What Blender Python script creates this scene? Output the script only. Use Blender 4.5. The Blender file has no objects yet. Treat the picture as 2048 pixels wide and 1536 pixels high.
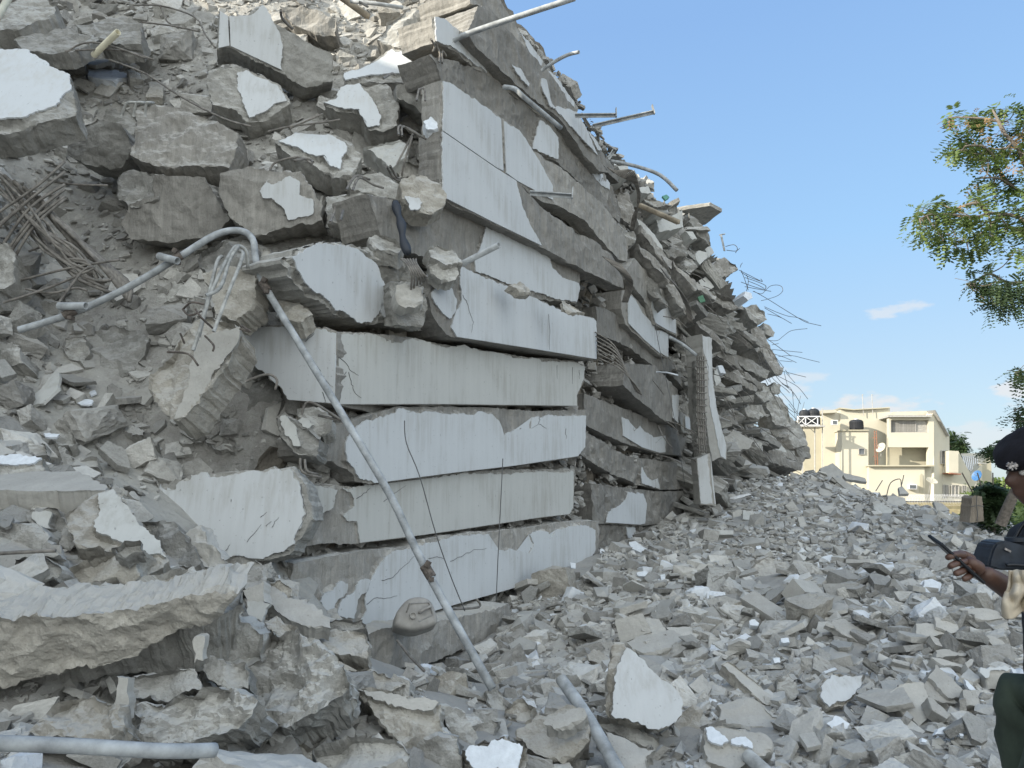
import bpy, bmesh, math, random
import numpy as np
from mathutils import Vector, Matrix, noise, geometry
random.seed(7); rng = np.random.default_rng(7)
SC = bpy.context.scene; COL = SC.collection
# ---------------- camera ----------------
CAMZ = 1.6; PITCH = math.atan(207/1480.); F = 1480.
cam = bpy.data.objects.new('camera', bpy.data.cameras.new('camera')); COL.objects.link(cam)
cam.location = (0, 0, CAMZ); cam.rotation_euler = (math.radians(90)+PITCH, 0, 0)
cam.data.sensor_width = 36; cam.data.lens = 36*F/2048; cam.data.clip_end = 3000; cam.data.clip_start = .05
SC.camera = cam
# ---------------- light ----------------
SUN_EL = math.radians(23); SD = Vector((-.93, -.37, 0)).normalized()
sunv = Vector((SD.x*math.cos(SUN_EL), SD.y*math.cos(SUN_EL), math.sin(SUN_EL)))
world = bpy.data.worlds.new('World'); SC.world = world; world.use_nodes = True
nt = world.node_tree; nt.nodes.clear()
o_ = nt.nodes.new('ShaderNodeOutputWorld'); bg = nt.nodes.new('ShaderNodeBackground')
sky = nt.nodes.new('ShaderNodeTexSky'); sky.sky_type = 'NISHITA'; sky.sun_disc = False
sky.sun_elevation = SUN_EL; sky.sun_rotation = math.atan2(SD.x, SD.y); sky.air_density = 1.0; sky.dust_density = .6; sky.ozone_density = 1.6
bg.inputs[1].default_value = .15
# thin fair-weather cloud, by direction
gx = nt.nodes.new('ShaderNodeNewGeometry')
mp = nt.nodes.new('ShaderNodeMapping'); mp.inputs['Scale'].default_value = (22, 22, 60)
n1 = nt.nodes.new('ShaderNodeTexNoise'); n1.inputs['Scale'].default_value = 1.25; n1.inputs['Detail'].default_value = 7; n1.inputs['Roughness'].default_value = .5
cr = nt.nodes.new('ShaderNodeValToRGB'); cr.color_ramp.elements[0].position = .50; cr.color_ramp.elements[1].position = .64
sep = nt.nodes.new('ShaderNodeSeparateXYZ')
mr = nt.nodes.new('ShaderNodeMapRange'); mr.inputs[1].default_value = .10; mr.inputs[2].default_value = .34; mr.inputs[3].default_value = .8; mr.inputs[4].default_value = .0
mm = nt.nodes.new('ShaderNodeMath'); mm.operation = 'MULTIPLY'
neg = nt.nodes.new('ShaderNodeVectorMath'); neg.operation = 'SCALE'; neg.inputs['Scale'].default_value = -1
mx = nt.nodes.new('ShaderNodeMixRGB'); mx.inputs[2].default_value = (1.95, 2.0, 2.06, 1)
L = nt.links.new
L(gx.outputs['Incoming'], neg.inputs[0]); L(neg.outputs[0], mp.inputs[0]); L(mp.outputs[0], n1.inputs['Vector']); L(neg.outputs[0], sep.inputs[0])
acc = None   # a few small clouds low in the sky, each at its own compass direction and height
def W_(op, a, b):
    m_ = nt.nodes.new('ShaderNodeMath'); m_.operation = op
    for i, q in enumerate((a, b)):
        if hasattr(q, 'links'): L(q, m_.inputs[i])
        else: m_.inputs[i].default_value = q
    return m_.outputs[0]
for cx_, cz_, rx_, rz_, am in ((.457, .210, .028, .009, .6), (.44, .092, .05, .020, .9), (.40, .088, .04, .018, .7), (.575, .102, .03, .015, .85), (.61, .103, .025, .013, .7), (.52, .055, .09, .02, .5), (.62, .06, .09, .02, .5), (.30, .12, .08, .03, .5)):
    dx = W_('DIVIDE', W_('SUBTRACT', sep.outputs[0], cx_), rx_); dz = W_('DIVIDE', W_('SUBTRACT', sep.outputs[2], cz_), rz_)
    r2 = W_('ADD', W_('MULTIPLY', dx, dx), W_('MULTIPLY', dz, dz)); r2 = W_('ADD', r2, W_('MULTIPLY', W_('SUBTRACT', n1.outputs[0], .5), 6.)); c_ = nt.nodes.new('ShaderNodeMapRange'); c_.interpolation_type = 'SMOOTHSTEP'; c_.inputs[1].default_value = 1.3; c_.inputs[2].default_value = .0; c_.inputs[3].default_value = 0; c_.inputs[4].default_value = am
    L(r2, c_.inputs[0]); acc = c_.outputs[0] if acc is None else W_('MAXIMUM', acc, c_.outputs[0])
acc = W_('MULTIPLY', acc, W_('GREATER_THAN', sep.outputs[1], 0.)); L(acc, mm.inputs[0]); mm.inputs[1].default_value = 1
gr = nt.nodes.new('ShaderNodeValToRGB'); ge = gr.color_ramp.elements; ge[0].position = .0; ge[0].color = (1.28, 1.55, 1.72, 1); ge[1].position = 1.; ge[1].color = (.60, 1.05, 1.9, 1)
for p_, c_ in ((.09, (1.15, 1.52, 1.85, 1)), (.31, (.82, 1.40, 2.12, 1)), (.55, (.64, 1.13, 1.97, 1))): e_ = ge.new(p_); e_.color = c_
mg = nt.nodes.new('ShaderNodeMixRGB'); mg.inputs[0].default_value = .92; L(sep.outputs[2], gr.inputs[0]); L(sky.outputs[0], mg.inputs[1]); L(gr.outputs[0], mg.inputs[2])
# added fill light: unseen sky behind the viewer made brighter and whiter
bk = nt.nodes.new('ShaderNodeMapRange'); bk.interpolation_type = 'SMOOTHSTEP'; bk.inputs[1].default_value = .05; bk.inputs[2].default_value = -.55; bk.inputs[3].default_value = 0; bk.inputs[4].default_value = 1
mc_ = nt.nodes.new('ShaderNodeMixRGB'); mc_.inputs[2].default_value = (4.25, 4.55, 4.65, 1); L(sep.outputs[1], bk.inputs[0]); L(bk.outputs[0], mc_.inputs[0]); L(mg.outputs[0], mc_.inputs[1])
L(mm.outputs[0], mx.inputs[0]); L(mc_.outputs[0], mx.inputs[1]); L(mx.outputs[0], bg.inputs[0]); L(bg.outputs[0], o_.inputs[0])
sl = bpy.data.lights.new('sun', 'SUN'); sl.energy = 2.7; sl.angle = math.radians(.5); sl.color = (1, .92, .78)
so = bpy.data.objects.new('sun', sl); COL.objects.link(so); so.rotation_euler = sunv.to_track_quat('Z', 'Y').to_euler()
SC.view_settings.view_transform = 'Standard'; SC.view_settings.look = 'None'; SC.view_settings.exposure = 1.5; SC.view_settings.gamma = 1
SC.cycles.max_bounces = 5; SC.cycles.diffuse_bounces = 3; SC.cycles.use_denoising = True
# ---------------- pixel helpers (photo measurements -> world metres) ----------------
CR = {'o': (0, 0, 1.), 'c1': (0, 0, 2.926), 'c2': (500, 0, 2.926), 'c3': (1000, 150, 2.926), 'c4': (0, 400, 2.926), 'c5': (550, 450, 2.926), 'c6': (1100, 500, 2.56),
      'c7': (0, 850, 2.2386), 'c8': (500, 850, 2.2386), 'c9': (1100, 950, 2.6214), 'c10': (1500, 760, 3.737), 'c11': (1780, 160, 2.194), 'c12': (1780, 850, 2.239),
      'd1': (1848, 850, 3.655), 'd2': (1848, 1230, 5.02), 'd3': (1590, 790, 6.606), 'd4': (1380, 380, 5.486), 'd5': (1380, 640, 4.518), 'd6': (1840, 880, 6.4)}
def px(c, x, y): a = CR[c]; return a[0]+x/a[2], a[1]+y/a[2]
CP, SP = math.cos(PITCH), math.sin(PITCH); CAM = Vector((0, 0, CAMZ))
def ray(u, v):
    a = (u-1024)/F; b = (768-v)/F
    return Vector((a, CP-b*SP, SP+b*CP))
def P(u, v, Y): d = ray(u, v); return CAM+d*(Y/d.y)
def hit(u, v, p0, n):
    d = ray(u, v); den = d.dot(n)
    if abs(den) < 1e-4: den = -1e-4
    return CAM+d*((p0-CAM).dot(n)/den)
# facade plane
NA = Vector((.8665, -.499, 0)).normalized(); TA = Vector((-NA.y, NA.x, 0)); A0 = P(700, 800, 6.6); A0.z = 0
def PA(u, v, off=0): return hit(u, v, A0+NA*off, NA)
# ---------------- height fields ----------------
class Field:
    def __init__(s, pts, sm=.02):
        p = np.array(pts, float); s.xy = p[:, :2]; n = len(p)
        D = np.linalg.norm(s.xy[:, None]-s.xy[None], axis=2)
        Q = np.c_[np.ones(n), s.xy]; A = np.zeros((n+3, n+3)); A[:n, :n] = D+np.eye(n)*sm*-1; A[:n, n:] = Q; A[n:, :n] = Q.T
        s.w = np.linalg.solve(A, np.r_[p[:, 2], 0, 0, 0])
    def np(s, x, y):
        q = np.c_[np.ravel(x), np.ravel(y)]; out = np.empty(len(q))
        for i in range(0, len(q), 20000):
            b = q[i:i+20000]; D = np.linalg.norm(b[:, None]-s.xy[None], axis=2)
            out[i:i+20000] = D@s.w[:-3]+s.w[-3]+b@s.w[-2:]
        return out.reshape(np.shape(x))
    def __call__(s, x, y): return float(s.np(np.array([x]), np.array([y]))[0])
def PP(l): return [tuple(P(*t)) for t in l]
LEFTFG = [(0, 1536, 2.6), (200, 1500, 2.9), (0, 1350, 3.6), (240, 1350, 3.8), (240, 1160, 4.35), (450, 1170, 4.6), (500, 1400, 4.0), (700, 1450, 4.15), (720, 1300, 5.2), (600, 1250, 5.4), (620, 1180, 6.0), (540, 1130, 5.9), (430, 1120, 5.3), (300, 1080, 5.0),
          (850, 1450, 4.2), (0, 1050, 4.3), (100, 1080, 4.2), (450, 1536, 3.5)]
G = Field(PP([(1190, 1105, 11.0), (1100, 1180, 9.0), (1000, 1240, 8.4), (850, 1310, 7.2), (760, 1350, 6.4), (1300, 1200, 7.8), (1400, 1030, 15.5), (1500, 968, 18.5), (1640, 944, 20), (1570, 952, 20), (1750, 988, 19.5),
   (1850, 1020, 17.5), (1900, 1045, 15), (2040, 1062, 13.5), (1600, 1100, 11.5), (1400, 1080, 12.5), (1500, 1040, 14), (1800, 1100, 11), (1950, 1110, 9.5), (2040, 1200, 6.4), (1500, 1250, 7), (1800, 1300, 5.9),
   (1900, 1450, 4.7), (1300, 1400, 5.4), (1100, 1536, 4.15), (1500, 1536, 4.2), (2040, 1536, 4.1), (1000, 1450, 4.6)]+LEFTFG)
  + [(12, 22, .3), (14, 14, .1), (16, 24, -.4), (20, 30, -.6), (11, 28, .1), (12, 4, 0), (6, 0, 0), (0, 0, 0), (0, 2, 0), (1.2, 2.2, 0), (-3, 0, .5), (4, 32, 0), (14, 42, 0), (-6, 12, 1), (-2, 14, .5), (3, 24, 1.5), (6, 27, 1.2)])
def topz(u, v): q = PA(u, v, -.5); return (q.x, q.y, q.z)
S = Field(PP(LEFTFG+[(850, 1310, 7.0), (760, 1350, 6.3), (1000, 1450, 4.6), (700, 1220, 6.3), (900, 1500, 4.1), (0, 1000, 4.7), (150, 935, 5.3), (0, 905, 5.3), (300, 900, 6.0), (500, 890, 6.45), (400, 1000, 6.4), (300, 985, 6.35), (560, 1000, 6.5), (600, 900, 6.75), (300, 750, 6.7), (100, 700, 6.6), (600, 640, 6.9),
   (100, 600, 6.9), (300, 600, 7.1), (450, 640, 6.9), (250, 450, 7.5), (450, 380, 7.8), (600, 400, 7.7), (780, 520, 7.7), (600, 300, 8.2), (820, 300, 8.5), (100, 330, 7.9), (190, 330, 8.3), (110, 500, 7.5), (100, 200, 8.4), (450, 200, 8.7), (700, 180, 9.1), (850, 110, 9.3),
   (0, 50, 9.2), (300, 50, 9.6), (700, 40, 9.9), (0, -90, 10.2), (400, -90, 10.6), (620, -60, 10.6), (820, -50, 10.8), (930, 0, 10.3)])
  + [topz(*t) for t in ((960, -10), (1050, 75), (1150, 215), (1250, 345), (1330, 395), (1420, 460), (1470, 520), (1530, 640), (1555, 730), (1590, 830), (1620, 905))]
  + [(-3, 12, 9.2), (0, 14, 8.6), (2, 17, 8.0), (-6, 11, 9.6), (-10, 10, 12), (-9, 5, 9.5), (-9, 0, 7.5), (-14, 4, 12.5), (-14, -4, 12.5), (-9, -4, 8), (-13, -9, 11), (-6.5, 4.5, 3.8), (-5.5, 1.5, 1.5), (-5, 6.5, 4.4), (-15, 16, 11), (-2, 25, 7.5), (5, 27, 5.2), (-5, -4, 1.5), (-10, -6, 5), (4, 30, 3), (0, 34, 0), (-12, 34, 2)])  # unseen mass far left and behind the viewer, raised to block the sun
def march(u, v, lift=0):
    d = ray(u, v); d = d/d.y; Y = 2.2
    while Y < 40:
        p = CAM+d*Y; q = p-A0; da = q.dot(NA); sa = q.dot(TA)
        if da < -.35 or (sa < -.5 and p.x < -.75):
            if p.z < S(p.x, p.y): return Y-lift
        if p.z < G(p.x, p.y): return Y-lift
        Y += .05 if Y < 12 else .15
    return 20.
# ---------------- materials ----------------
def mat(name): 
    m = bpy.data.materials.new(name); m.use_nodes = True; t = m.node_tree; b = t.nodes['Principled BSDF']; return m, t, b
def N(t, typ, **kw):
    n = t.nodes.new('ShaderNode'+typ)
    for k, v in kw.items():
        k = k.replace('_', ' ')
        if k in n.inputs: n.inputs[k].default_value = v
        else: setattr(n, k.replace(' ', '_'), v)
    return n
def ramp(t, stops):
    r = t.nodes.new('ShaderNodeValToRGB'); e = r.color_ramp.elements
    while len(e) < len(stops): e.new(.5)
    for x, (p, c) in zip(e, stops): x.position = p; x.color = (*c, 1) if len(c) == 3 else (c[0],)*3+(1,)
    return r
def concrete(name, lo, hi, dust=None, streak=False, bump=1., attr=False, rnd=.25, bscale=1., white=None):
    m, t, b = mat(name); l = t.links.new
    tc = N(t, 'TexCoord'); mpn = N(t, 'Mapping'); l(tc.outputs['Object'], mpn.inputs[0])
    big = N(t, 'TexNoise', Scale=1.7, Detail=5., Roughness=.6); l(mpn.outputs[0], big.inputs['Vector'])
    mid = N(t, 'TexNoise', Scale=9., Detail=9., Roughness=.68)
    if streak:
        m2 = N(t, 'Mapping'); m2.inputs['Scale'].default_value = (2.2, 2.2, .28); l(tc.outputs['Object'], m2.inputs[0]); l(m2.outputs[0], mid.inputs['Vector'])
    else: l(mpn.outputs[0], mid.inputs['Vector'])
    fine = N(t, 'TexNoise', Scale=75., Detail=4., Roughness=.7); l(mpn.outputs[0], fine.inputs['Vector'])
    a = N(t, 'MixRGB', blend_type='MIX'); a.inputs[0].default_value = .55; l(big.outputs[0], a.inputs[1]); l(mid.outputs[0], a.inputs[2])
    a2 = N(t, 'MixRGB'); a2.inputs[0].default_value = .22; l(a.outputs[0], a2.inputs[1]); l(fine.outputs[0], a2.inputs[2])
    r = ramp(t, [(.30, lo), (.50, tuple((x+y)/2 for x, y in zip(lo, hi))), (.66, hi)]); l(a2.outputs[0], r.inputs[0]); out = r.outputs[0]
    # pits
    vo = N(t, 'TexVoronoi', Scale=26.); l(mpn.outputs[0], vo.inputs['Vector'])
    pr = ramp(t, [(.05, (.45,)), (.16, (1,))]); l(vo.outputs['Distance'], pr.inputs[0])
    mu = N(t, 'MixRGB', blend_type='MULTIPLY'); mu.inputs[0].default_value = .45; l(out, mu.inputs[1]); l(pr.outputs[0], mu.inputs[2]); out = mu.outputs[0]
    if dust:
        g = N(t, 'NewGeometry'); sp = N(t, 'SeparateXYZ'); l(g.outputs['Normal'], sp.inputs[0])
        ad = N(t, 'Math', operation='MULTIPLY_ADD'); l(mid.outputs[0], ad.inputs[0]); ad.inputs[1].default_value = .9; l(sp.outputs[2], ad.inputs[2])
        rr = N(t, 'MapRange'); rr.inputs[1].default_value = .75; rr.inputs[2].default_value = 1.25; rr.inputs[4].default_value = .75; l(ad.outputs[0], rr.inputs[0])
        mxd = N(t, 'MixRGB'); mxd.inputs[2].default_value = (*dust, 1); l(rr.outputs[0], mxd.inputs[0]); l(out, mxd.inputs[1]); out = mxd.outputs[0]
    hs = N(t, 'HueSaturation')
    if attr:
        at = N(t, 'Attribute'); at.attribute_name = 'tint'; src = at.outputs['Fac']
    else:
        oi = N(t, 'ObjectInfo'); src = oi.outputs['Random']
    rm = N(t, 'MapRange'); rm.inputs[3].default_value = 1-rnd; rm.inputs[4].default_value = 1+rnd*.8; l(src, rm.inputs[0]); l(rm.outputs[0], hs.inputs['Value']); l(out, hs.inputs['Color']); out = hs.outputs[0]
    if attr:   # the few pieces that carry white paint
        wr = ramp(t, [(.955, (0,)), (.956, (1,))]); l(at.outputs['Fac'], wr.inputs[0]); wm = N(t, 'MixRGB'); wm.inputs[2].default_value = (.62, .64, .66, 1); l(wr.outputs[0], wm.inputs[0]); l(out, wm.inputs[1]); out = wm.outputs[0]
    l(out, b.inputs['Base Color']); b.inputs['Roughness'].default_value = .93; b.inputs['Specular IOR Level'].default_value = .25
    b1 = N(t, 'Bump'); b1.inputs['Strength'].default_value = .75*bump; b1.inputs['Distance'].default_value = .035*bscale; l(mid.outputs[0], b1.inputs['Height'])
    b2 = N(t, 'Bump'); b2.inputs['Strength'].default_value = .55*bump; b2.inputs['Distance'].default_value = .007; l(fine.outputs[0], b2.inputs['Height']); l(b1.outputs[0], b2.inputs['Normal'])
    l(b2.outputs[0], b.inputs['Normal']); return m
M_ROCK = concrete('rough_concrete', (.15, .145, .132), (.40, .39, .36), dust=(.44, .43, .40))
M_TAN = concrete('tan_concrete', (.21, .195, .168), (.46, .435, .385), dust=(.45, .435, .40), rnd=.12)
M_FORM = concrete('formed_concrete', (.145, .138, .125), (.36, .345, .315), dust=(.44, .425, .39), streak=True, bump=.9)
M_SMOOTH = concrete('smooth_render', (.31, .30, .275), (.45, .435, .40), dust=None, bump=.3, rnd=.15)
M_RUB = concrete('rubble_concrete', (.19, .182, .165), (.52, .505, .47), dust=(.46, .45, .42), attr=True, rnd=.38)
M_DUST = concrete('dusty_debris', (.20, .19, .17), (.43, .415, .385), dust=(.45, .44, .405), bump=1.3, rnd=0, bscale=1.6)
M_SHADE_FINES = concrete('shade_darkened_fines', (.15, .142, .127), (.37, .355, .325), dust=(.38, .365, .335), bump=1.3, rnd=0)  # darkened ground: shadow in the gaps between rubble is put into the colour
M_CORE = concrete('packed_debris', (.13, .115, .095), (.33, .30, .255), dust=(.36, .33, .29), bump=1.4, rnd=0, bscale=2)
def plaster(name, c, dirt=.5, crack=False):
    m, t, b = mat(name); l = t.links.new; tc = N(t, 'TexCoord')
    n1 = N(t, 'TexNoise', Scale=1.3, Detail=6., Roughness=.55); l(tc.outputs['Object'], n1.inputs['Vector'])
    m2 = N(t, 'Mapping'); m2.inputs['Scale'].default_value = (9, 9, .8); l(tc.outputs['Object'], m2.inputs[0])
    n2 = N(t, 'TexNoise', Scale=1.6, Detail=7., Roughness=.65); l(m2.outputs[0], n2.inputs['Vector'])
    n3 = N(t, 'TexNoise', Scale=38., Detail=3.); l(tc.outputs['Object'], n3.inputs['Vector'])
    a = N(t, 'MixRGB'); a.inputs[0].default_value = .5; l(n1.outputs[0], a.inputs[1]); l(n2.outputs[0], a.inputs[2])
    r = ramp(t, [(.33, tuple(x*(1-dirt*.55)*f for x, f in zip(c, (1, .96, .9)))), (.5, tuple(x*(1-dirt*.13) for x in c)), (.68, c)]); l(a.outputs[0], r.inputs[0]); out = r.outputs[0]
    sr = ramp(t, [(.27, (.45,)), (.33, (1,))]); l(n3.outputs[0], sr.inputs[0])
    mu = N(t, 'MixRGB', blend_type='MULTIPLY'); mu.inputs[0].default_value = .6; l(out, mu.inputs[1]); l(sr.outputs[0], mu.inputs[2]); out = mu.outputs[0]
    if crack:
        nd = N(t, 'TexNoise', Scale=2.6, Detail=5.); l(tc.outputs['Object'], nd.inputs['Vector'])
        mm_ = N(t, 'MixRGB', blend_type='ADD'); mm_.inputs[0].default_value = .8; l(tc.outputs['Object'], mm_.inputs[1]); l(nd.outputs['Color'], mm_.inputs[2])
        vo = N(t, 'TexVoronoi', Scale=.8, feature='DISTANCE_TO_EDGE'); l(mm_.outputs[0], vo.inputs['Vector'])
        cr_ = ramp(t, [(.0012, (.8,)), (.003, (0,))]); l(vo.outputs['Distance'], cr_.inputs[0])
        gate = N(t, 'TexNoise', Scale=.9, Detail=2.); l(tc.outputs['Object'], gate.inputs['Vector']); gr = ramp(t, [(.55, (0,)), (.60, (1,))]); l(gate.outputs[0], gr.inputs[0])
        mk = N(t, 'Math', operation='MULTIPLY'); l(cr_.outputs[0], mk.inputs[0]); l(gr.outputs[0], mk.inputs[1])
        mc = N(t, 'MixRGB'); mc.inputs[2].default_value = (.12, .11, .1, 1); l(mk.outputs[0], mc.inputs[0]); l(out, mc.inputs[1]); out = mc.outputs[0]
    l(out, b.inputs['Base Color']); b.inputs['Roughness'].default_value = .75; b.inputs['Specular IOR Level'].default_value = .3
    b1 = N(t, 'Bump'); b1.inputs['Strength'].default_value = .35; b1.inputs['Distance'].default_value = .01; l(n2.outputs[0], b1.inputs['Height']); l(b1.outputs[0], b.inputs['Normal']); return m
M_PL = plaster('white_wall_paint', (.52, .535, .54), .55)
M_PLG = plaster('dusty_wall_paint', (.47, .47, .445), .6)
M_PLB = plaster('bright_paint', (.54, .56, .57), .25, False)
def plain(name, c, rough=.6, metal=0., nz=.15, sc=6., bump=.0, spec=.4):
    m, t, b = mat(name); l = t.links.new; tc = N(t, 'TexCoord'); n = N(t, 'TexNoise', Scale=sc, Detail=6., Roughness=.6); l(tc.outputs['Object'], n.inputs['Vector'])
    r = ramp(t, [(.3, tuple(x*(1-nz*1.6) for x in c)), (.7, tuple(min(1, x*(1+nz)) for x in c))]); l(n.outputs[0], r.inputs[0]); l(r.outputs[0], b.inputs['Base Color'])
    b.inputs['Roughness'].default_value = rough; b.inputs['Metallic'].default_value = metal; b.inputs['Specular IOR Level'].default_value = spec
    if bump: b1 = N(t, 'Bump'); b1.inputs['Strength'].default_value = bump; b1.inputs['Distance'].default_value = .01; l(n.outputs[0], b1.inputs['Height']); l(b1.outputs[0], b.inputs['Normal'])
    return m
M_PIPE = plain('galvanised_steel', (.36, .375, .38), .8, .1, .3, 9., .2)
M_RUST = plain('rusty_fitting', (.13, .11, .095), .85, .1, .4, 30.)
M_BAR = plain('dusty_rebar', (.20, .185, .165), .85, .1, .35, 14.)
M_BARL = plain('pale_rebar', (.36, .36, .34), .8, .1, .3, 14.)
M_WIRE = plain('dark_wire', (.10, .10, .10), .7)
M_FOAM = plain('white_foam', (.62, .65, .68), .8, 0, .08, 25., .6)
M_PVC = plain('cream_pipe', (.62, .58, .44), .5)
M_WOOD = plain('old_board', (.34, .29, .22), .85, 0, .3, 5.)
# ---------------- mesh helpers ----------------
def mesh(name, vs, fs, m, smooth=False):
    me = bpy.data.meshes.new(name); me.from_pydata([tuple(v) for v in vs], [], fs); me.materials.append(m)
    me.shade_smooth() if smooth else me.shade_flat()
    me.update(); return me
def ob(name, me, parent=None, loc=None):
    o = bpy.data.objects.new(name, me); COL.objects.link(o)
    if loc is not None: o.location = loc
    if parent is not None: o.parent = parent
    return o
def tag(o, label=None, cat=None, group=None, kind=None):
    if label: o['label'] = label
    if cat: o['category'] = cat
    if group: o['group'] = group
    if kind: o['kind'] = kind
    return o
def empty(name, loc, label, cat, group=None): return tag(ob(name, None, None, loc), label, cat, group)
def recentre(vs):
    c = sum((Vector(v) for v in vs), Vector())/len(vs); return c, [Vector(v)-c for v in vs]
def relief(x, y, amp):
    a = amp*min(1, .25+max(0, y-2)*.16); q = Vector((x, y, 3.3)); return (noise.noise(q*.8)*1.6+noise.noise(q*2.6)*.8+noise.noise(q*8)*.35)*a
def relief_np(x, y, amp): return np.array([relief(float(a), float(b), amp) for a, b in zip(x, y)])
def grid_obj(name, fld, x0, x1, y0, y1, st, keep, amp, m, drop=0.):
    xs = np.arange(x0, x1, st); ys = np.arange(y0, y1, st); X, Y = np.meshgrid(xs, ys); Z = fld.np(X, Y)-drop; K = keep(X, Y, Z); vs = []; idx = -np.ones(X.shape, int)
    k = 0
    for j in range(X.shape[0]):
        for i in range(X.shape[1]):
            if K[j, i]:
                x, y, z = X[j, i], Y[j, i], Z[j, i]; q = Vector((x, y, z))
                vs.append((x, y, z+relief(x, y, amp))); idx[j, i] = k; k += 1
    fs = [(int(idx[j, i]), int(idx[j, i+1]), int(idx[j+1, i+1]), int(idx[j+1, i])) for j in range(X.shape[0]-1) for i in range(X.shape[1]-1) if min(idx[j, i], idx[j, i+1], idx[j+1, i+1], idx[j+1, i]) >= 0]
    return ob(name, mesh(name, vs, fs, m))
# ragged slab: outline traced on a plane, real thickness behind it
def jag(pts, h, rag, seed, closed=True):
    out = []; n = len(pts)
    for i in range(n if closed else n-1):
        a = pts[i]; b = pts[(i+1) % n]; r = rag*(a[2] if len(a) > 2 else 1.); A = Vector(a[:2]); B = Vector(b[:2]); Ln = (B-A).length
        k = max(1, int(Ln/h)); t = (B-A)/max(Ln, 1e-6); pn = Vector((-t.y, t.x))
        for j in range(k):
            q = A+(B-A)*(j/k); e = min(1, 4*min(j/k, 1-j/k))
            d = noise.noise(Vector((q.x*11, q.y*11, seed)))*1.2+noise.noise(Vector((q.x*33, q.y*33, seed+9)))*.8+noise.noise(Vector((q.x*90, q.y*90, seed+5)))*.4
            out.append(q+pn*d*r*(.3+.7*e))
    return out
def inside(p, poly):
    c = False; n = len(poly); x, y = p; j = n-1
    for i in range(n):
        xi, yi = poly[i]; xj, yj = poly[j]
        if (yi > y) != (yj > y) and x < (xj-xi)*(y-yi)/(yj-yi+1e-12)+xi: c = not c
        j = i
    return c
def prism(name, poly, p0, ex, ey, n, th, h, amp, front, m, taper=.0, keepflat=(), shift=Vector((0, 0, 0)), seed=0., frq=3., cap=True):
    lim = 2600
    area = abs(sum(poly[i].x*poly[i-1].y-poly[i-1].x*poly[i].y for i in range(len(poly))))/2
    hh = max(h, math.sqrt(area/lim)); xs = [p.x for p in poly]; ys = [p.y for p in poly]; ins = []
    if front > 0:
        y = min(ys)+hh*.6
        while y < max(ys):
            x = min(xs)+hh*.5
            while x < max(xs):
                q = (x+random.uniform(-.3, .3)*hh, y+random.uniform(-.3, .3)*hh)
                if inside(q, poly): ins.append(Vector(q))
                x += hh
            y += hh
    no = len(poly); V2, E2, F2, ov, _, _ = geometry.delaunay_2d_cdt(list(poly)+ins, [(i, (i+1) % no) for i in range(no)], [list(range(no))], 1, 1e-5)
    nf = len(V2); orig = {}
    for i, o in enumerate(ov):
        for k in o: orig[k] = i
    ring = [orig.get(i, 0) for i in range(no)]
    vs = []
    for i, p in enumerate(V2):
        w = p0+ex*p.x+ey*p.y; d = 0
        if front > 0:
            fl = any(inside(p, k) for k in keepflat)
            q = w*frq+Vector((seed, 0, 0))
            d = -abs(noise.noise(q*.7)*1.3+noise.noise(q*2.1)*.55+noise.noise(q*6)*.18)*front*1.6-abs(noise.noise(q*15))*front*.14-(noise.voronoi(q*.6)[0][0])*front*.35
            if fl: d = 0
        vs.append(w+n*d)
    fs = []
    flip = ex.cross(ey).dot(n) < 0
    for f in F2: fs.append(tuple(f[::-1]) if flip else tuple(f))
    k = max(1, min(9, int(th/hh))); cen = sum((Vector(p) for p in poly), Vector((0, 0)))/no
    area_s = sum(poly[i-1].x*poly[i].y-poly[i].x*poly[i-1].y for i in range(no)); ccw = area_s > 0
    rings = [ring]; f0 = vs[:]
    for r in range(1, k+1):
        t = r/k; cur = []
        for i in range(no):
            p = Vector(poly[i]); p = p+(cen-p)*taper*t; w = p0+ex*p.x+ey*p.y-n*th*t+shift*t; q = w*frq*1.3+Vector((0, seed, 0))
            w = w+(noise.noise_vector(q*.7)*1.3+noise.noise_vector(q*2.4)*.5+noise.noise_vector(q*8)*.2)*amp
            cur.append(len(vs)); vs.append(w)
        a = rings[-1]
        for i in range(no):
            j = (i+1) % no; f = (a[i], cur[i], cur[j], a[j])
            if (ccw) == flip: f = f[::-1]
            fs.append(f)
        rings.append(cur)
    if cap:
        c = len(vs); vs.append(sum((vs[i] for i in rings[-1]), Vector())/no); b = rings[-1]
        for i in range(no):
            j = (i+1) % no; f = (b[i], c, b[j]); fs.append(f[::-1] if (ccw) == flip else f)
    c, vs = recentre(vs); return ob(name, mesh(name, vs, fs, m), None, c)
SEED = [0.]; EXCL = []
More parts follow.
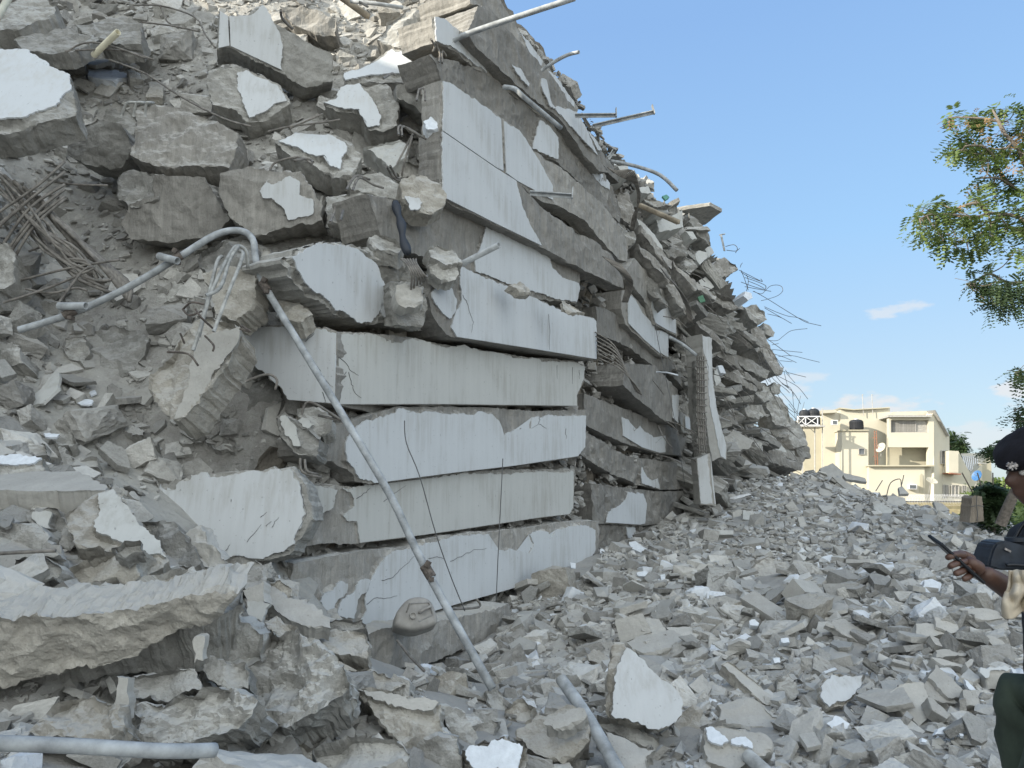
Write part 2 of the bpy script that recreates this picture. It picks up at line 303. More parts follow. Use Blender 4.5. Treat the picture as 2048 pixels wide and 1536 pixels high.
def slab(name, label, cat, crop, pts, Y=None, n=(0, -1, 0), th=.2, amp=.02, rag=.02, front=0., m=None, pl=(), group=None, off=None, taper=0., pm=None, lift=.05, shift=(0, 0, 0), frq=3., pth=.012, hpx=5., prag=.018, sink=True):
    SEED[0] += 3.7; sd = SEED[0]; m = m or M_ROCK; pm = pm or M_PL
    P2 = [px(crop, p[0], p[1])+((p[2],) if len(p) > 2 else ()) for p in pts]
    cu = sum(p[0] for p in P2)/len(P2); cv = sum(p[1] for p in P2)/len(P2)
    if off is not None: n = NA.copy(); p0 = A0+NA*off; Yc = PA(cu, cv, off).y; EXCL.append(([(a[0], a[1]) for a in P2], 99. if cu < 1190 else 0.))
    else:
        n = Vector(n).normalized()
        Ym = march(cu, cv, lift)
        Y = Ym if Y is None else (min(Y, Ym+th*.3) if sink else Y)
        EXCL.append(([(a[0], a[1]) for a in P2], Y))
        p0 = P(cu, cv, Y); Yc = Y
    ex = Vector((0, 0, 1)).cross(n)
    if ex.length < .1: ex = Vector((1, 0, 0))
    ex.normalize(); ey = n.cross(ex).normalized(); h = hpx*Yc/F
    def pr(p, pc=None):
        w = hit(p[0], p[1], p0, n)-p0; return (w.dot(ex), w.dot(ey))+tuple(p[2:])
    poly = [pr(p) for p in P2]
    flats = []; plm = []
    for pp in pl:
        q = [pr(px(crop, p[0], p[1])+((p[2],) if len(p) > 2 else ())) for p in pp]
        plm.append(jag(q, h*.7, prag, sd+40)); flats.append([tuple(v) for v in plm[-1]])
    outl = jag(poly, h, rag, sd)
    body = prism(name, outl, p0, ex, ey, n, th, h, amp, front, m, taper, flats, Vector(shift), sd, frq)
    tag(body, label, cat, group, 'thing')
    for q in plm:
        o = prism('plaster', q, p0+n*(pth*.75), ex, ey, n, pth*1.3, h, .0015, 0, pm, 0, (), Vector(), sd, 3.)
        wm = o.location.copy(); o.parent = body; o.location = wm-body.location
    body['_pl'] = 0; del body['_pl']; body_plane[body.name] = (p0, n)
    return body
body_plane = {}
def cracks(body, crop, lines, r=.0035):
    p0, n = body_plane[body.name]; pp = [c for c in body.children if c.name.startswith('plaster')][0]; base = body.location+pp.location
    for ln in lines:
        w = [px(crop, *q) for q in ln]; fine = []
        for i in range(len(w)-1):
            for j in range(4): t = j/4; fine.append((w[i][0]*(1-t)+w[i+1][0]*t+random.uniform(-1.3, 1.3), w[i][1]*(1-t)+w[i+1][1]*t+random.uniform(-1.3, 1.3)))
        fine.append(w[-1]); pts = [hit(u, v, p0+n*.0115, n) for u, v in fine]; vs, fs = tube_data(pts, lambda t: r*(1-.6*t), 4, k=1); c, vs = recentre(vs); ob('crack', mesh('crack', vs, fs, M_WIRE), pp, c-base)
def smooth_path(pts, k=4):
    out = []; n = len(pts)
    for i in range(n-1):
        a = pts[max(i-1, 0)]; b = pts[i]; c = pts[i+1]; d = pts[min(i+2, n-1)]
        for j in range(k):
            t = j/k; out.append(.5*((2*b)+(c-a)*t+(2*a-5*b+4*c-d)*t*t+(3*b-3*c+d-a)*t**3))
    out.append(pts[-1]); return out
def tube_data(pts, r, sides=8, hollow=False, k=4, vs=None, fs=None):
    vs = [] if vs is None else vs; fs = [] if fs is None else fs
    pts = smooth_path([Vector(p) for p in pts], k) if k > 1 and len(pts) > 2 else [Vector(p) for p in pts]
    b0 = len(vs); up = Vector((.3, .2, 1)); n = len(pts); R = r if callable(r) else (lambda t: r)
    prev = None; Ltot = sum((pts[i+1]-pts[i]).length for i in range(n-1))
    for i, p in enumerate(pts):
        t = (pts[min(i+1, n-1)]-pts[max(i-1, 0)]).normalized()
        if prev is None:
            a = t.cross(up); a = a if a.length > .05 else t.cross(Vector((1, 0, 0)))
        else: a = prev-t*prev.dot(t)
        a.normalize(); prev = a; b = t.cross(a)
        for s in range(sides): th = 2*math.pi*s/sides; vs.append(p+(a*math.cos(th)+b*math.sin(th))*R(i/(n-1)))
    for i in range(n-1):
        for s in range(sides): s2 = (s+1) % sides; fs.append((b0+i*sides+s, b0+i*sides+s2, b0+(i+1)*sides+s2, b0+(i+1)*sides+s))
    for e, i in ((0, 0), (1, n-1)):
        base = b0+i*sides; t = (pts[0]-pts[1]).normalized() if e == 0 else (pts[-1]-pts[-2]).normalized(); rr = R(e)
        if hollow:
            c1 = len(vs)
            for s in range(sides): vs.append(pts[i]+(vs[base+s]-pts[i])*.82)
            for s in range(sides): vs.append(pts[i]+(vs[base+s]-pts[i])*.8-t*min(rr*5, Ltot*.4))
            for s in range(sides):
                s2 = (s+1) % sides; fs.append((base+s, base+s2, c1+s2, c1+s)); fs.append((c1+s, c1+s2, c1+sides+s2, c1+sides+s))
            fs.append(tuple(c1+sides+s for s in range(sides)))
        else: fs.append(tuple(base+s for s in range(sides)))
    return vs, fs
def tube(name, pts, r, m, label=None, cat=None, group=None, parent=None, hollow=False, sides=8, k=4):
    vs, fs = tube_data(pts, r, sides, hollow, k); c, vs = recentre(vs); me = mesh(name, vs, fs, m, True)
    o = ob(name, me, parent, c-(parent.location if parent else Vector())); return tag(o, label, cat, group)
def tpx(name, crop, pts, r, m, label=None, cat=None, group=None, **kw):
    return tube(name, [P(*px(crop, a, b), Y) for a, b, Y in pts], r, m, label, cat, group, **kw)
def box_data(vs, fs, c, sx, sy, sz, R=None):
    b = len(vs)
    for x in (-1, 1):
        for y in (-1, 1):
            for z in (-1, 1):
                v = Vector((x*sx/2, y*sy/2, z*sz/2)); v = R@v if R else v; vs.append(Vector(c)+v)
    for f in ((0, 1, 3, 2), (4, 6, 7, 5), (0, 4, 5, 1), (2, 3, 7, 6), (0, 2, 6, 4), (1, 5, 7, 3)): fs.append(tuple(b+i for i in f))
    return vs, fs
# ================= the setting =================
def far(x, y, z): return True
vs = [(-400, -60, -.35), (900, -60, -.35), (900, 1200, -.35), (-400, 1200, -.35)]
M_SOIL = concrete('dry_soil', (.16, .13, .09), (.30, .26, .19), rnd=0)
tag(ob('ground', mesh('ground', vs, [(0, 1, 2, 3)], M_SOIL)), kind='structure')
def keepG(X, Y, Z):
    da = (X-A0.x)*NA.x+(Y-A0.y)*NA.y; sa = (X-A0.x)*TA.x+(Y-A0.y)*TA.y
    return (da > -1.2) | (sa < 1)
tag(grid_obj('rubble_terrain', G, -4.5, 17, -1, 31, .12, keepG, .06, M_SHADE_FINES, .06), kind='structure')
def keepS(X, Y, Z):
    da = (X-A0.x)*NA.x+(Y-A0.y)*NA.y; sa = (X-A0.x)*TA.x+(Y-A0.y)*TA.y
    return (((da < -.30) & (sa < 4.5)) | (da < -.85) | ((sa < -.35) & (X < -.75))) & (Z > -1) & (X < 9) & (Z > G.np(X, Y)-.25)
tag(grid_obj('debris_hill', S, -16, 9, -4, 32, .14, keepS, .09, M_DUST, .06), kind='structure')
# packed core behind the floor edges
def wall_core():
    vs = []; fs = []; s0, s1 = -.7, 21.; ns, nz = 170, 66; prof = []
    for i in range(ns+1):
        s = s0+(s1-s0)*i/ns; q = A0+TA*s-NA*.55; zt = S(q.x, q.y)+.22+.18*noise.noise(Vector((s*1.7, 0, 0))); prof.append(zt)
        ext = .0 if s < 5.4 else -.35
        for j in range(nz+1):
            z = -.5+(zt+.5)*j/nz; lean = -.03*z if s < 8 else -.10*z*(s-8)/6
            w = A0+TA*s-NA*(.34-ext)+NA*lean; w.z = z; nn = noise.noise_vector(w*2.2)*.12+noise.noise_vector(w*6)*.07+noise.noise_vector(w*15)*.035
            vs.append(w+nn)
    for i in range(ns):
        for j in range(nz): a = i*(nz+1)+j; fs.append((a, a+nz+1, a+nz+2, a+1))
    return ob('debris_wall', mesh('debris_wall', vs, fs, M_CORE))
tag(wall_core(), kind='structure')
# ================= floor edges of the pancaked building =================
A = {}
def band(label, crop, pts, pl=(), off=0., th=.5, front=.03, m=None, pm=None, amp=.02, rag=.012, **kw):
    BD[label[:12]] = b_ = slab('floor_slab', label, 'floor slab', crop, pts, off=off, th=th, front=front, m=m or M_FORM, pl=pl, pm=pm, amp=amp, rag=rag, group='collapsed floor slabs stacked in the facade', **kw)
    return b_
S_ = .06; BD = {}
band('lowest white floor edge, resting on the plinth behind the jerrycan', 'c8',
  [(200, 620), (350, 590), (520, 560), (730, 545), (760, 515), (1000, 480), (1080, 480), (1250, 460), (1400, 435), (1565, 430), (1570, 600), (1500, 650, S_), (1350, 682, S_), (1150, 742, S_), (900, 812, S_), (640, 892, S_), (520, 932), (380, 860), (300, 810), (190, 700)],
  [[(520, 928), (495, 870), (520, 830), (515, 770), (530, 720), (560, 650), (600, 590), (640, 565), (740, 545), (800, 530), (850, 520), (900, 500), (1000, 490), (1070, 490), (1050, 515), (1055, 545), (1100, 560), (1180, 560), (1250, 575), (1270, 530), (1250, 490), (1290, 475), (1335, 480), (1340, 510), (1370, 470), (1430, 455), (1500, 450), (1545, 470), (1545, 560), (1510, 625, S_), (1340, 680, S_), (1150, 738, S_), (900, 808, S_), (640, 888, S_)],
   [(310, 790), (330, 750), (370, 740), (400, 700), (435, 710), (430, 750), (380, 800), (370, 850), (330, 820)], [(390, 850), (400, 800), (460, 750), (480, 700), (530, 690), (525, 740), (480, 780), (465, 865), (410, 858)]], off=.03)
band('second white floor edge up, crossed by the leaning pole', 'c8',
  [(270, 262), (500, 285), (560, 262), (800, 230), (980, 208), (1150, 198), (1300, 202), (1455, 198), (1458, 380), (1428, 402, S_), (1300, 417, S_), (1100, 447, S_), (800, 492, S_), (490, 532), (330, 530), (190, 560), (200, 420), (230, 300)],
  [[(490, 527, S_), (800, 488, S_), (1100, 443, S_), (1300, 413, S_), (1425, 399), (1445, 370), (1447, 208), (1400, 215), (1300, 208), (1250, 212), (1150, 220), (1050, 218), (960, 213), (800, 238, S_), (600, 262), (480, 275), (410, 284), (430, 300), (465, 330), (455, 370), (415, 405), (430, 430), (475, 430), (480, 470)],
   [(240, 270), (390, 290), (370, 370), (300, 410), (260, 415), (262, 470), (215, 500), (205, 480), (235, 400), (250, 340)]], off=-.02, pm=M_PLG)
band('third floor edge up, white with a bite out of its top near the end', 'c5',
  [(440, 1150), (720, 1062), (850, 1062), (1250, 1066), (1400, 1080), (1550, 1090), (1826, 1080), (1826, 1310), (1774, 1358, S_), (1400, 1412, S_), (1050, 1453, S_), (640, 1508, S_), (560, 1516), (480, 1500), (440, 1430), (260, 1350), (250, 1250), (380, 1170)],
  [[(580, 1510, S_), (640, 1503, S_), (1050, 1448, S_), (1400, 1408, S_), (1770, 1353), (1812, 1300), (1818, 1115), (1700, 1120), (1600, 1110), (1560, 1130), (1540, 1120), (1500, 1130), (1495, 1190), (1400, 1195), (1340, 1230), (1310, 1150), (1290, 1130), (1270, 1110), (1200, 1090), (1150, 1110), (1000, 1105), (900, 1090), (830, 1100), (770, 1095), (720, 1070), (700, 1100), (600, 1130), (520, 1150), (480, 1170), (460, 1210), (420, 1240), (410, 1290), (420, 1380), (460, 1420), (490, 1480)]], off=.06)
band('long white floor edge with branching cracks, fourth from the bottom', 'c5',
  [(367, 622), (590, 634), (720, 650), (850, 668), (1000, 700), (1300, 745), (1500, 775), (1750, 790), (1818, 830), (1815, 900), (1772, 1000), (1774, 1060, S_), (1000, 1053, S_), (367, 1053)],
  [[(369, 1049, S_), (1000, 1048, S_), (1765, 1058), (1762, 1000), (1805, 900), (1810, 830), (1750, 800), (1560, 800), (1540, 780), (1400, 780), (1320, 750), (1200, 740), (1100, 700), (1000, 720), (850, 675), (770, 670), (700, 690), (620, 680), (590, 640), (369, 637, S_)]], off=.08, pm=M_PLG, th=.5)
band('projecting white floor edge with a pale underside, fifth from the bottom', 'c5',
  [(1060, 235), (1250, 303), (1500, 412), (1650, 483), (1880, 548), (1886, 792, S_), (1470, 722, S_), (1060, 658), (1010, 640), (960, 560), (900, 420), (930, 330), (1050, 340)],
  [[(1080, 243), (1170, 283), (1250, 313), (1500, 422), (1650, 492), (1862, 548), (1878, 562), (1880, 785, S_), (1470, 718, S_), (1060, 654), (1028, 600), (1045, 540), (1090, 440), (1080, 350)], [(915, 400), (960, 338), (1030, 370), (1062, 440), (1056, 490), (1032, 545), (980, 520), (930, 450)]], off=.26, th=.6, amp=.012)
band('broken floor edge keeping a shield of white plaster, left of the hole', 'c5',
  [(60, 200), (200, 118), (380, 98), (500, 125), (720, 170), (860, 240), (900, 420), (930, 560), (1000, 640), (900, 620), (780, 600), (660, 560), (560, 582), (400, 530), (200, 400), (90, 290)],
  [[(100, 190), (200, 130), (260, 110), (380, 115), (480, 140), (530, 190), (590, 230), (610, 280), (640, 350), (655, 420), (640, 450), (610, 500), (560, 570), (480, 570), (400, 510), (350, 500), (310, 440), (200, 370), (150, 290)], [(618, 455), (666, 462), (672, 500), (640, 540), (618, 510)]], off=.06, front=.09, m=M_ROCK, rag=.03)
band('stained floor edge between two white ones, plaster on its middle', 'c5',
  [(560, -180), (760, -140), (964, -117), (1194, -7), (1350, 52), (1560, 130), (1700, 190), (1790, 260), (1790, 370), (1775, 460), (1500, 425), (1170, 285), (1060, 245), (900, 190), (740, 150), (620, 60)],
  [[(1232, 12), (1350, 60), (1560, 140), (1600, 170), (1620, 250), (1680, 310), (1778, 340), (1782, 370), (1765, 450), (1640, 432), (1560, 402), (1380, 352), (1260, 302), (1172, 272), (1165, 200), (1200, 130), (1228, 40)]], off=-.04)
band('big white floor edge with a straight underside in mid facade', 'o',
  [(882, 261), (992, 335), (1034, 360), (1089, 417), (1143, 454), (1191, 481), (1225, 509), (1246, 553), (1249, 577, S_), (1212, 560, S_), (1164, 536, S_), (1085, 494, S_), (985, 446, S_), (882, 395)],
  [[(884, 263, S_), (992, 337, S_), (1032, 362), (1043, 410), (1060, 451), (1084, 492, S_), (985, 444, S_), (884, 393)]], off=.12, th=.3)
band('white floor edge split by an upright joint, above the straight one', 'o',
  [(884, 160), (900, 165), (978, 217), (1037, 258), (1068, 300), (1120, 331), (1185, 389), (1212, 413), (1239, 451), (1260, 478), (1256, 524, S_), (1236, 516, S_), (1202, 475, S_), (1171, 440, S_), (1116, 410, S_), (1089, 403, S_), (1034, 364, S_), (992, 337), (884, 263)],
  [[(886, 162), (900, 167), (978, 219), (1001, 239, .2), (1006, 342, S_), (992, 335, S_), (886, 262)], [(1007, 243), (1037, 260), (1054, 284), (1081, 328), (1105, 372), (1105, 400, .1), (1034, 362, S_), (1012, 346, .2)]], off=.10, th=.28)
band('bare concrete floor edge with one white patch beyond the bent pipe', 'o',
  [(868, 107), (954, 133), (975, 145), (1009, 172), (1047, 200), (1115, 254), (1155, 288), (1200, 333), (1230, 375), (1246, 430), (1240, 445), (1212, 415), (1185, 391), (1150, 354), (1115, 322), (1066, 300), (1037, 260), (978, 219), (886, 162)],
  [[(1079, 240), (1099, 253), (1116, 276), (1116, 317), (1109, 317), (1065, 297), (1068, 280)]], off=.0, front=.05)
band('narrow floor edge below the top overhang with a white left end', 'o',
  [(867, 32), (893, 39), (920, 63), (941, 77), (985, 120), (1020, 165), (1064, 200), (1108, 235), (1150, 285), (1190, 335), (1222, 365), (1218, 400), (1160, 332), (1115, 258), (1047, 204), (1009, 176), (975, 149), (954, 137), (910, 100), (872, 84)],
  [[(869, 34), (893, 41), (920, 65), (941, 79), (955, 103), (973, 145), (954, 133), (910, 98), (872, 82)], [(1143, 275), (1178, 320), (1219, 366), (1219, 380), (1202, 371), (1174, 337), (1150, 302)]], off=-.02)
band('uppermost overhanging floor edge of bare concrete with brown underside', 'o',
  [(958, 12), (978, 10), (1006, 48), (1054, 96), (1095, 137), (1150, 214), (1171, 253), (1198, 311), (1218, 345), (1200, 342, S_), (1160, 292, S_), (1130, 249, S_), (1108, 224, S_), (1064, 193, S_), (962, 101, S_), (936, 68)],
  [[(1023, 130), (1040, 137), (1059, 169), (1057, 174), (1033, 147)], [(1082, 157), (1092, 160), (1103, 208), (1111, 217), (1099, 212), (1082, 172)], [(1113, 212), (1154, 225), (1171, 255), (1195, 311), (1150, 262), (1110, 219)]], off=.14, th=.5)
band('thin slab along the skyline with slivers of white paint', 'o',
  [(940, -30), (1000, -5), (1041, 60), (1075, 103), (1110, 148), (1145, 195), (1158, 215), (1154, 230), (1110, 187), (1082, 152), (1054, 100), (1006, 52), (978, 14), (945, 5)],
  [[(1041, 66), (1060, 88), (1086, 125), (1080, 132), (1058, 105)], [(1096, 142), (1110, 152), (1148, 205), (1148, 215), (1112, 180)]], off=-.03, th=.8)
band('short slab end on the skyline above the curved pipe', 'o', [(1165, 250), (1190, 272), (1207, 300), (1228, 328), (1240, 365), (1222, 350), (1195, 311)], [[(1175, 262), (1190, 278), (1203, 300), (1195, 300)]], off=-.1, th=.7)
# recessed part beyond the corner
band('white ended slab hanging right of the two rebar bundles', 'c6', [(395, 100), (440, 40), (560, 180), (640, 280), (690, 420), (650, 440, S_), (540, 382, S_), (510, 280), (400, 150)],
  [[(525, 190), (560, 240), (640, 320), (645, 430, S_), (600, 410, S_), (540, 374), (520, 290)]], off=-.12, th=.8)
band('slab with pointed white plaster below the bundles of bars', 'c6', [(375, 205), (400, 205), (540, 350), (600, 420), (610, 556, S_), (560, 536, S_), (480, 466, S_), (390, 378), (372, 300)],
  [[(400, 222), (440, 262), (470, 322), (530, 382), (548, 470), (562, 412), (605, 432), (604, 548, S_), (560, 528, S_), (480, 458, S_), (400, 375), (398, 300)]], off=-.2, th=.8)
band('streaked bare slab sagging below the pointed plaster', 'c6', [(240, 290), (300, 300), (420, 400), (560, 520), (640, 570), (745, 740), (745, 790), (640, 650), (540, 600), (400, 490), (250, 430)], off=-.32)
band('overhanging streaked slab above the dark hollow', 'c6', [(390, 580), (540, 590), (660, 715), (664, 892, S_), (590, 872, S_), (500, 800, S_), (376, 690)], [[(625, 745), (658, 742), (655, 885, S_), (630, 860)]], off=-.02, th=1.0)
band('dim floor edge with torn plaster under the dark hollow', 'c6', [(188, 735), (370, 808), (600, 895), (765, 955), (768, 1062, S_), (590, 1044, S_), (560, 1044, S_), (370, 984, S_), (188, 895)],
  [[(365, 855), (400, 870), (430, 930), (460, 900), (480, 930), (520, 950), (540, 990), (590, 950), (590, 1035, S_), (560, 1038, S_), (470, 1010, S_), (372, 950)]], off=-.3, th=.8)
band('dim bare floor edge with a white sliver, third above the ground past the corner', 'c6', [(170, 915), (400, 1055), (600, 1085), (768, 1105), (768, 1222), (570, 1228), (460, 1203), (300, 1133), (158, 1045)], [[(470, 1110), (490, 1160), (540, 1190), (550, 1170), (562, 1224), (470, 1195), (465, 1150)]], off=-.34, th=.8, front=.05)
band('floor edge with a slanted white panel past the corner, second above ground', 'c6', [(215, 1195), (440, 1225), (600, 1238), (768, 1232), (745, 1374, S_), (540, 1404, S_), (480, 1413, S_), (235, 1400)], [[(400, 1240), (475, 1247), (495, 1300), (485, 1400, S_), (460, 1406, S_), (285, 1395), (300, 1340), (350, 1310), (385, 1280)]], off=-.3, th=.8, front=.05)
band('lowest floor edge past the corner with a small white stub', 'c6', [(235, 1405), (500, 1420), (740, 1380), (745, 1430), (600, 1500), (420, 1530), (240, 1560)], [[(388, 1417), (435, 1422), (432, 1480), (400, 1475)]], off=-.38, th=.8, front=.07)
band('small slab end beside the bare rebar column', 'c6', [(660, 825), (755, 868), (750, 945), (690, 935)], [[(690, 850), (725, 866), (722, 925), (694, 920)]], off=-.2, th=.5)
# left return of the building: faces turned to the viewer's left
LB1 = slab('floor_slab', 'white floor edge end left of the corner line, beneath the pole bend', 'floor slab', 'c4', [(1440, 728), (1600, 732), (1780, 722), (1972, 770), (1966, 1100, S_), (1962, 1197, S_), (1700, 1172), (1640, 1092), (1560, 1020), (1370, 900), (1390, 790)], Y=6.42, n=(-.28, -.96, 0), th=.9, m=M_FORM,
  pl=[[(1440, 733), (1600, 743), (1780, 732), (1968, 780, S_), (1962, 1100, S_), (1958, 1190, S_), (1700, 1170), (1640, 1090), (1560, 1020), (1380, 900), (1390, 800)]], pm=M_PL, group='collapsed floor slabs stacked in the facade')
LB2 = slab('floor_slab', 'large bluish white floor edge end low at left, half buried in dust', 'floor slab', 'c7', [(620, 380), (700, 280), (850, 225), (1000, 212), (1310, 190), (1370, 290), (1400, 420), (1350, 500), (1290, 580), (1180, 608, S_), (1000, 600), (800, 560), (640, 470)], Y=5.78, n=(-.06, -.99, .12), th=.3, m=M_ROCK, front=.02,
  pl=[[(625, 375), (690, 300), (720, 265), (745, 290), (790, 290), (800, 262), (850, 250), (860, 228), (920, 212), (940, 235), (1020, 225), (1100, 210), (1300, 198), (1340, 260), (1360, 350), (1370, 400), (1330, 480), (1320, 530), (1180, 600, S_), (1020, 590), (800, 560), (640, 470)]], pm=M_PL, group='collapsed floor slabs stacked in the facade')
slab('plinth', 'dusty concrete plinth under the lowest white floor edge', 'plinth', 'c8', [(500, 940), (650, 905), (850, 880), (1000, 850), (1170, 800), (1180, 870), (1100, 965), (930, 1015), (800, 1070), (560, 1120), (500, 1100)], off=.42, th=1.2, m=M_FORM, front=.03, rag=.02)

cracks(BD['long white f'], 'c5', [[(370, 770), (420, 810), (440, 850), (490, 880)], [(430, 860), (450, 930), (465, 980), (505, 1010)], [(420, 860), (350, 945), (300, 930), (265, 880), (240, 805)][:2], [(1745, 830), (1740, 930)], [(1650, 820), (1652, 900)], [(1780, 850), (1782, 900)]])
cracks(BD['projecting w'], 'c5', [[(1095, 410), (1125, 450), (1140, 520), (1160, 570), (1148, 630)], [(1605, 520), (1607, 730)]])
cracks(BD['lowest white'], 'c8', [[(590, 697), (640, 682), (680, 640), (735, 588)], [(900, 610), (960, 580), (1000, 560), (1060, 552)], [(522, 802), (570, 770), (600, 780), (660, 765)], [(800, 600), (840, 590), (870, 600)]])
cracks(BD['third floor '], 'c5', [[(1550, 1120), (1545, 1165), (1500, 1190)], [(1550, 1165), (1590, 1190)], [(1700, 1190), (1705, 1250)]])
cracks(BD['second white'], 'c8', [[(600, 340), (640, 310), (700, 270)], [(480, 330), (520, 300), (540, 280)]])
cracks(LB1, 'c4', [[(1780, 830), (1840, 780)], [(1840, 960), (1870, 990), (1880, 1030), (1950, 1095)], [(1890, 1120), (1905, 1180), (1890, 1195)]])
cracks(LB2, 'c7', [[(1350, 262), (1355, 330), (1375, 400), (1330, 480)], [(1165, 415), (1195, 390)], [(1190, 456), (1215, 430)], [(1218, 456), (1248, 412)], [(1105, 525), (1170, 445)], [(1010, 565), (1030, 535)], [(1033, 335), (1034, 345)]], .0028)
# ================= blocks traced one by one =================
R_ = dict(front=.05, amp=.03, rag=.02)
def blk(label, crop, pts, n=(0, -.8, .6), th=.35, pl=(), Y=None, name='concrete_block', cat='concrete block', m=None, **kw):
    o = dict(R_); o.update(kw); return slab(name, label, cat, crop, pts, Y=Y, n=n, th=th, pl=pl, m=m, **o)
FL = dict(front=.008, amp=.01, rag=.012)   # flat cast faces
# --- upper left slope ---
blk('large slab painted white jutting in from the photo\'s left edge', 'c1', [(-90, 285), (160, 288), (230, 335), (320, 395), (412, 435), (440, 600), (430, 660), (250, 700), (100, 745), (-90, 770)], (.1, -.86, .5), .3,
    [[(-85, 292), (160, 292), (230, 342), (320, 402), (410, 440), (420, 520), (370, 560), (330, 620), (130, 690), (-85, 700)]], Y=6.6, pm=M_PLB)
blk('white foam lump with sugary edge above the hooked block', 'c1', [(515, 360), (640, 366), (730, 378), (830, 430), (700, 450), (660, 470), (600, 462), (515, 440)], (.1, -.7, .7), .12, name='foam_chunk', cat='foam chunk', m=M_FOAM, front=.02)
blk('small rock with a white painted triangle left of the bar hooks', 'c1', [(530, 600), (575, 540), (690, 580), (800, 700), (780, 780), (680, 740), (560, 690)], (0, -.8, .6), .3, [[(575, 545), (690, 582), (650, 618), (595, 600)]])
blk('pale painted block with notched top, high on the slope', 'c1', [(1285, 60, .2), (1340, 92), (1460, 90), (1540, 28), (1600, 130), (1800, 240), (1945, 310), (1945, 470), (1790, 512), (1650, 425), (1345, 275), (1270, 285, .2)], (.35, -.92, -.1), .4,
    [[(1342, 95), (1460, 92), (1540, 32), (1590, 110), (1640, 200), (1655, 280), (1648, 410, S_), (1350, 270, S_)], [(1288, 64, S_), (1334, 96, S_), (1342, 268, S_), (1278, 282, S_)]], Y=8.2, front=.03)
blk('block with a kite shaped white patch below the notched block', 'c1', [(1220, 400), (1400, 385), (1640, 480), (1700, 600), (1600, 665), (1440, 705), (1380, 640), (1250, 600), (1210, 480)], (.2, -.95, .25), .35,
    [[(1390, 430), (1440, 412), (1500, 450), (1620, 500), (1680, 590), (1600, 612), (1560, 650), (1460, 690), (1420, 600), (1395, 530)]], Y=8.1)
blk('broken beam end with vertical grooves and bent bar hooks', 'c1', [(780, 640), (930, 600), (1100, 640), (1250, 690), (1375, 760), (1385, 850), (1330, 965), (900, 965), (755, 900), (800, 700)], (.05, -.97, .25), .45, m=M_FORM, Y=7.25, front=.05)
blk('dark rounded lump in the hollow below the white slab', 'c1', [(380, 760), (560, 695), (700, 720), (755, 850), (700, 985), (500, 962), (385, 900)], (0, -1, -.05), .4, Y=7.5)
blk('small cracked lump wedged under the grooved beam end', 'c1', [(680, 1010), (760, 985), (935, 1015), (900, 1150), (760, 1200), (680, 1140)], (-.2, -.9, .3), .3, Y=7.15)
blk('big angular block with a smooth face and chipped left corner', 'c1', [(900, 1020), (1200, 1035), (1275, 1180), (1340, 1280), (1250, 1385), (1000, 1415), (760, 1400), (695, 1300), (750, 1190), (900, 1150)], (.05, -.97, -.15), .5, Y=7.1, m=M_FORM, front=.03)
blk('big block with a torn white plaster island at its right', 'c1', [(1290, 1010), (1450, 965), (1600, 1000), (1760, 1000), (1885, 1200), (1885, 1285), (1600, 1340), (1490, 1372), (1330, 1260), (1275, 1120)], (.12, -.98, -.08), .5,
    [[(1520, 1120), (1560, 1060), (1600, 1080), (1700, 1030), (1750, 1060), (1750, 1140), (1830, 1170), (1830, 1250), (1690, 1290), (1660, 1220), (1590, 1160), (1540, 1160)]], Y=6.95, m=M_FORM, front=.03)
blk('slab with a white hammer shaped patch in the middle of the slope', 'c1', [(1600, 820), (1730, 765), (1930, 775), (2060, 830), (2110, 900), (2060, 1010), (1950, 1030), (1850, 960), (1700, 900)], (.1, -.9, .4), .35,
    [[(1630, 830), (1730, 780), (1850, 790), (1920, 790), (2020, 840), (2030, 890), (2000, 920), (1990, 990), (1930, 970), (1900, 910), (1800, 900), (1740, 860)]], Y=7.45, pm=M_PLB)
blk('slab with a long white patch like a boot, above the red-brown grit', 'c2', [(540, 440), (650, 385), (830, 275), (930, 285), (1020, 350), (1000, 430), (940, 480), (860, 470), (700, 470), (560, 490)], (0, -.85, .5), .3,
    [[(550, 430), (650, 405), (760, 350), (830, 290), (850, 310), (920, 300), (1000, 360), (980, 410), (940, 460), (880, 430), (700, 440), (560, 470)]], Y=8.35, pm=M_PLB)
blk('block with a white anvil shaped patch beside rough concrete', 'c2', [(430, 600), (530, 500), (640, 480), (800, 478), (870, 600), (862, 725), (780, 765), (690, 750), (640, 650), (500, 640)], (.1, -.95, .25), .4,
    [[(430, 600), (500, 582), (530, 512), (640, 490), (690, 550), (740, 620), (765, 680), (760, 735), (690, 745), (640, 640), (520, 630)]], Y=8.05, pm=M_PLB)
blk('weathered slab lying flat at the top left, under the skyline', 'c1', [(440, 130), (590, 105), (720, 88), (822, 110), (822, 252), (700, 245), (480, 185)], (0, -.8, .6), .25, Y=8.6)
blk('long tilted slab of rough concrete below the one at the top left', 'c1', [(60, 180), (280, 148), (480, 150), (580, 222), (400, 292), (300, 302), (130, 285)], (0, -.7, .7), .2, Y=8.3)
blk('brown grey boulder at the very top left corner', 'c1', [(-60, 60), (60, 0), (200, -40), (330, 20), (310, 70), (100, 160), (-40, 170)], (0, -.8, .6), .4, Y=8.7)
blk('block with a bent bar on its flank near the top edge', 'c2', [(170, 30), (280, 15), (400, 50), (485, 100), (492, 192), (380, 185), (240, 135)], (0, -.95, .2), .35, Y=9.2, m=M_FORM)
blk('large pale boulder beside the long galvanised pipe', 'c2', [(740, 225), (800, 120), (900, 60), (960, 40), (1085, 100), (1085, 235), (990, 250), (870, 262)], (0, -.92, .35), .4, [[(1002, 215), (1010, 190), (1033, 175), (1070, 195), (1072, 222), (1045, 228)]], Y=8.7)
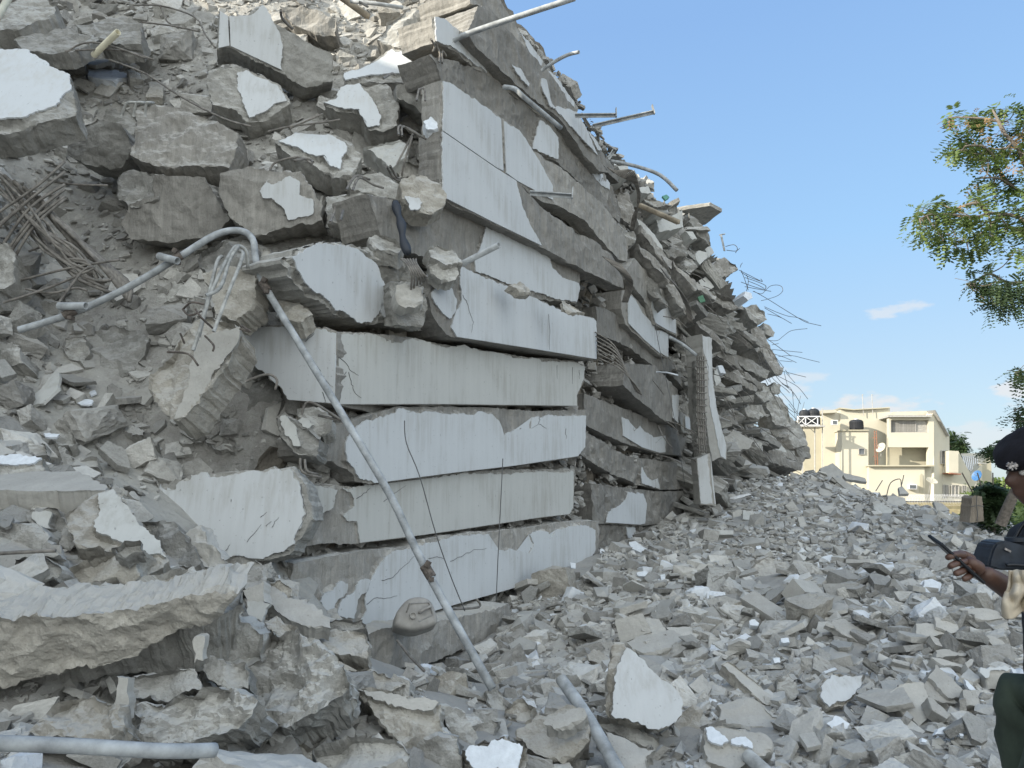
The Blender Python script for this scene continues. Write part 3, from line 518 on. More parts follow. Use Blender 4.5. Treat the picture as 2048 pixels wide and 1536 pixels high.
blk('peaked rock with a white chip at the skyline', 'c2', [(980, 20), (1060, 0), (1130, 30), (1160, 90), (1150, 130), (1080, 100), (1000, 60)], (0, -.9, .3), .35, [[(1050, 40), (1075, 30), (1120, 65), (1155, 105), (1145, 125), (1100, 95)]], Y=9.1)
blk('jutting tan rock at the left end of the straight white edge', 'c2', [(885, 1040), (1000, 1015), (1095, 1055), (1155, 1130), (1140, 1190), (1060, 1235), (970, 1225), (900, 1150)], (.3, -.9, .25), .3, [[(905, 1150), (990, 1160), (1010, 1190), (985, 1228), (940, 1230)]], Y=7.15, m=M_TAN)
blk('bright white stone balanced beside the bar hooks', 'c2', [(1015, 705), (1060, 675), (1100, 708), (1098, 742), (1040, 752)], (.2, -.8, .5), .14, name='stone', cat='stone', m=M_FOAM, Y=7.6, front=.03)
blk('whitewashed broken stone left of the joint in the white facade', 'c2', [(665, 855), (880, 808), (930, 848), (915, 905), (830, 975), (740, 905)], (.1, -.85, .5), .25, Y=7.75, m=M_PLG)
blk('upright concrete stump in shadow left of the straight white edge', 'c2', [(850, 900), (960, 950), (1090, 1000), (1110, 1060), (1000, 1030), (880, 1030), (840, 980)], (.2, -.95, 0), .3, Y=7.75, m=M_FORM)
blk('dark gritty block end below the hooks near the white facade', 'c2', [(870, 490), (1130, 480), (1185, 720), (1160, 770), (1000, 640), (880, 560)], (.4, -.9, -.2), .4, Y=8.1)
blk('lumpy block with hairline cracks under the green grey rubble', 'c2', [(440, 1150), (620, 1090), (700, 1130), (720, 1290), (560, 1320), (450, 1290)], (0, -.9, .3), .3, Y=7.2)
blk('thick concrete wedge under the hammer shaped patch', 'c2', [(560, 1030), (760, 1000), (900, 1090), (880, 1160), (700, 1130), (600, 1110)], (.1, -.9, .35), .3, Y=7.4)
blk('dark trapped rocks filling the hole right of the plaster shield', 'c5', [(680, 330), (860, 330), (900, 470), (870, 590), (720, 560), (690, 450)], (.5, -.85, 0), .3, Y=6.75)
blk('small cube shaped block in the gap of the fifth floor edge', 'c5', [(715, 345), (800, 325), (870, 350), (860, 440), (760, 462), (715, 430)], (.3, -.9, .3), .18, Y=6.5, m=M_SMOOTH)
blk('rock shelf on the broken white floor edge beside the black rag', 'c5', [(550, 60), (640, 40), (720, 70), (760, 110), (720, 145), (600, 130)], (.2, -.7, .7), .2, Y=6.9)
blk('wedge stone on top of the projecting floor edge', 'c5', [(895, 130), (960, 100), (1060, 150), (1100, 215), (1000, 220), (910, 175)], (.3, -.7, .6), .18, Y=7.15)
blk('squat brown stone above the projecting floor edge', 'c5', [(915, 225), (980, 215), (1070, 245), (1060, 310), (980, 320), (920, 280)], (.3, -.85, .4), .2, Y=7.05)
blk('tan lump lying on the ledge of the white facade', 'c5', [(1385, 350), (1430, 325), (1490, 350), (1500, 385), (1440, 385)], (.6, -.6, .5), .12, Y=8.15, m=M_TAN, name='stone', cat='stone')
blk('flat chip lying at the end of the facade ledge', 'c5', [(1680, 440), (1730, 445), (1815, 498), (1740, 500), (1690, 475)], (.5, -.5, .7), .08, Y=8.9, name='stone', cat='stone', m=M_TAN)
# --- middle left ---
blk('cracked column leaning down the slope with bars along it', 'c4', [(1160, 690), (1250, 672), (1400, 735), (1410, 800), (1340, 900), (1210, 1100), (1090, 1250), (1030, 1285), (950, 1240), (855, 1110), (875, 1020), (980, 910), (1060, 780)], (-.1, -.93, .35), .35, Y=5.7, front=.06, m=M_TAN)
blk('smooth right flank of the leaning cracked column', 'c4', [(1180, 800), (1400, 740), (1400, 800), (1330, 905), (1200, 1100), (1080, 1255), (1020, 1280), (1110, 1040), (1130, 900)], (.25, -.95, .1), .2, Y=5.63, name='column_piece', cat='column piece', m=M_SMOOTH, **{**FL, 'rag': .02})
blk('rough upright block wrapped by long bars, above the leaning column', 'c4', [(1170, 420), (1300, 380), (1485, 430), (1485, 600), (1370, 695), (1260, 662), (1220, 500)], (-.05, -.98, .2), .35, Y=6.0, m=M_TAN)
blk('flat topped rock supporting the bend of the pole', 'c4', [(1155, 300), (1280, 235), (1420, 205), (1490, 240), (1490, 400), (1400, 420), (1200, 440), (1160, 370)], (0, -.95, .3), .35, Y=6.25)
blk('large dust covered rock with a notch at mid left', 'c4', [(490, 780), (640, 715), (800, 750), (865, 800), (835, 900), (760, 985), (640, 1045), (560, 930), (500, 850)], (0, -.92, .35), .4)
blk('angular rock just right of the pipe clamp', 'c4', [(860, 522), (1000, 448), (1082, 480), (1070, 560), (960, 592), (870, 572)], (-.1, -.9, .4), .3)
blk('large dark boulder below the leaning column\'s right side', 'c4', [(1320, 1050), (1450, 1060), (1590, 1030), (1630, 1130), (1600, 1260), (1530, 1295), (1400, 1215), (1330, 1120)], (-.1, -.95, .2), .4)
blk('lime splashed rocks at the left end of the third floor edge', 'c4', [(1615, 1265), (1660, 1235), (1760, 1300), (1870, 1380), (1850, 1492), (1740, 1475), (1640, 1385)], (0, -.95, .2), .3, [[(1640, 1280), (1670, 1262), (1720, 1310), (1740, 1370), (1760, 1440), (1720, 1440), (1670, 1380)]], pm=M_PLG, Y=6.0)
blk('upper lime splashed rock with a bar looped over it', 'c4', [(1730, 1225), (1850, 1210), (1935, 1260), (1930, 1335), (1860, 1370), (1760, 1330)], (0, -.9, .35), .25, [[(1745, 1290), (1800, 1280), (1840, 1320), (1800, 1340)]], pm=M_PLG, Y=6.05)
blk('thin curved plaster sheet half sunk in dust at left', 'c4', [(125, 1185), (240, 1100), (320, 1000), (345, 1005), (340, 1100), (250, 1185), (150, 1205)], (-.2, -.75, .6), .03, name='plaster_sheet', cat='plaster sheet', m=M_PLG, **FL)
blk('pitted rock at the left edge beside the bar mesh', 'c4', [(-50, 230), (30, 245), (65, 330), (72, 470), (20, 522), (-50, 500)], (.1, -.95, .2), .35, Y=6.3)
blk('dark stone at the left edge beneath the bent pipe', 'c4', [(-40, 830), (60, 820), (112, 860), (110, 935), (0, 965), (-40, 950)], (0, -.9, .4), .35)
blk('square stone left of the leaning column, below the pipe end', 'c4', [(370, 800), (480, 790), (515, 880), (480, 950), (400, 920), (360, 860)], (0, -.9, .4), .3)
blk('crouched stone below the lower pipe clamp', 'c4', [(215, 600), (260, 555), (335, 580), (345, 660), (260, 690), (220, 660)], (0, -.9, .4), .25)
blk('smooth faced block in shade right of the pole bend', 'c4', [(1515, 450), (1690, 395), (1725, 540), (1650, 560), (1530, 570)], (.1, -.98, .1), .3, Y=6.35, m=M_SMOOTH)
blk('cut stone just below the broken floor edge hollow', 'c4', [(1520, 290), (1570, 280), (1625, 330), (1560, 400), (1520, 410)], (.1, -.95, .1), .3, Y=6.45, m=M_SMOOTH)
blk('pale layered rock behind the pole under the plaster shield', 'c4', [(1610, 545), (1700, 560), (1830, 660), (1770, 705), (1700, 690), (1640, 640)], (0, -.85, .5), .2, Y=6.2, m=M_TAN)
blk('faceted pale rock on the dust slope left of the bluish slab', 'c4', [(1220, 1400), (1300, 1345), (1380, 1420), (1370, 1470), (1270, 1450)], (0, -.8, .6), .22)
for i, (pts, lb) in enumerate([([(600, 1300), (700, 1290), (850, 1345), (835, 1370), (740, 1350), (610, 1325)], 'long flat flake on the dust slope'), ([(1010, 1340), (1120, 1340), (1180, 1400), (1080, 1410)], 'oval flake low on the dust slope'),
   ([(710, 1440), (800, 1460), (900, 1530), (780, 1540), (700, 1500)], 'grey flake above the bluish slab'), ([(175, 1430), (270, 1410), (285, 1480), (185, 1480)], 'square stone in the stone row at left'), ([(340, 1420), (450, 1500), (560, 1480), (570, 1540), (350, 1530)], 'wide tan stone in the stone row at left'),
   ([(290, 1375), (410, 1350), (450, 1400), (400, 1430), (320, 1420)], 'chalky stone in the stone row at left'), ([(430, 1270), (500, 1290), (550, 1360), (450, 1360)], 'cube like stone on the dust slope')]):
    blk(lb, 'c4', pts, (0, -.6, .8), .12, name='stone', cat='stone')
for pts, lb in [([(415, 1150), (540, 1165), (535, 1190), (490, 1195), (440, 1180)], 'tiny white tile shard on the dust at left'), ([(515, 1115), (550, 1105), (565, 1125), (530, 1140)], 'white crumb above the tile shard'), ([(255, 1360), (350, 1365), (330, 1385), (270, 1380)], 'white chip among the stone row')]:
    blk(lb, 'c4', pts, (0, -.6, .8), .02, name='shard', cat='shard', m=M_FOAM, **FL)
# --- lower left foreground ---
blk('huge rough slab overhanging the dark gap in the left foreground', 'c7', [(-120, 830), (60, 790), (200, 760), (400, 705), (560, 690), (770, 618), (870, 628), (1000, 658), (1072, 715), (1075, 770), (960, 820), (880, 850), (650, 870), (300, 895), (100, 920), (-120, 940)], (-.05, -.42, .9), .30, Y=3.75, front=.06, amp=.035, taper=.05, hpx=4.5, frq=4)
blk('slanting front part of the huge foreground slab', 'c7', [(-120, 900), (100, 890), (300, 870), (560, 835), (760, 790), (900, 770), (1040, 770), (920, 885), (760, 940), (690, 985), (560, 1050), (300, 1110), (150, 1150), (-120, 1225)], (.05, -.93, -.3), .35, Y=3.4, front=.045, amp=.03, hpx=4.5, m=M_TAN, frq=4)
blk('pale slab with a clean edge lying at the left border', 'c7', [(-120, 230), (150, 205), (350, 205), (480, 270), (470, 290), (-120, 290)], (0, -.35, .93), .17, Y=4.75, m=M_SMOOTH, front=.006, amp=.008, rag=.015)
blk('rock topped with a white flake at the left border', 'c7', [(-60, 140), (60, 132), (190, 150), (195, 200), (100, 232), (-60, 225)], (0, -.75, .65), .25, [[(-55, 142), (60, 136), (188, 150), (150, 175), (70, 182), (-55, 176)]], Y=4.95, pm=M_FOAM)
blk('block with a dusty white face leaning toward the bluish slab', 'c7', [(280, 400), (420, 312), (515, 285), (610, 410), (700, 530), (758, 600), (700, 645), (590, 695), (540, 560), (430, 520), (330, 520)], (.15, -.75, .65), .3,
    [[(440, 308), (510, 290), (560, 355), (610, 425), (640, 455), (730, 560), (745, 595), (600, 548), (530, 520), (430, 480), (420, 430), (450, 390)]], Y=4.35, pm=M_PLG, m=M_TAN)
blk('long ridged block on top of the huge foreground slab', 'c7', [(265, 650), (300, 610), (420, 585), (600, 555), (640, 560), (600, 620), (580, 700), (420, 690), (300, 705)], (0, -.85, .5), .25, Y=4.1, m=M_TAN)
blk('small split stone on the ridged block', 'c7', [(500, 545), (560, 505), (625, 500), (640, 555), (560, 580)], (.1, -.8, .6), .12, Y=4.05, name='stone', cat='stone')
blk('pointed stone left of the ridged block', 'c7', [(95, 660), (190, 585), (262, 640), (240, 690), (120, 690)], (-.1, -.85, .5), .2, Y=4.0)
blk('weathered board of concrete at the left border', 'c7', [(-80, 585), (240, 562), (250, 572), (60, 600), (90, 660), (-80, 680)], (0, -.9, .4), .1, Y=4.2, m=M_SMOOTH, front=.01)
blk('grey stone cluster at the left border over the huge slab', 'c7', [(-80, 680), (40, 690), (110, 740), (110, 850), (0, 880), (-80, 870)], (0, -.7, .7), .25, Y=3.75)
blk('five sided stone resting on the huge foreground slab', 'c7', [(225, 765), (290, 745), (345, 780), (330, 815), (240, 820)], (0, -.8, .6), .12, Y=3.7, name='stone', cat='stone')
blk('chunky stone beside the five sided one', 'c7', [(105, 775), (190, 750), (235, 770), (220, 830), (120, 845)], (0, -.8, .6), .15, Y=3.65, name='stone', cat='stone')
blk('shaded block behind the pale slab at left', 'c7', [(-80, 400), (100, 440), (200, 480), (215, 560), (100, 580), (-80, 580)], (0, -.95, .3), .3, Y=4.5)
blk('block with a square pale panel below the pale slab', 'c7', [(105, 380), (160, 362), (250, 370), (300, 420), (280, 500), (180, 520), (120, 470)], (.1, -.9, .35), .25, [[(150, 392), (232, 390), (235, 470), (160, 475)]], Y=4.5, pm=M_PLG)
blk('upright thin slab leaning on the bluish floor edge', 'c7', [(805, 485), (890, 448), (920, 520), (1000, 600), (945, 642), (870, 570)], (-.25, -.85, .45), .14, Y=5.0, m=M_SMOOTH)
blk('rugged block left of the upright thin slab', 'c7', [(640, 440), (760, 430), (870, 560), (875, 610), (765, 622), (680, 520)], (-.2, -.85, .5), .3, Y=4.95)
blk('crumbly rock right of the upright thin slab', 'c7', [(975, 640), (1050, 568), (1120, 590), (1210, 655), (1190, 700), (1110, 735), (1000, 670)], (0, -.8, .6), .3, Y=4.8)
blk('long square sided beam piece sloping to the right', 'c7', [(1180, 705), (1230, 720), (1340, 790), (1465, 868), (1465, 905), (1350, 890), (1180, 780)], (.1, -.65, .75), .13, Y=4.75, m=M_SMOOTH, front=.012)
blk('small white paper like plate before the sloping beam piece', 'c7', [(1105, 788), (1206, 800), (1172, 880), (1115, 852)], (-.1, -.9, .4), .03, Y=4.5, m=M_PLG, **FL, name='plaster_sheet', cat='plaster sheet')
blk('tilted grey plate behind the small white plate', 'c7', [(1085, 740), (1180, 698), (1182, 790), (1110, 800)], (-.3, -.9, .3), .08, Y=4.6, m=M_SMOOTH, **FL)
blk('crumbling yellowish stone on the sloping beam piece', 'c7', [(1190, 690), (1250, 672), (1300, 720), (1290, 755), (1220, 720)], (0, -.8, .6), .15, Y=4.85, m=M_TAN, name='stone', cat='stone')
blk('small tan stone under the sloping beam piece', 'c7', [(1178, 872), (1225, 842), (1310, 905), (1270, 935), (1190, 900)], (0, -.8, .6), .14, Y=4.4, m=M_TAN, name='stone', cat='stone')
blk('massive rounded boulder right of the huge foreground slab', 'c7', [(1090, 1040), (1110, 960), (1180, 905), (1330, 918), (1460, 1000), (1545, 1070), (1540, 1140), (1370, 1262), (1230, 1322), (1130, 1282), (1105, 1150)], (-.05, -.78, .62), .45, Y=3.75, front=.08, frq=5, amp=.045)
blk('low jagged boulder above the galvanised pipe at the bottom left', 'c7', [(480, 1390), (590, 1250), (760, 1230), (920, 1165), (1050, 1165), (1125, 1235), (1040, 1355), (900, 1395), (760, 1425), (560, 1415)], (0, -.88, .5), .4, Y=3.2, front=.07, frq=5)
blk('light capped boulder over the pipe at the bottom left', 'c7', [(165, 1335), (240, 1248), (370, 1208), (530, 1245), (525, 1325), (440, 1405), (180, 1395)], (0, -.8, .6), .3, Y=2.95, m=M_TAN, front=.05, frq=6)
blk('broken boulder in the mouth of the dark gap', 'c7', [(580, 1120), (700, 1085), (860, 1080), (905, 1180), (740, 1235), (600, 1205)], (0, -.85, .5), .3, Y=3.3, front=.05)
blk('narrow board of concrete standing in the dark gap', 'c7', [(866, 958), (914, 950), (908, 1060), (862, 1066)], (0, -1, .05), .06, Y=3.35, m=M_SMOOTH, **FL, name='board', cat='board')
blk('second narrow board half buried in the boulders', 'c7', [(520, 1120), (575, 1130), (570, 1310), (505, 1300)], (0, -1, .15), .06, Y=3.12, m=M_SMOOTH, **FL, name='board', cat='board')
blk('stone lump beside the board in the dark gap', 'c7', [(920, 1020), (1000, 1040), (1100, 1090), (1110, 1180), (1000, 1180), (930, 1120)], (.1, -.85, .5), .25, Y=3.4)
blk('shaded rock under the right end of the huge slab', 'c7', [(900, 900), (1040, 850), (1150, 930), (1140, 1040), (1000, 1060), (920, 1000)], (0, -.95, .2), .3, Y=3.8)
# --- lower middle foreground ---
blk('flat tan slab with a sheared end before the plinth', 'c8', [(240, 905), (500, 915), (530, 970), (520, 1042), (380, 1012), (250, 960)], (0, -.7, .7), .25, Y=4.75, m=M_TAN)
blk('stepped stone on the flat tan slab', 'c8', [(335, 862), (500, 866), (517, 922), (350, 905)], (0, -.8, .6), .15, Y=4.95)
blk('wide tan shard of rock below the plinth', 'c8', [(425, 1080), (560, 1088), (700, 1160), (600, 1205), (540, 1200), (440, 1140)], (0, -.7, .7), .2, m=M_TAN)
blk('big block with a flat triangular top left of the white heart shaped shard', 'c8', [(460, 1175), (560, 1190), (860, 1240), (850, 1330), (820, 1470), (700, 1445), (600, 1340), (530, 1245)], (.05, -.85, .5), .35, [[(470, 1180), (560, 1194), (850, 1243), (820, 1272), (700, 1272), (560, 1232)]], Y=4.1, m=M_TAN, pm=M_SMOOTH, front=.07)
blk('boulder with a peaked top before the foot of the pole', 'c8', [(785, 1135), (860, 1108), (965, 1105), (982, 1180), (960, 1255), (890, 1242), (800, 1192)], (0, -.85, .5), .3, m=M_TAN)
blk('rounded stone at the foot of the leaning pole', 'c8', [(1055, 1195), (1110, 1172), (1162, 1230), (1150, 1292), (1080, 1262)], (0, -.8, .6), .22)
blk('wide lumpy boulder at the bottom edge of the picture', 'c8', [(280, 1450), (450, 1385), (640, 1398), (712, 1460), (700, 1580), (300, 1580)], (0, -.75, .65), .35, Y=3.45, front=.06)
blk('tan boulder with a blunt spike at the bottom edge', 'c8', [(130, 1440), (220, 1420), (305, 1470), (290, 1520), (160, 1510)], (0, -.75, .65), .2, m=M_TAN)
blk('white heart shaped shard at the bottom edge', 'c8', [(948, 1450), (1000, 1430), (1050, 1418), (1130, 1398), (1225, 1440), (1222, 1490), (1190, 1560), (1000, 1560), (960, 1500)], (0, -.8, .6), .12, [[(955, 1452), (1000, 1434), (1050, 1440), (1080, 1415), (1130, 1402), (1220, 1442), (1216, 1490), (1185, 1550), (1005, 1550), (965, 1500)]], Y=3.95, pm=M_FOAM, m=M_TAN)
blk('grooved beam fragment beneath the short galvanised pipe', 'c8', [(1190, 1360), (1420, 1248), (1500, 1275), (1505, 1400), (1380, 1500), (1240, 1445)], (-.15, -.75, .6), .3, Y=4.25, m=M_TAN, front=.02)
blk('raised rib on the grooved beam fragment', 'c8', [(1310, 1330), (1340, 1310), (1470, 1260), (1500, 1290), (1360, 1360)], (-.15, -.65, .7), .1, Y=4.12, m=M_SMOOTH, front=.01, name='rib_piece', cat='beam piece')
blk('upright broken stone between the boulder and the grooved fragment', 'c8', [(855, 1255), (960, 1275), (1025, 1400), (1000, 1445), (900, 1392)], (.1, -.85, .5), .25)
blk('knobbly stone right of the flat topped big block', 'c8', [(960, 1290), (1060, 1280), (1125, 1320), (1100, 1390), (1020, 1380)], (0, -.8, .6), .22)
blk('dark sunken block left of the white heart shaped shard', 'c8', [(760, 1440), (840, 1385), (930, 1400), (950, 1540), (760, 1560)], (0, -.9, .4), .3)
blk('ragged stone at the rim of the rubble field, middle bottom', 'c8', [(1140, 1260), (1230, 1230), (1290, 1270), (1240, 1340), (1150, 1330)], (0, -.75, .6), .2, m=M_TAN)
# --- right rubble field ---
blk('big egg shaped shard with a bluish white face propped upright', 'c9', [(328, 900), (390, 880), (405, 905), (480, 960), (560, 1050), (640, 1100), (692, 1170), (692, 1260), (622, 1322), (572, 1342), (500, 1315), (400, 1285), (310, 1262), (290, 1200), (300, 1050)], (.05, -.9, .42), .18,
    [[(400, 908), (480, 962), (560, 1052), (638, 1102), (690, 1172), (688, 1258), (620, 1320), (570, 1338), (500, 1312), (400, 1282), (325, 1258), (332, 1150), (350, 1000)]], Y=4.75, m=M_TAN)
blk('wide flat slab behind the egg shaped shard', 'c9', [(400, 870), (480, 835), (640, 808), (702, 840), (690, 880), (620, 905), (500, 930), (430, 910)], (0, -.4, .9), .12, m=M_SMOOTH, front=.01, shift=(0, 0, -.02))
blk('pointed plate behind the wide flat slab', 'c9', [(610, 795), (700, 788), (812, 802), (805, 825), (770, 850), (700, 842)], (0, -.45, .9), .06, m=M_SMOOTH, **FL)
blk('squared tan brick slab lying in the middle of the rubble field', 'c9', [(1000, 640, .3), (1070, 603, .3), (1226, 700, .3), (1178, 755, .3)], (-.05, -.5, .86), .2, m=M_SMOOTH, **{**FL, 'lift': .25})
blk('long straight bar of concrete pointing down right', 'c9', [(895, 985), (932, 975), (1172, 1158), (1142, 1198), (1120, 1190)], (.1, -.5, .85), .11, m=M_TAN, front=.01, rag=.008, lift=.2)
blk('cream painted sheet standing in the rubble', 'c9', [(1415, 1110), (1470, 1048), (1560, 1055), (1645, 1048), (1638, 1100), (1570, 1180), (1460, 1225), (1412, 1165)], (.1, -.8, .6), .07, [[(1420, 1110), (1472, 1052), (1560, 1059), (1638, 1054), (1630, 1100), (1568, 1176), (1462, 1218), (1418, 1162)]], m=M_TAN, lift=.2)
blk('slab with splashes of white paint at the lower middle', 'c9', [(808, 1320), (1000, 1328), (1110, 1350), (1165, 1420), (1060, 1482), (1000, 1522), (830, 1490)], (0, -.6, .8), .18, [[(815, 1330), (850, 1325), (900, 1370), (935, 1400), (880, 1415), (830, 1390)], [(950, 1395), (1010, 1380), (1050, 1400), (1060, 1440), (1020, 1430), (980, 1420)]], m=M_SMOOTH, front=.02, pm=M_FOAM, lift=.15)
blk('pale triangular shard at the bottom beside the short pipe', 'c9', [(280, 1332), (400, 1380), (562, 1442), (500, 1475), (495, 1580), (370, 1580)], (-.1, -.55, .8), .12, m=M_SMOOTH, front=.012, Y=4.2)
blk('ragged strip above the pale triangular shard', 'c9', [(245, 1262), (400, 1285), (585, 1370), (575, 1442), (400, 1375), (250, 1312)], (0, -.6, .8), .15)
blk('tan block wedged right of the egg shaped shard', 'c9', [(690, 1225), (750, 1200), (808, 1212), (812, 1300), (760, 1375), (650, 1312)], (.1, -.85, .5), .2, m=M_TAN, lift=.1)
blk('curved slab with a thick broken rim, lower middle', 'c9', [(880, 1200), (1040, 1162), (1165, 1228), (1222, 1255), (1212, 1335), (1100, 1312), (900, 1300)], (0, -.6, .8), .15, m=M_SMOOTH, front=.015)
blk('roof shaped plate at the right of the rubble field', 'c9', [(1445, 782), (1540, 748), (1672, 830), (1655, 882), (1560, 842)], (.1, -.55, .8), .09, m=M_SMOOTH, front=.01)
blk('corrugated grey block in the upper middle of the rubble field', 'c9', [(1050, 490), (1080, 450), (1150, 418), (1265, 462), (1250, 562), (1160, 605), (1060, 545)], (-.1, -.7, .7), .25, m=M_FORM)
blk('curled plate with a notched lower rim', 'c9', [(750, 510), (785, 468), (855, 463), (855, 532), (800, 510)], (0, -.8, .6), .04, m=M_SMOOTH, **FL)
blk('short beam stub left of the egg shaped shard', 'c9', [(195, 935), (230, 908), (312, 960), (305, 1020), (200, 972)], (-.1, -.75, .6), .15, m=M_TAN, front=.015)
blk('upright ragged stone near the long straight bar', 'c9', [(1205, 1075), (1270, 1045), (1305, 1150), (1272, 1195), (1210, 1152)], (.1, -.85, .5), .2)
blk('pale flake in the middle of the rubble field', 'c9', [(800, 652), (870, 655), (898, 672), (835, 695)], (0, -.6, .8), .03, m=M_PLG, **FL)
blk('cube like block far back before the standing slab', 'c9', [(958, 195), (985, 180), (1012, 182), (1012, 237), (960, 235)], (.1, -.9, .4), .3, m=M_SMOOTH, **FL, lift=.3)
blk('leaf shaped plate leaning on the cube like block', 'c9', [(1010, 180), (1060, 200), (1092, 228), (1060, 237), (1012, 230)], (.2, -.8, .6), .05, m=M_PLG, **FL, lift=.35)
blk('straight white trim piece lying near the facade foot', 'c9', [(836, 284, .1), (962, 290, .1), (962, 312, .1), (838, 312, .1)], (0, -.85, .5), .12, m=M_PLG, **FL, name='trim_piece', cat='trim piece', lift=.3)
blk('long tilted plate at the foot of the cream house view', 'c9', [(1695, 155), (1740, 145), (1818, 195), (1815, 236), (1700, 180)], (.1, -.75, .6), .08, m=M_PLG, **FL, lift=.3)
blk('narrow slab sliding down at the lower middle right', 'c9', [(1345, 1232), (1400, 1230), (1492, 1340), (1480, 1382), (1380, 1312)], (.2, -.6, .75), .12, m=M_SMOOTH, front=.012)
blk('curved pale blade behind the white crumbs', 'c9', [(410, 735), (470, 700), (582, 680), (520, 725), (430, 748)], (0, -.6, .8), .04, m=M_SMOOTH, **FL)
blk('cream cornered block leaning at the right end of the field', 'd2', [(40, 622), (122, 492), (398, 738), (372, 822), (250, 822), (100, 660)], (.15, -.7, .7), .22, m=M_SMOOTH, **FL, lift=.2)
blk('wide cracked slab with a dark split at the lower right', 'c12', [(5, 1195), (50, 1160), (152, 1150), (192, 1272), (132, 1352), (60, 1292)], (-.1, -.75, .65), .15, m=M_SMOOTH, **FL, lift=.12)
blk('trapezoid plate beside the cream cornered block', 'd2', [(398, 750), (520, 758), (582, 920), (400, 892)], (.05, -.75, .65), .07, m=M_SMOOTH, **FL, lift=.12)
blk('pale channel block behind the trouser leg', 'd2', [(640, 548), (872, 538), (822, 762), (642, 742)], (0, -.95, .3), .15, [[(555, 545), (640, 528), (870, 530), (868, 546), (660, 556), (645, 620), (590, 600)]], m=M_SMOOTH, **FL, lift=.1, pm=M_PLB)
for pts, lb in [([(405, 640), (440, 658), (522, 748), (462, 746), (425, 700)], 'white flake above the trapezoid plate'), ([(115, 1195), (140, 1135), (200, 1120), (255, 1140), (295, 1195)], 'white rounded scrap low at the right'), ([(-20, 1230), (30, 1250), (20, 1275), (-20, 1270)], 'white crumb left of the rounded scrap'),
                ([(360, 1180), (400, 1185), (405, 1208), (370, 1205)], 'tiny white crumb right of the rounded scrap')]:
    blk(lb, 'd2', pts, (0, -.7, .7), .03, m=M_FOAM, **FL, name='shard', cat='shard', lift=.08)
for crop, pts, lb in [('c9', [(415, 350), (450, 345), (515, 390), (512, 415), (430, 385)], 'white foam block below the facade end'), ('c9', [(105, 455), (135, 460), (135, 490), (110, 485)], 'foam cube against the lowest white edge'),
                      ('c9', [(1045, 765), (1075, 755), (1098, 775), (1090, 790), (1050, 785)], 'foam lump beside the tan brick slab'), ('c9', [(455, 510), (500, 500), (520, 515), (500, 532), (460, 525)], 'foam lump above the curved blade'), ('c9', [(580, 520), (605, 518), (605, 545), (585, 548)], 'small foam cube by the foam lump'),
                      ('c9', [(1450, 1300), (1500, 1258), (1575, 1300), (1560, 1325), (1480, 1325)], 'white cup shaped scrap at the lower right'), ('c9', [(1395, 695), (1415, 680), (1445, 710), (1415, 712)], 'foam bit right of the tan brick slab'), ('c9', [(1210, 855), (1250, 850), (1258, 875), (1215, 875)], 'foam chip above the long straight bar'),
                      ('c9', [(820, 1178), (870, 1168), (880, 1180), (840, 1190)], 'white splinter over the curved slab'), ('c9', [(190, 705), (220, 700), (230, 725), (195, 725)], 'foam bit at the left of the rubble field'), ('c9', [(1170, 960), (1205, 955), (1210, 980), (1180, 985)], 'white cube before the upright stone'),
                      ('c9', [(1080, 372), (1105, 368), (1110, 385), (1085, 388)], 'foam crumb high in the rubble field'), ('c9', [(720, 1095), (755, 1085), (762, 1112), (730, 1118)], 'square white tile by the egg shaped shard'),
                      ('d1', [(0, 1130), (60, 1120), (130, 1160), (120, 1210), (0, 1215)], 'large white foam lump left of the hand'), ('d1', [(280, 810), (310, 750), (350, 745), (378, 805), (370, 822)], 'tall white foam rock below the brick pillar'), ('d1', [(215, 800), (250, 775), (278, 790), (270, 815)], 'low white foam rock beside the tall one'),
                      ('d1', [(490, 1235), (540, 1228), (560, 1245), (540, 1262), (500, 1262)], 'white foam flake under the wrist'), ('d1', [(580, 725), (660, 725), (670, 745), (600, 760)], 'white sack like lump beside the tree foot'), ('d1', [(70, 1260), (120, 1300), (100, 1315), (60, 1290)], 'small foam tile under the phone')]:
    blk(lb, crop, pts, (0, -.75, .65), .07, m=M_FOAM, name='foam_chunk', cat='foam chunk', front=.012, amp=.01, rag=.01, lift=.12)
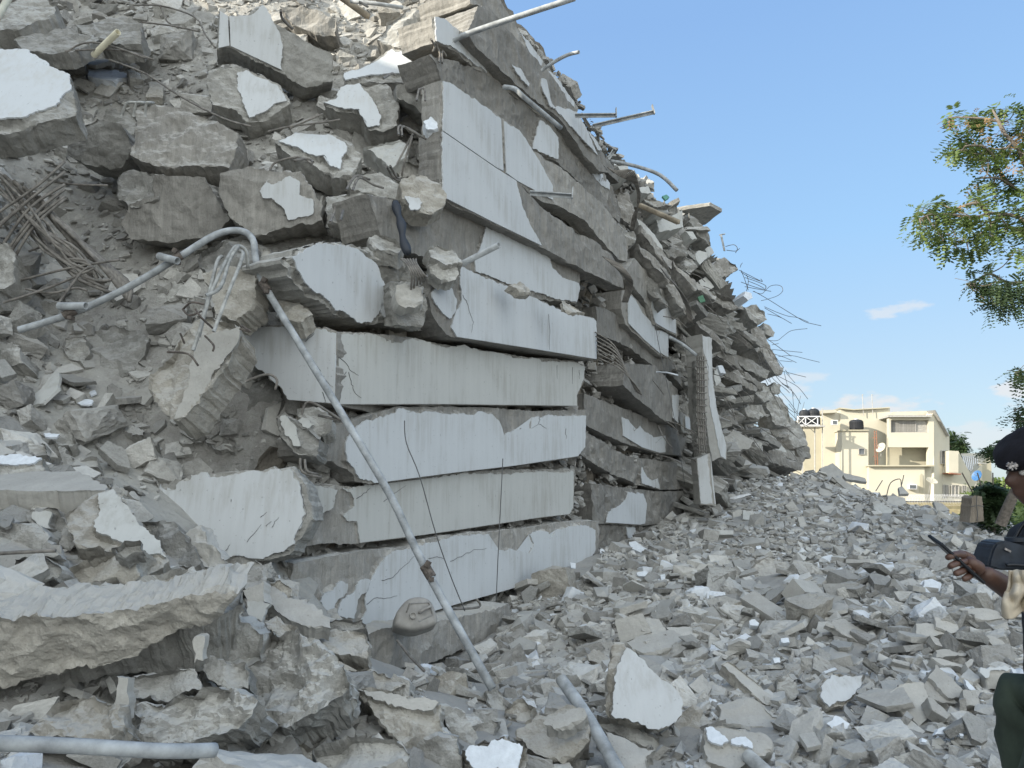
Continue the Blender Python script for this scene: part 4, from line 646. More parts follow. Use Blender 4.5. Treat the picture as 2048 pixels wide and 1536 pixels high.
for crop, pts, lb in [('d1', [(80, 1400), (240, 1450), (262, 1500), (200, 1520), (90, 1470)], 'dark sided slab under the phone side'), ('d1', [(265, 1335), (420, 1335), (590, 1370), (585, 1410), (430, 1420), (360, 1400)], 'wide low slab below the cloth'), ('d1', [(-60, 1450), (60, 1450), (180, 1510), (60, 1540), (-60, 1540)], 'broad flat plate with a split beside it'),
                      ('d2', [(275, 225), (400, 250), (590, 320), (570, 345), (420, 310)], 'long thin plank slab before the cloth'), ('d2', [(60, 200), (140, 230), (275, 310), (250, 332), (120, 290)], 'wedge plate left of the plank slab'), ('d2', [(75, 420), (200, 440), (400, 500), (380, 530), (180, 490)], 'thin ledge slab above the cream cornered block'),
                      ('d2', [(600, 210), (640, 200), (780, 250), (890, 330), (880, 420), (760, 370), (690, 300)], 'sharply folded plate by the trouser top'), ('d2', [(120, 345), (220, 340), (330, 370), (460, 385), (420, 405), (240, 410), (130, 420)], 'dark mouthed slab below the wedge plate'), ('d2', [(415, 480), (470, 435), (500, 445), (480, 500), (450, 540)], 'pale oval plate beside the thin ledge slab'),
                      ('d2', [(-10, 690), (40, 640), (230, 800), (340, 870), (200, 880), (30, 800)], 'shaded underside slab of the cream cornered block'), ('d2', [(40, 820), (100, 830), (270, 1000), (230, 1040), (90, 950)], 'grey strip slab beside the cracked slab'), ('c10', [(910, 910), (960, 900), (1100, 1010), (1095, 1050), (1000, 1010)], 'white edged slab on the crest below the house'),
                      ('c10', [(615, 720), (680, 730), (850, 850), (830, 880), (700, 800)], 'dark plank like slab near the crest'), ('c10', [(1030, 860), (1160, 880), (1170, 920), (1100, 950), (1030, 910)], 'square plate on the crest'), ('c10', [(1370, 905), (1440, 920), (1495, 970), (1400, 978)], 'bluish plate at the right end of the crest'),
                      ('c10', [(695, 690), (860, 730), (875, 760), (720, 740), (700, 715)], 'light trough shaped slab at the crest'), ('c10', [(520, 660), (620, 620), (700, 690), (680, 745), (560, 740)], 'brown boulder at the crest before the house'), ('c10', [(1110, 800), (1140, 790), (1190, 850), (1120, 850)], 'small upright wedge on the crest'),
                      ('c10', [(1590, 1060), (1640, 1045), (1800, 1090), (1950, 1160), (1900, 1180), (1700, 1110)], 'long pale beam below the brick pillar'), ('c10', [(1270, 1150), (1400, 1170), (1560, 1230), (1480, 1260), (1300, 1190)], 'long flat slab above the phone'), ('c10', [(780, 940), (830, 915), (860, 960), (830, 1010), (790, 980)], 'upright plate on the rubble slope'),
                      ('c10', [(355, 1020), (400, 1015), (430, 1090), (380, 1110)], 'white pointed plate on the rubble slope'), ('c10', [(520, 800), (600, 830), (640, 880), (590, 880), (520, 850)], 'slanting plate in the upper rubble slope')]:
    blk(lb, crop, pts, (.05, -.7, .7), .1, m=random.choice([M_SMOOTH, M_SMOOTH, M_RUB2]) if 'M_RUB2' in globals() else M_SMOOTH, front=.012, amp=.012, rag=.012, lift=.12)
# hollow block
def hollow_block():
    c = px('c9', 1330, 625); Y = march(*c, .15); p = P(*c, Y); R = Matrix.Rotation(math.radians(28), 3, 'Z')@Matrix.Rotation(math.radians(38), 3, 'X')@Matrix.Rotation(math.radians(12), 3, 'Y')
    vs = []; fs = []; w, h, d, t = .36, .20, .18, .035
    for cx_, cz, sx, sz in ((-w/2+t/2, 0, t, h), (w/2-t/2, 0, t, h), (0, h/2-t/2, w-2*t, t), (0, -h/2+t/2, w-2*t, t)): box_data(vs, fs, R@Vector((cx_, 0, cz)), sx, d, sz, R)
    tag(ob('hollow_block', mesh('hollow_block', vs, fs, M_SMOOTH), None, p), 'hollow concrete block with one rectangular opening, in the rubble', 'hollow block')
hollow_block()
# --- standing slabs and column between facade and far pile ---
blk('tall standing slab with a thin white edge beside the bare column', 'c6', [(780, 430), (812, 470), (830, 620), (852, 800), (882, 930), (905, 1000), (905, 1075), (870, 1062), (835, 1082), (815, 1000), (795, 800), (785, 600)], (.55, -.83, 0), .45, [[(782, 440), (828, 450), (826, 620), (850, 800), (880, 930), (900, 1000), (898, 1070), (872, 1055), (850, 950), (818, 800), (808, 700), (812, 600), (785, 520)]], Y=15.2, m=M_SMOOTH, **FL, name='floor_slab', cat='floor slab', sink=False)
blk('white painted column foot standing at the end of the facade', 'c6', [(750, 1065), (820, 1040), (832, 1150), (852, 1312), (770, 1302)], (.1, -.99, 0), .35, [[(752, 1068), (806, 1046), (815, 1150), (832, 1300), (772, 1298)], [(822, 1045, S_), (832, 1150, S_), (848, 1300, S_), (842, 1300, S_), (824, 1150, S_)]], Y=14.6, m=M_SMOOTH, **FL, name='painted_column', cat='column')
col = blk('crushed column shaft with bare hoops above the white foot', 'c6', [(752, 560), (790, 550), (798, 700), (800, 900), (806, 1045), (762, 1060), (756, 850), (752, 700)], (.1, -.99, 0), .3, Y=14.8, name='crushed_column', cat='column', front=.08)
for k in range(4):
    x = 757+k*11; tube('bar', [P(*px('c6', x-3, 545), 14.62), P(*px('c6', x, 800), 14.55), P(*px('c6', x+6, 1040), 14.5)], .014, M_BAR, parent=col)
for k in range(15):
    y = 565+k*33; tube('hoop', [P(*px('c6', 750, y), 14.6), P(*px('c6', 775, y+3), 14.48), P(*px('c6', 803, y+1), 14.6)], .012, M_BAR, parent=col)
# --- far pile of slabs ---
FP = [('d4', [(60, 700), (110, 660), (190, 680), (200, 730), (110, 820), (70, 760)], 'white plate at the rim of the far pile', 1), ('d4', [(160, 620), (230, 610), (270, 680), (210, 740), (190, 680)], 'second pale plate at the rim of the far pile', 1),
 ('d4', [(-20, 700), (40, 760), (100, 840), (0, 920), (-60, 880)], 'squarish tilted slab left of the white plate', 0), ('d4', [(200, 880), (260, 800), (380, 730), (460, 770), (530, 800), (550, 850), (480, 900), (350, 950), (220, 980), (180, 940)], 'layered slab end bulging at the far skyline', 0),
 ('d4', [(190, 1120), (300, 1130), (480, 1200), (540, 1290), (460, 1300), (300, 1230), (190, 1190)], 'thick slab end under the bulging one', 0), ('d4', [(100, 990), (180, 950), (270, 1060), (180, 1120), (130, 1080)], 'white scored block in the far pile', 1), ('d4', [(0, 1080), (80, 1010), (150, 1090), (110, 1110), (20, 1100)], 'pale block left of the scored one', 1),
 ('d4', [(590, 1160), (610, 1110), (680, 1130), (690, 1180), (640, 1210)], 'white rounded rock at the far skyline', 2), ('d4', [(60, 430), (110, 440), (210, 540), (200, 560), (120, 510)], 'long white sliver near the far skyline', 1), ('d4', [(0, 450), (40, 470), (80, 530), (40, 530), (-10, 490)], 'short white sliver near the far skyline', 1),
 ('d4', [(0, 240), (60, 290), (160, 400), (240, 520), (260, 600), (180, 560), (80, 440), (0, 340)], 'dark slab end along the far skyline', 0), ('d4', [(620, 1280), (740, 1250), (830, 1340), (850, 1420), (760, 1480), (660, 1400)], 'big rough lump at the far skyline', 0),
 ('d4', [(200, 1290), (340, 1350), (560, 1450), (640, 1520), (600, 1540), (400, 1440), (250, 1370)], 'long beam end sloping through the far pile', 0), ('d5', [(575, 30), (680, 100), (740, 250), (850, 430), (840, 485), (760, 470), (640, 260), (560, 100)], 'torn beam hanging off the far edge of the pile', 0),
 ('d5', [(680, 20), (740, 60), (775, 110), (760, 148), (700, 120)], 'dark round chunk on the torn beam', 0), ('d5', [(745, 600), (780, 560), (830, 590), (830, 640), (790, 668), (755, 650)], 'ball shaped lump hanging from bars', 0),
 ('d5', [(200, 220), (330, 290), (450, 360), (480, 440), (380, 400), (220, 290)], 'dusty slab end roofing the dark slot', 0), ('d5', [(205, 330), (340, 400), (520, 470), (530, 520), (450, 520), (300, 470)], 'slab forming the floor of the dark slot', 0), ('d5', [(450, 500), (560, 540), (640, 600), (620, 640), (520, 600)], 'jagged slab tongue in the far pile', 0),
 ('d5', [(215, 440), (250, 440), (282, 550), (240, 590), (220, 520)], 'small white edged block by the standing slab', 1), ('d5', [(250, 410), (300, 412), (330, 480), (280, 480)], 'small pale block above the white edged one', 2), ('d5', [(230, 590), (300, 590), (420, 690), (430, 750), (260, 710)], 'crumpled slab layer beside the standing slab', 0),
 ('d5', [(600, 640), (720, 640), (760, 720), (680, 740)], 'wedge shaped block in the far pile', 0), ('d5', [(510, 790), (560, 750), (660, 770), (700, 850), (620, 890), (540, 860)], 'crystal like grey block in the far pile', 0), ('d5', [(740, 980), (780, 940), (900, 940), (920, 1000), (880, 1060), (790, 1050)], 'rounded slab end low in the far pile', 0),
 ('d5', [(290, 990), (440, 1010), (580, 1090), (540, 1160), (470, 1170), (330, 1120)], 'wide smooth block behind the standing slab', 3), ('d5', [(450, 1180), (560, 1110), (640, 1240), (560, 1340), (500, 1330)], 'diamond shaped block at the foot of the far pile', 3), ('d5', [(660, 1010), (760, 1050), (860, 1160), (910, 1290), (850, 1310), (790, 1230), (700, 1100)], 'long pale slab sliding off the far pile', 1),
 ('d5', [(600, 1140), (640, 1150), (730, 1300), (700, 1310), (620, 1200)], 'narrow slab beside the long pale one', 0), ('d5', [(300, 870), (420, 880), (450, 930), (380, 950), (300, 920)], 'dark layered block by the standing slab', 0), ('d5', [(380, 1340), (440, 1320), (520, 1340), (500, 1380), (400, 1390)], 'round rock at the foot of the standing slab', 0),
 ('d5', [(940, 1090), (1000, 1040), (1090, 1150), (1100, 1250), (1000, 1230)], 'grey boulder at the end of the far pile', 0), ('d5', [(930, 960), (1000, 940), (1060, 1020), (1050, 1110), (950, 1060)], 'dark shaggy lump at the end of the far pile', 0), ('d5', [(700, 640), (830, 700), (900, 800), (925, 960), (780, 950), (700, 780)], 'shaggy mass of broken layers at the far edge', 0), ('d5', [(880, 820), (980, 930), (1055, 1000), (1070, 1130), (940, 1160), (880, 980)], 'rough block mass just before the tank stand', 0), ('d5', [(640, 560), (700, 560), (770, 700), (700, 720)], 'narrow dark block under the hanging lump', 0), ('d5', [(870, 1170), (950, 1180), (960, 1270), (890, 1280)], 'stone before the end of the far pile', 0),
 ('c3', [(915, 830), (930, 815), (1010, 820), (1068, 790), (1078, 885), (1030, 900), (935, 918)], 'white painted box end on the upper far pile', 1), ('c3', [(900, 765), (960, 760), (992, 800), (940, 800)], 'white chip beside the brown board', 1), ('c3', [(800, 835), (880, 900), (950, 1000), (965, 1060), (965, 1140), (920, 1080), (870, 980), (820, 900)], 'long strip with white paint running down the far pile', 1),
 ('c3', [(790, 940), (900, 1010), (1000, 1180), (1090, 1300), (1100, 1390), (1040, 1330), (950, 1190), (860, 1070), (800, 990)], 'long bare strip under the white painted one', 0), ('c3', [(760, 1010), (830, 1050), (900, 1150), (950, 1260), (1000, 1350), (900, 1280), (820, 1180), (750, 1100)], 'streaked panel between the two bar bundles', 0),
 ('c3', [(540, 715), (600, 740), (700, 850), (760, 910), (730, 930), (640, 830)], 'rounded dark slab end above the sagging bare edge', 0), ('c3', [(710, 925), (790, 915), (800, 960), (770, 985), (720, 960)], 'small stub poking from the facade', 0), ('c3', [(1090, 910), (1130, 915), (1155, 955), (1130, 960)], 'white leaf like plate in the upper far pile', 1),
 ('c3', [(960, 1020), (1060, 1000), (1110, 1020), (1100, 1050), (1000, 1060)], 'grooved slab in the upper far pile', 0), ('c3', [(820, 710), (920, 720), (1010, 760), (900, 760)], 'flat slab at the top of the far pile', 0), ('c3', [(810, 660), (870, 650), (890, 690), (830, 690)], 'pale plate on the skyline notch', 1),
 ('c3', [(690, 530), (750, 530), (760, 590), (720, 580)], 'small white plate behind the drooping bars', 1), ('c3', [(690, 690), (760, 680), (800, 780), (780, 860), (720, 830)], 'dark rock cluster inside the drooping bars', 0)]
for crop, pts, lb, k in FP:
    cu = sum(px(crop, *p)[0] for p in pts)/len(pts); cv = sum(px(crop, *p)[1] for p in pts)/len(pts); q = PA(cu, cv, -.1)
    blk(lb, crop, pts, (.45, -.85, .25 if k else .15), .5 if cu < 1480 else .7, Y=q.y, m=(M_FORM, M_PLG, M_FOAM, M_SMOOTH)[k] if k != 0 else random.choice([M_ROCK, M_FORM]), front=.02 if k else .09, amp=.02 if k else .05, rag=.02 if k else .04, frq=2.5)

rs = random.Random(11)
for k in range(34):
    u0 = rs.uniform(1265, 1520); v0 = (400+(u0-1250)*.95)+rs.uniform(10, 470)*(1 if u0 < 1450 else .75)
    if v0 > 900 or (u0 < 1420 and v0 > 600): continue
    sl_ = (985-v0)/(1900-u0)*rs.uniform(.7, 1.5); Ln = rs.uniform(50, 130); h_ = rs.uniform(9, 20); u1 = u0+Ln; v1 = v0+Ln*sl_
    if u1 > 1500+(v1-500)*.27: continue
    q = PA((u0+u1)/2, (v0+v1)/2, -.05)
    slab('crushed_layer', 'thin crushed floor layer squeezed in the far pile', 'floor layer', 'o', [(u0, v0), ((u0+u1)/2, (v0+v1)/2-rs.uniform(0, 6)), (u1, v1), (u1-4, v1+h_*.8), ((u0+u1)/2, (v0+v1)/2+h_-rs.uniform(0, 4)), (u0+6, v0+h_)], Y=q.y-rs.uniform(.1, .5), n=(.5, -.84, .2), th=.8, amp=.05, rag=.03, front=.06, m=rs.choice([M_ROCK, M_FORM, M_FORM]), group='crushed floor layers of the far pile', sink=False, frq=2.5)
for crop, pts, lb, c in (('c3', [(950, 705), (975, 695), (992, 712), (970, 728)], 'green plastic scrap near the top of the far pile', (.10, .26, .20)), ('c3', [(1160, 1295), (1190, 1285), (1205, 1320), (1175, 1330)], 'green cloth scrap in the middle of the far pile', (.09, .2, .12)), ('c9', [(1285, 480), (1310, 475), (1330, 505), (1300, 520)], 'dark red rag beside the corrugated block', (.18, .07, .06)),
    ('c3', [(1195, 1262), (1215, 1262), (1212, 1280)], 'orange scrap above the green cloth', (.45, .25, .1)), ('c9', [(930, 118), (1040, 95), (1060, 100), (945, 135)], 'white strip of trim high on the rubble', (.6, .6, .6))):
    cu, cv = px(crop, *pts[0]); blk(lb, crop, pts, (.2, -.8, .5), .05, Y=(PA(cu, cv, .1).y if crop == 'c3' else None), m=plain('scrap', c, .8), name='scrap', cat='scrap', front=.02, amp=.01, rag=.01, lift=.15)
# ================= pipes, bars, wires =================
pole = tpx('steel_pole', 'o', [(38, 660, 5.9), (140, 628, 5.95), (250, 578, 6.0), (352, 518, 6.05), (430, 470, 6.15), (478, 461, 6.2), (505, 478, 6.15), (512, 520, 6.1), (530, 572, 6.05), (600, 690, 5.9), (690, 838, 5.75), (780, 990, 5.55), (850, 1135, 5.4), (985, 1378, 5.05)], .029, M_PIPE,
    'long galvanised pole bent over a rock and leaning across the white facade', 'pole', hollow=True, sides=12)
def coupler(u, v, Y, d, label):
    p = P(u, v, Y)-pole.location; vs, fs = [], []
    for s in (-1, 1): tube_data([p-d*.05, p+d*.05], .038, 10, vs=vs, fs=fs, k=1); break
    box_data(vs, fs, p+Vector((0, -.02, .055)), .04, .04, .04, Matrix.Rotation(.5, 3, 'Y')); box_data(vs, fs, p+Vector((.03, -.03, -.05)), .035, .05, .03)
    c, v2 = recentre(vs); return ob('clamp', mesh('clamp', v2, fs, M_RUST), pole, c)
D1 = (P(352, 518, 6.05)-P(140, 628, 5.95)).normalized(); D2 = (P(600, 690, 5.9)-P(530, 572, 6.05)).normalized()
for a in ((140, 626, 5.93, D1), (352, 516, 6.03, D1), (530, 574, 6.03, D2), (856, 1143, 5.38, D2)): coupler(*a, '')
for a, b in ((((318, 512, 5.98), (355, 522, 5.9)), 'upper'), (((118, 612, 5.9), (172, 612, 5.85)), 'lower')):
    tpx('pipe_stub', 'o', a, .031, M_PIPE, f'short cut pipe stub clamped to the {b} part of the bent pole', 'pipe stub', hollow=True, sides=12)
for cr_, pts, r, lb in [('o', [(-60, 1484, 2.42), (150, 1492, 2.5), (330, 1502, 2.6), (430, 1500, 2.72)], .024, 'thick galvanised pipe across the bottom left corner'), ('o', [(1122, 1358, 4.6), (1185, 1450, 4.3), (1262, 1590, 3.9)], .036, 'short thick galvanised pipe lying toward the viewer at the bottom'),
    ('o', [(1495, 1512, 4.35), (1560, 1570, 4.1)], .04, 'pipe end just showing at the bottom edge'), ('o', [(893, 88, 8.0), (950, 62, 7.9), (1150, -4, 7.5)], .032, 'long galvanised pipe sticking out over the sky at the top'),
    ('o', [(1083, 141, 9.4), (1110, 123, 9.3), (1135, 110, 9.2), (1158, 104, 9.1)], .024, 'short kinked pipe sticking out at the skyline'), ('o', [(1008, 174, 8.2), (1030, 178, 8.1), (1050, 196, 8.1), (1122, 256, 8.6)], .028, 'bent pipe lying against the upper facade'),
    ('o', [(925, 527, 7.2), (998, 490, 6.9)], .03, 'stub of pipe above the projecting white edge'), ('o', [(1222, 322, 10.8), (1270, 332, 10.6), (1320, 350, 10.4), (1354, 381, 10.3)], .028, 'drooping curved pipe over the sky'),
    ('c6', [(610, 445, 13), (680, 485, 12.9), (750, 540, 12.8)], .03, 'pipe poking out before the bare column'), ('c2', [(590, 8, 9.0), (740, 22, 8.9), (895, 45, 9.0)], .025, 'thin pipe lying along the top edge'), ('c1', [(550, 322, 8.1), (690, 188, 7.7)], .036, 'cream plastic pipe end poking from the rubble'),
    ('c1', [(-20, 110, 8.1), (50, -10, 8.3)], .04, 'pale plastic pipe in the top left corner')]:
    cream = 'plastic' in lb; tpx('pipe', cr_, pts, r, M_PVC if cream else M_PIPE, lb, 'pipe', hollow=True, sides=10, group='loose pipes')
def angle_iron(pts, lb, Y):
    a, b = [P(*p, Y) for p in pts]; vs, fs = [], []; d = b-a; q = d.to_track_quat('X', 'Z').to_matrix(); c = (a+b)/2
    box_data(vs, fs, c, d.length, .05, .012, q); box_data(vs, fs, c+q@Vector((0, .022, -.02)), d.length, .008, .045, q); box_data(vs, fs, b+q@Vector((.01, 0, .02)), .014, .06, .14, q)
    c, vs = recentre(vs); tag(ob('angle_iron', mesh('angle_iron', vs, fs, M_PIPE), None, c), lb, 'angle iron')
angle_iron([(1150, 229), (1231, 228)], 'upper short angle iron with an upturned end plate', 10.3); angle_iron([(1185, 250), (1306, 222)], 'lower longer angle iron with an end plate', 10.2); angle_iron([(1060, 383), (1143, 389)], 'thin steel strip sticking from the white facade', 8.6)
angle_iron([(1215, 316), (1226, 299)], 'dark bracket stub at the skyline', 10.7); angle_iron([(1450, 502), (1443, 470)], 'dark upright steel stub on the far skyline', 17.5)
b = tpx('wooden_board', 'c3', [(818, 762, 12.6), (1045, 862, 12.0)], .05, M_WOOD, 'brown board sticking out of the upper far pile', 'board', sides=4, k=1)
tpx('wooden_board', 'c2', [(500, -40, 9.3), (690, 95, 9.1)], .05, M_WOOD, 'yellowish board at the top edge', 'board', sides=4, k=1)
tpx('rag', 'c2', [(850, 1180, 7.0), (862, 1240, 6.95), (885, 1310, 6.9), (895, 1400, 6.85), (925, 1485, 6.8)], lambda t: .03+.02*math.sin(t*9)**2, plain('black_rag', (.03, .035, .045), .6), 'black twisted rag hanging over the broken edge', 'rag', sides=7)
def bars(group, lst, r, m, name='rebar', cat='reinforcing bar'):
    for cr_, pts, lb in lst: tpx(name, cr_, pts, r, m, lb, cat, group=group, sides=6, k=4)
# mesh of heavy bars at the left
lst = []
for k in range(11):
    o = k*52; lst.append(('c4', [(-60+o*.55, -190+o*.32+random.uniform(-20, 20), 6.8-k*.03), (240+o*.4, 30+o*.45+random.uniform(-20, 20), 6.6), (470+o*.52, 250+o*.42, 6.5), (640+o*.22, 440+o*.30, 6.45)], 'thick ribbed bar of the tangled mesh in the left hollow'))
bars('thick bars of the tangled mesh at left', lst, .021, M_BAR)
bars('cross bars of the tangled mesh at left', [('c4', [(-40+random.uniform(-50, 50), 380-k*75, 6.45), (200+random.uniform(-40, 40), 100-k*50+random.uniform(-40, 40), 6.45), (380, -60-k*40+random.uniform(-60, 60), 6.55)], 'thin bar crossing the thick ones in the left hollow') for k in range(-2, 5)], .013, M_BAR)
lst = []
for k in range(16):
    o = k*34; r4 = lambda q: random.uniform(-q, q); lst.append(('c4', [(-70+o*.7+r4(40), -150+o*.75+r4(40), 6.7), (150+o*.55+r4(50), 60+o*.75+r4(50), 6.45), (340+o*.45+r4(40), 230+o*.5+r4(50), 6.4), (470+o*.35+r4(50), 390+o*.3+r4(50), 6.45)], 'long bar sagging in the dense bundle of the left hollow'))
bars('dense bundle of bars in the left hollow', lst, .014, M_BAR)
bars(None, [('c4', [(10, 500, 6.5), (400, 400, 6.4), (700, 350, 6.45)], 'long thin bar running right from the left bar tangle'), ('c4', [(170, 300, 6.7), (400, 235, 6.6), (450, 385, 6.5), (440, 380, 6.5)], 'thin bar bent to a hook in the bar tangle'),
   ('c4', [(20, 600, 6.2), (150, 560, 6.2), (320, 500, 6.3), (550, 400, 6.3)], 'thin bar below the long one in the bar tangle'), ('c4', [(335, 615, 6.2), (480, 420, 6.3), (550, 395, 6.3)], 'short slanting bar over the lower clamp'),
   ('c4', [(150, 520, 6.3), (300, 545, 6.3), (440, 515, 6.3), (510, 530, 6.3)], 'wavy thin bar over the pipe end'), ('c1', [(300, 1060, 7.0), (450, 1080, 6.9), (630, 1085, 6.9)], 'dark bent strip in the hollow under the dark lump'), ('c1', [(640, 350, 8.0), (850, 430, 7.8), (1050, 560, 7.6), (1300, 690, 7.4), (1470, 740, 7.3)], 'long thin bar running down over the upper slope'),
   ('c1', [(370, 320, 8.0), (480, 255, 8.0), (620, 260, 7.9), (850, 340, 7.8)], 'curved bar under the cream pipe end'), ('c1', [(380, 300, 8.0), (560, 290, 8.0), (740, 300, 7.9), (900, 350, 7.8)], 'second curved bar under the cream pipe end'),
   ('c1', [(830, 130, 8.6), (1000, 150, 8.5), (1170, 185, 8.4)], 'straight bar over the dark pit at the top'), ('c1', [(780, 30, 8.8), (950, 35, 8.7), (1140, 100, 8.5), (1200, 200, 8.3), (1260, 280, 8.2)], 'bar curving round the dark pit at the top'), ('c1', [(940, 40, 8.7), (975, 120, 8.6), (1000, 140, 8.6)], 'short bar dropping into the dark pit'),
   ('c1', [(1570, 770, 7.6), (1700, 740, 7.5), (1900, 715, 7.4), (1990, 700, 7.4)], 'bar with ties lying on the slope below the kite patch'), ('c1', [(1700, 750, 7.5), (1800, 705, 7.45), (1890, 665, 7.5)], 'shorter bar beside the bar with ties'),
   ('c1', [(1830, 960, 7.1), (1740, 920, 7.1), (1600, 960, 7.1), (1570, 1060, 7.1)], 'bar looped over the block with the plaster island'), ('c4', [(1440, 1060, 5.9), (1560, 1020, 5.9), (1620, 1050, 5.9), (1610, 1110, 5.9)], 'hooked bar at the foot of the left white end'),
   ('c4', [(1765, 1260, 5.9), (1790, 1190, 5.9), (1850, 1195, 5.9), (2000, 1290, 6.0)], 'bar looping over the lime splashed rock'), ('c4', [(1860, 1260, 5.95), (1990, 1290, 6.0)], 'short bar end by the pole'), ('c8', [(225, 150, 5.9), (235, 210, 5.85), (320, 235, 5.95)], 'outer bent bar pair beside the bluish slab'), ('c8', [(245, 155, 5.9), (255, 205, 5.85), (300, 220, 5.95)], 'inner bent bar pair beside the bluish slab'),
   ('c7', [(0, 575, 3.95), (120, 568, 3.95), (248, 562, 3.95)], 'thin straight rod at the left border'), ('c8', [(660, 965, 5.9), (720, 1040, 5.6), (780, 1100, 5.4)], 'thin bar leaning before the plinth'), ('c8', [(895, 825, 6.4), (1025, 815, 6.8), (1015, 780, 6.8)], 'pipe like bar lying on the plinth'),
   ('c10', [(940, 830, 17), (990, 750, 17)], 'pair of stubby bars on the crest, left one'), ('c10', [(1130, 800, 17), (1150, 710, 17)], 'upright bar on the crest below the window unit'), ('c10', [(1020, 870, 16.5), (1050, 770, 16.5), (1120, 740, 16.5), (1130, 790, 16.5)], 'hooped bar on the crest'),
   ('c2', [(860, 960, 7.6), (960, 770, 7.5)], 'slanting bar left of the white facade'), ('c2', [(890, 1030, 7.6), (900, 960, 7.5), (950, 800, 7.5)], 'pair bar beside the slanting one')], .011, M_BAR)
bars('bar hooks on the grooved beam end', [('c1', [(712+k*68, 682, 7.0), (740+k*58, 608, 6.95), (790+k*40, 600, 6.95), (870+k*14, 618-k*8, 7.1)], 'pale bar hook on the grooved beam end') for k in range(3)], .014, M_BARL)
bars('bars along the leaning column', [('c4', [(1130, 880, 5.35), (1190, 690, 5.4), (1250, 440, 5.6), (1275, 350, 5.7), (1300, 330, 5.75)], 'pale long bar on the leaning column, nearest its left edge'), ('c4', [(1165, 800, 5.4), (1215, 600, 5.45), (1290, 420, 5.6), (1350, 310, 5.75), (1390, 268, 5.85), (1440, 300, 5.9), (1450, 400, 5.95)], 'pale long bar on the leaning column, looping over the top rock'),
   ('c4', [(1205, 560, 5.4), (1290, 510, 5.5), (1340, 360, 5.7), (1395, 265, 5.8)], 'pale bar on the leaning column with a free lower end'), ('c4', [(1250, 770, 5.4), (1330, 560, 5.5), (1420, 330, 5.75), (1400, 300, 5.8)], 'pale long bar on the leaning column, rightmost')], .015, M_BARL)
bars('stirrups of the leaning column', [('c4', p, 'thin rusty stirrup sticking from the leaning column') for p in ([(1070, 640, 5.5), (1120, 600, 5.4), (1195, 610, 5.4)], [(1070, 640, 5.5), (1110, 675, 5.4), (1180, 650, 5.45)], [(1145, 640, 5.35), (1180, 690, 5.3), (1245, 750, 5.4)], [(1200, 795, 5.4), (1250, 850, 5.3), (1245, 885, 5.3)], [(1055, 780, 5.3), (1080, 840, 5.3)], [(980, 890, 5.3), (1100, 900, 5.2), (1160, 970, 5.2)], [(1405, 755, 5.5), (1465, 770, 5.4), (1410, 735, 5.5)])], .008, M_RUST)
hk = [[(975, 590), (990, 520), (1005, 560)], [(1025, 590), (1020, 520), (985, 525)], [(870, 790), (880, 735), (1000, 800)], [(890, 795), (900, 740), (1030, 815)], [(1105, 365), (1110, 310), (1080, 240)], [(1125, 370), (1125, 300), (1150, 330)], [(600, 1115), (640, 1040), (720, 1080), (780, 1100)], [(565, 1110), (620, 1030), (700, 1050)], [(800, 975), (840, 1040), (880, 1060)], [(820, 970), (860, 1040), (880, 1040)],
      [(1060, 230), (1080, 270), (1070, 300)], [(690, 40), (640, 10)], [(180, 60), (190, 110), (250, 170)], [(470, 1300), (490, 1250), (500, 1200)], [(530, 1290), (545, 1230)], [(780, 460), (830, 430), (850, 440)], [(370, 950), (340, 930), (260, 940)]]
bars('bent bar ends poking out along the broken corner', [('c2', [(a, b, PA(*px('c2', a, b), -.05).y-.12*(i == 0)) for i, (a, b) in enumerate(p)], 'bent bar end poking from the broken corner of the stacked floors') for p in hk], .012, M_BAR)
bars('bars in the gap of the fifth floor edge', [('c5', [(740+k*17, 200, 6.6), (770+k*12, 230, 6.5), (800+k*16, 300, 6.45), (790+k*20, 420-k*25, 6.6)], 'sagging bar in the gap of the fifth floor edge') for k in range(6)], .010, M_BAR)
bars('wires hanging down the white facade', [('c8', [(692, -20, 6.2), (700, 80, 6.2), (760, 230, 6.2), (830, 480, 6.2), (900, 680, 6.25), (962, 832, 6.3)], 'curving wire hanging over the lower white edges'), ('c8', [(1132, 150, 7.4), (1125, 300, 7.4), (1112, 560, 7.3), (1102, 790, 7.3)], 'straight wire hanging at the right of the lower white edges'),
   ('c6', [(540, 380, 11.5), (560, 500, 11.5), (640, 880, 11.5), (690, 1200, 11.6)], 'thin wire hanging past the corner')], .0045, M_WIRE, 'wire', 'wire')
tpx('conduit', 'c6', [(545, 625, 11.5), (600, 628, 11.3), (655, 642, 11.2)], .012, M_FOAM, 'white plastic conduit sticking from the sagging slab', 'conduit')
# bundles past the corner
bd = []
for k in range(9):
    bd.append(('c3', [(630+k*4, 540+k*4, 10.6), (700+k*9, 590-k*4, 10.6), (790+k*3, 640+k*3, 10.9), (805+k*1.5, 740, 11.2), (800-k*3, 830, 11.5), (780-k*2, 910, 11.8)], 'bar in the bundle drooping over the corner'))
for k in range(9): bd.append(('c3', [(600+k*12, 1060+k*5, 10.6), (690+k*10, 1140+k*6, 10.6), (740+k*4, 1210+k*5, 10.8), (715+k*4, 1330, 11)], 'bar in the bundle drooping over the corner'))
for k in range(7): bd.append(('c6', [(230+k*3, 420+k*22, 10.7), (330+k*5, 490+k*20, 10.7), (400+k*6, 640+k*8, 10.9), (440+k*5, 725+k*3, 11)], 'bar in the bundle drooping over the corner'))
for k in range(6): bd.append(('c3', [(940+k*7, 1130+k*10, 13), (1010+k*8, 1210+k*9, 13.4), (1080+k*6, 1330+k*5, 13.8), (1100+k*5, 1450, 14)], 'bar in the bundle drooping over the corner'))
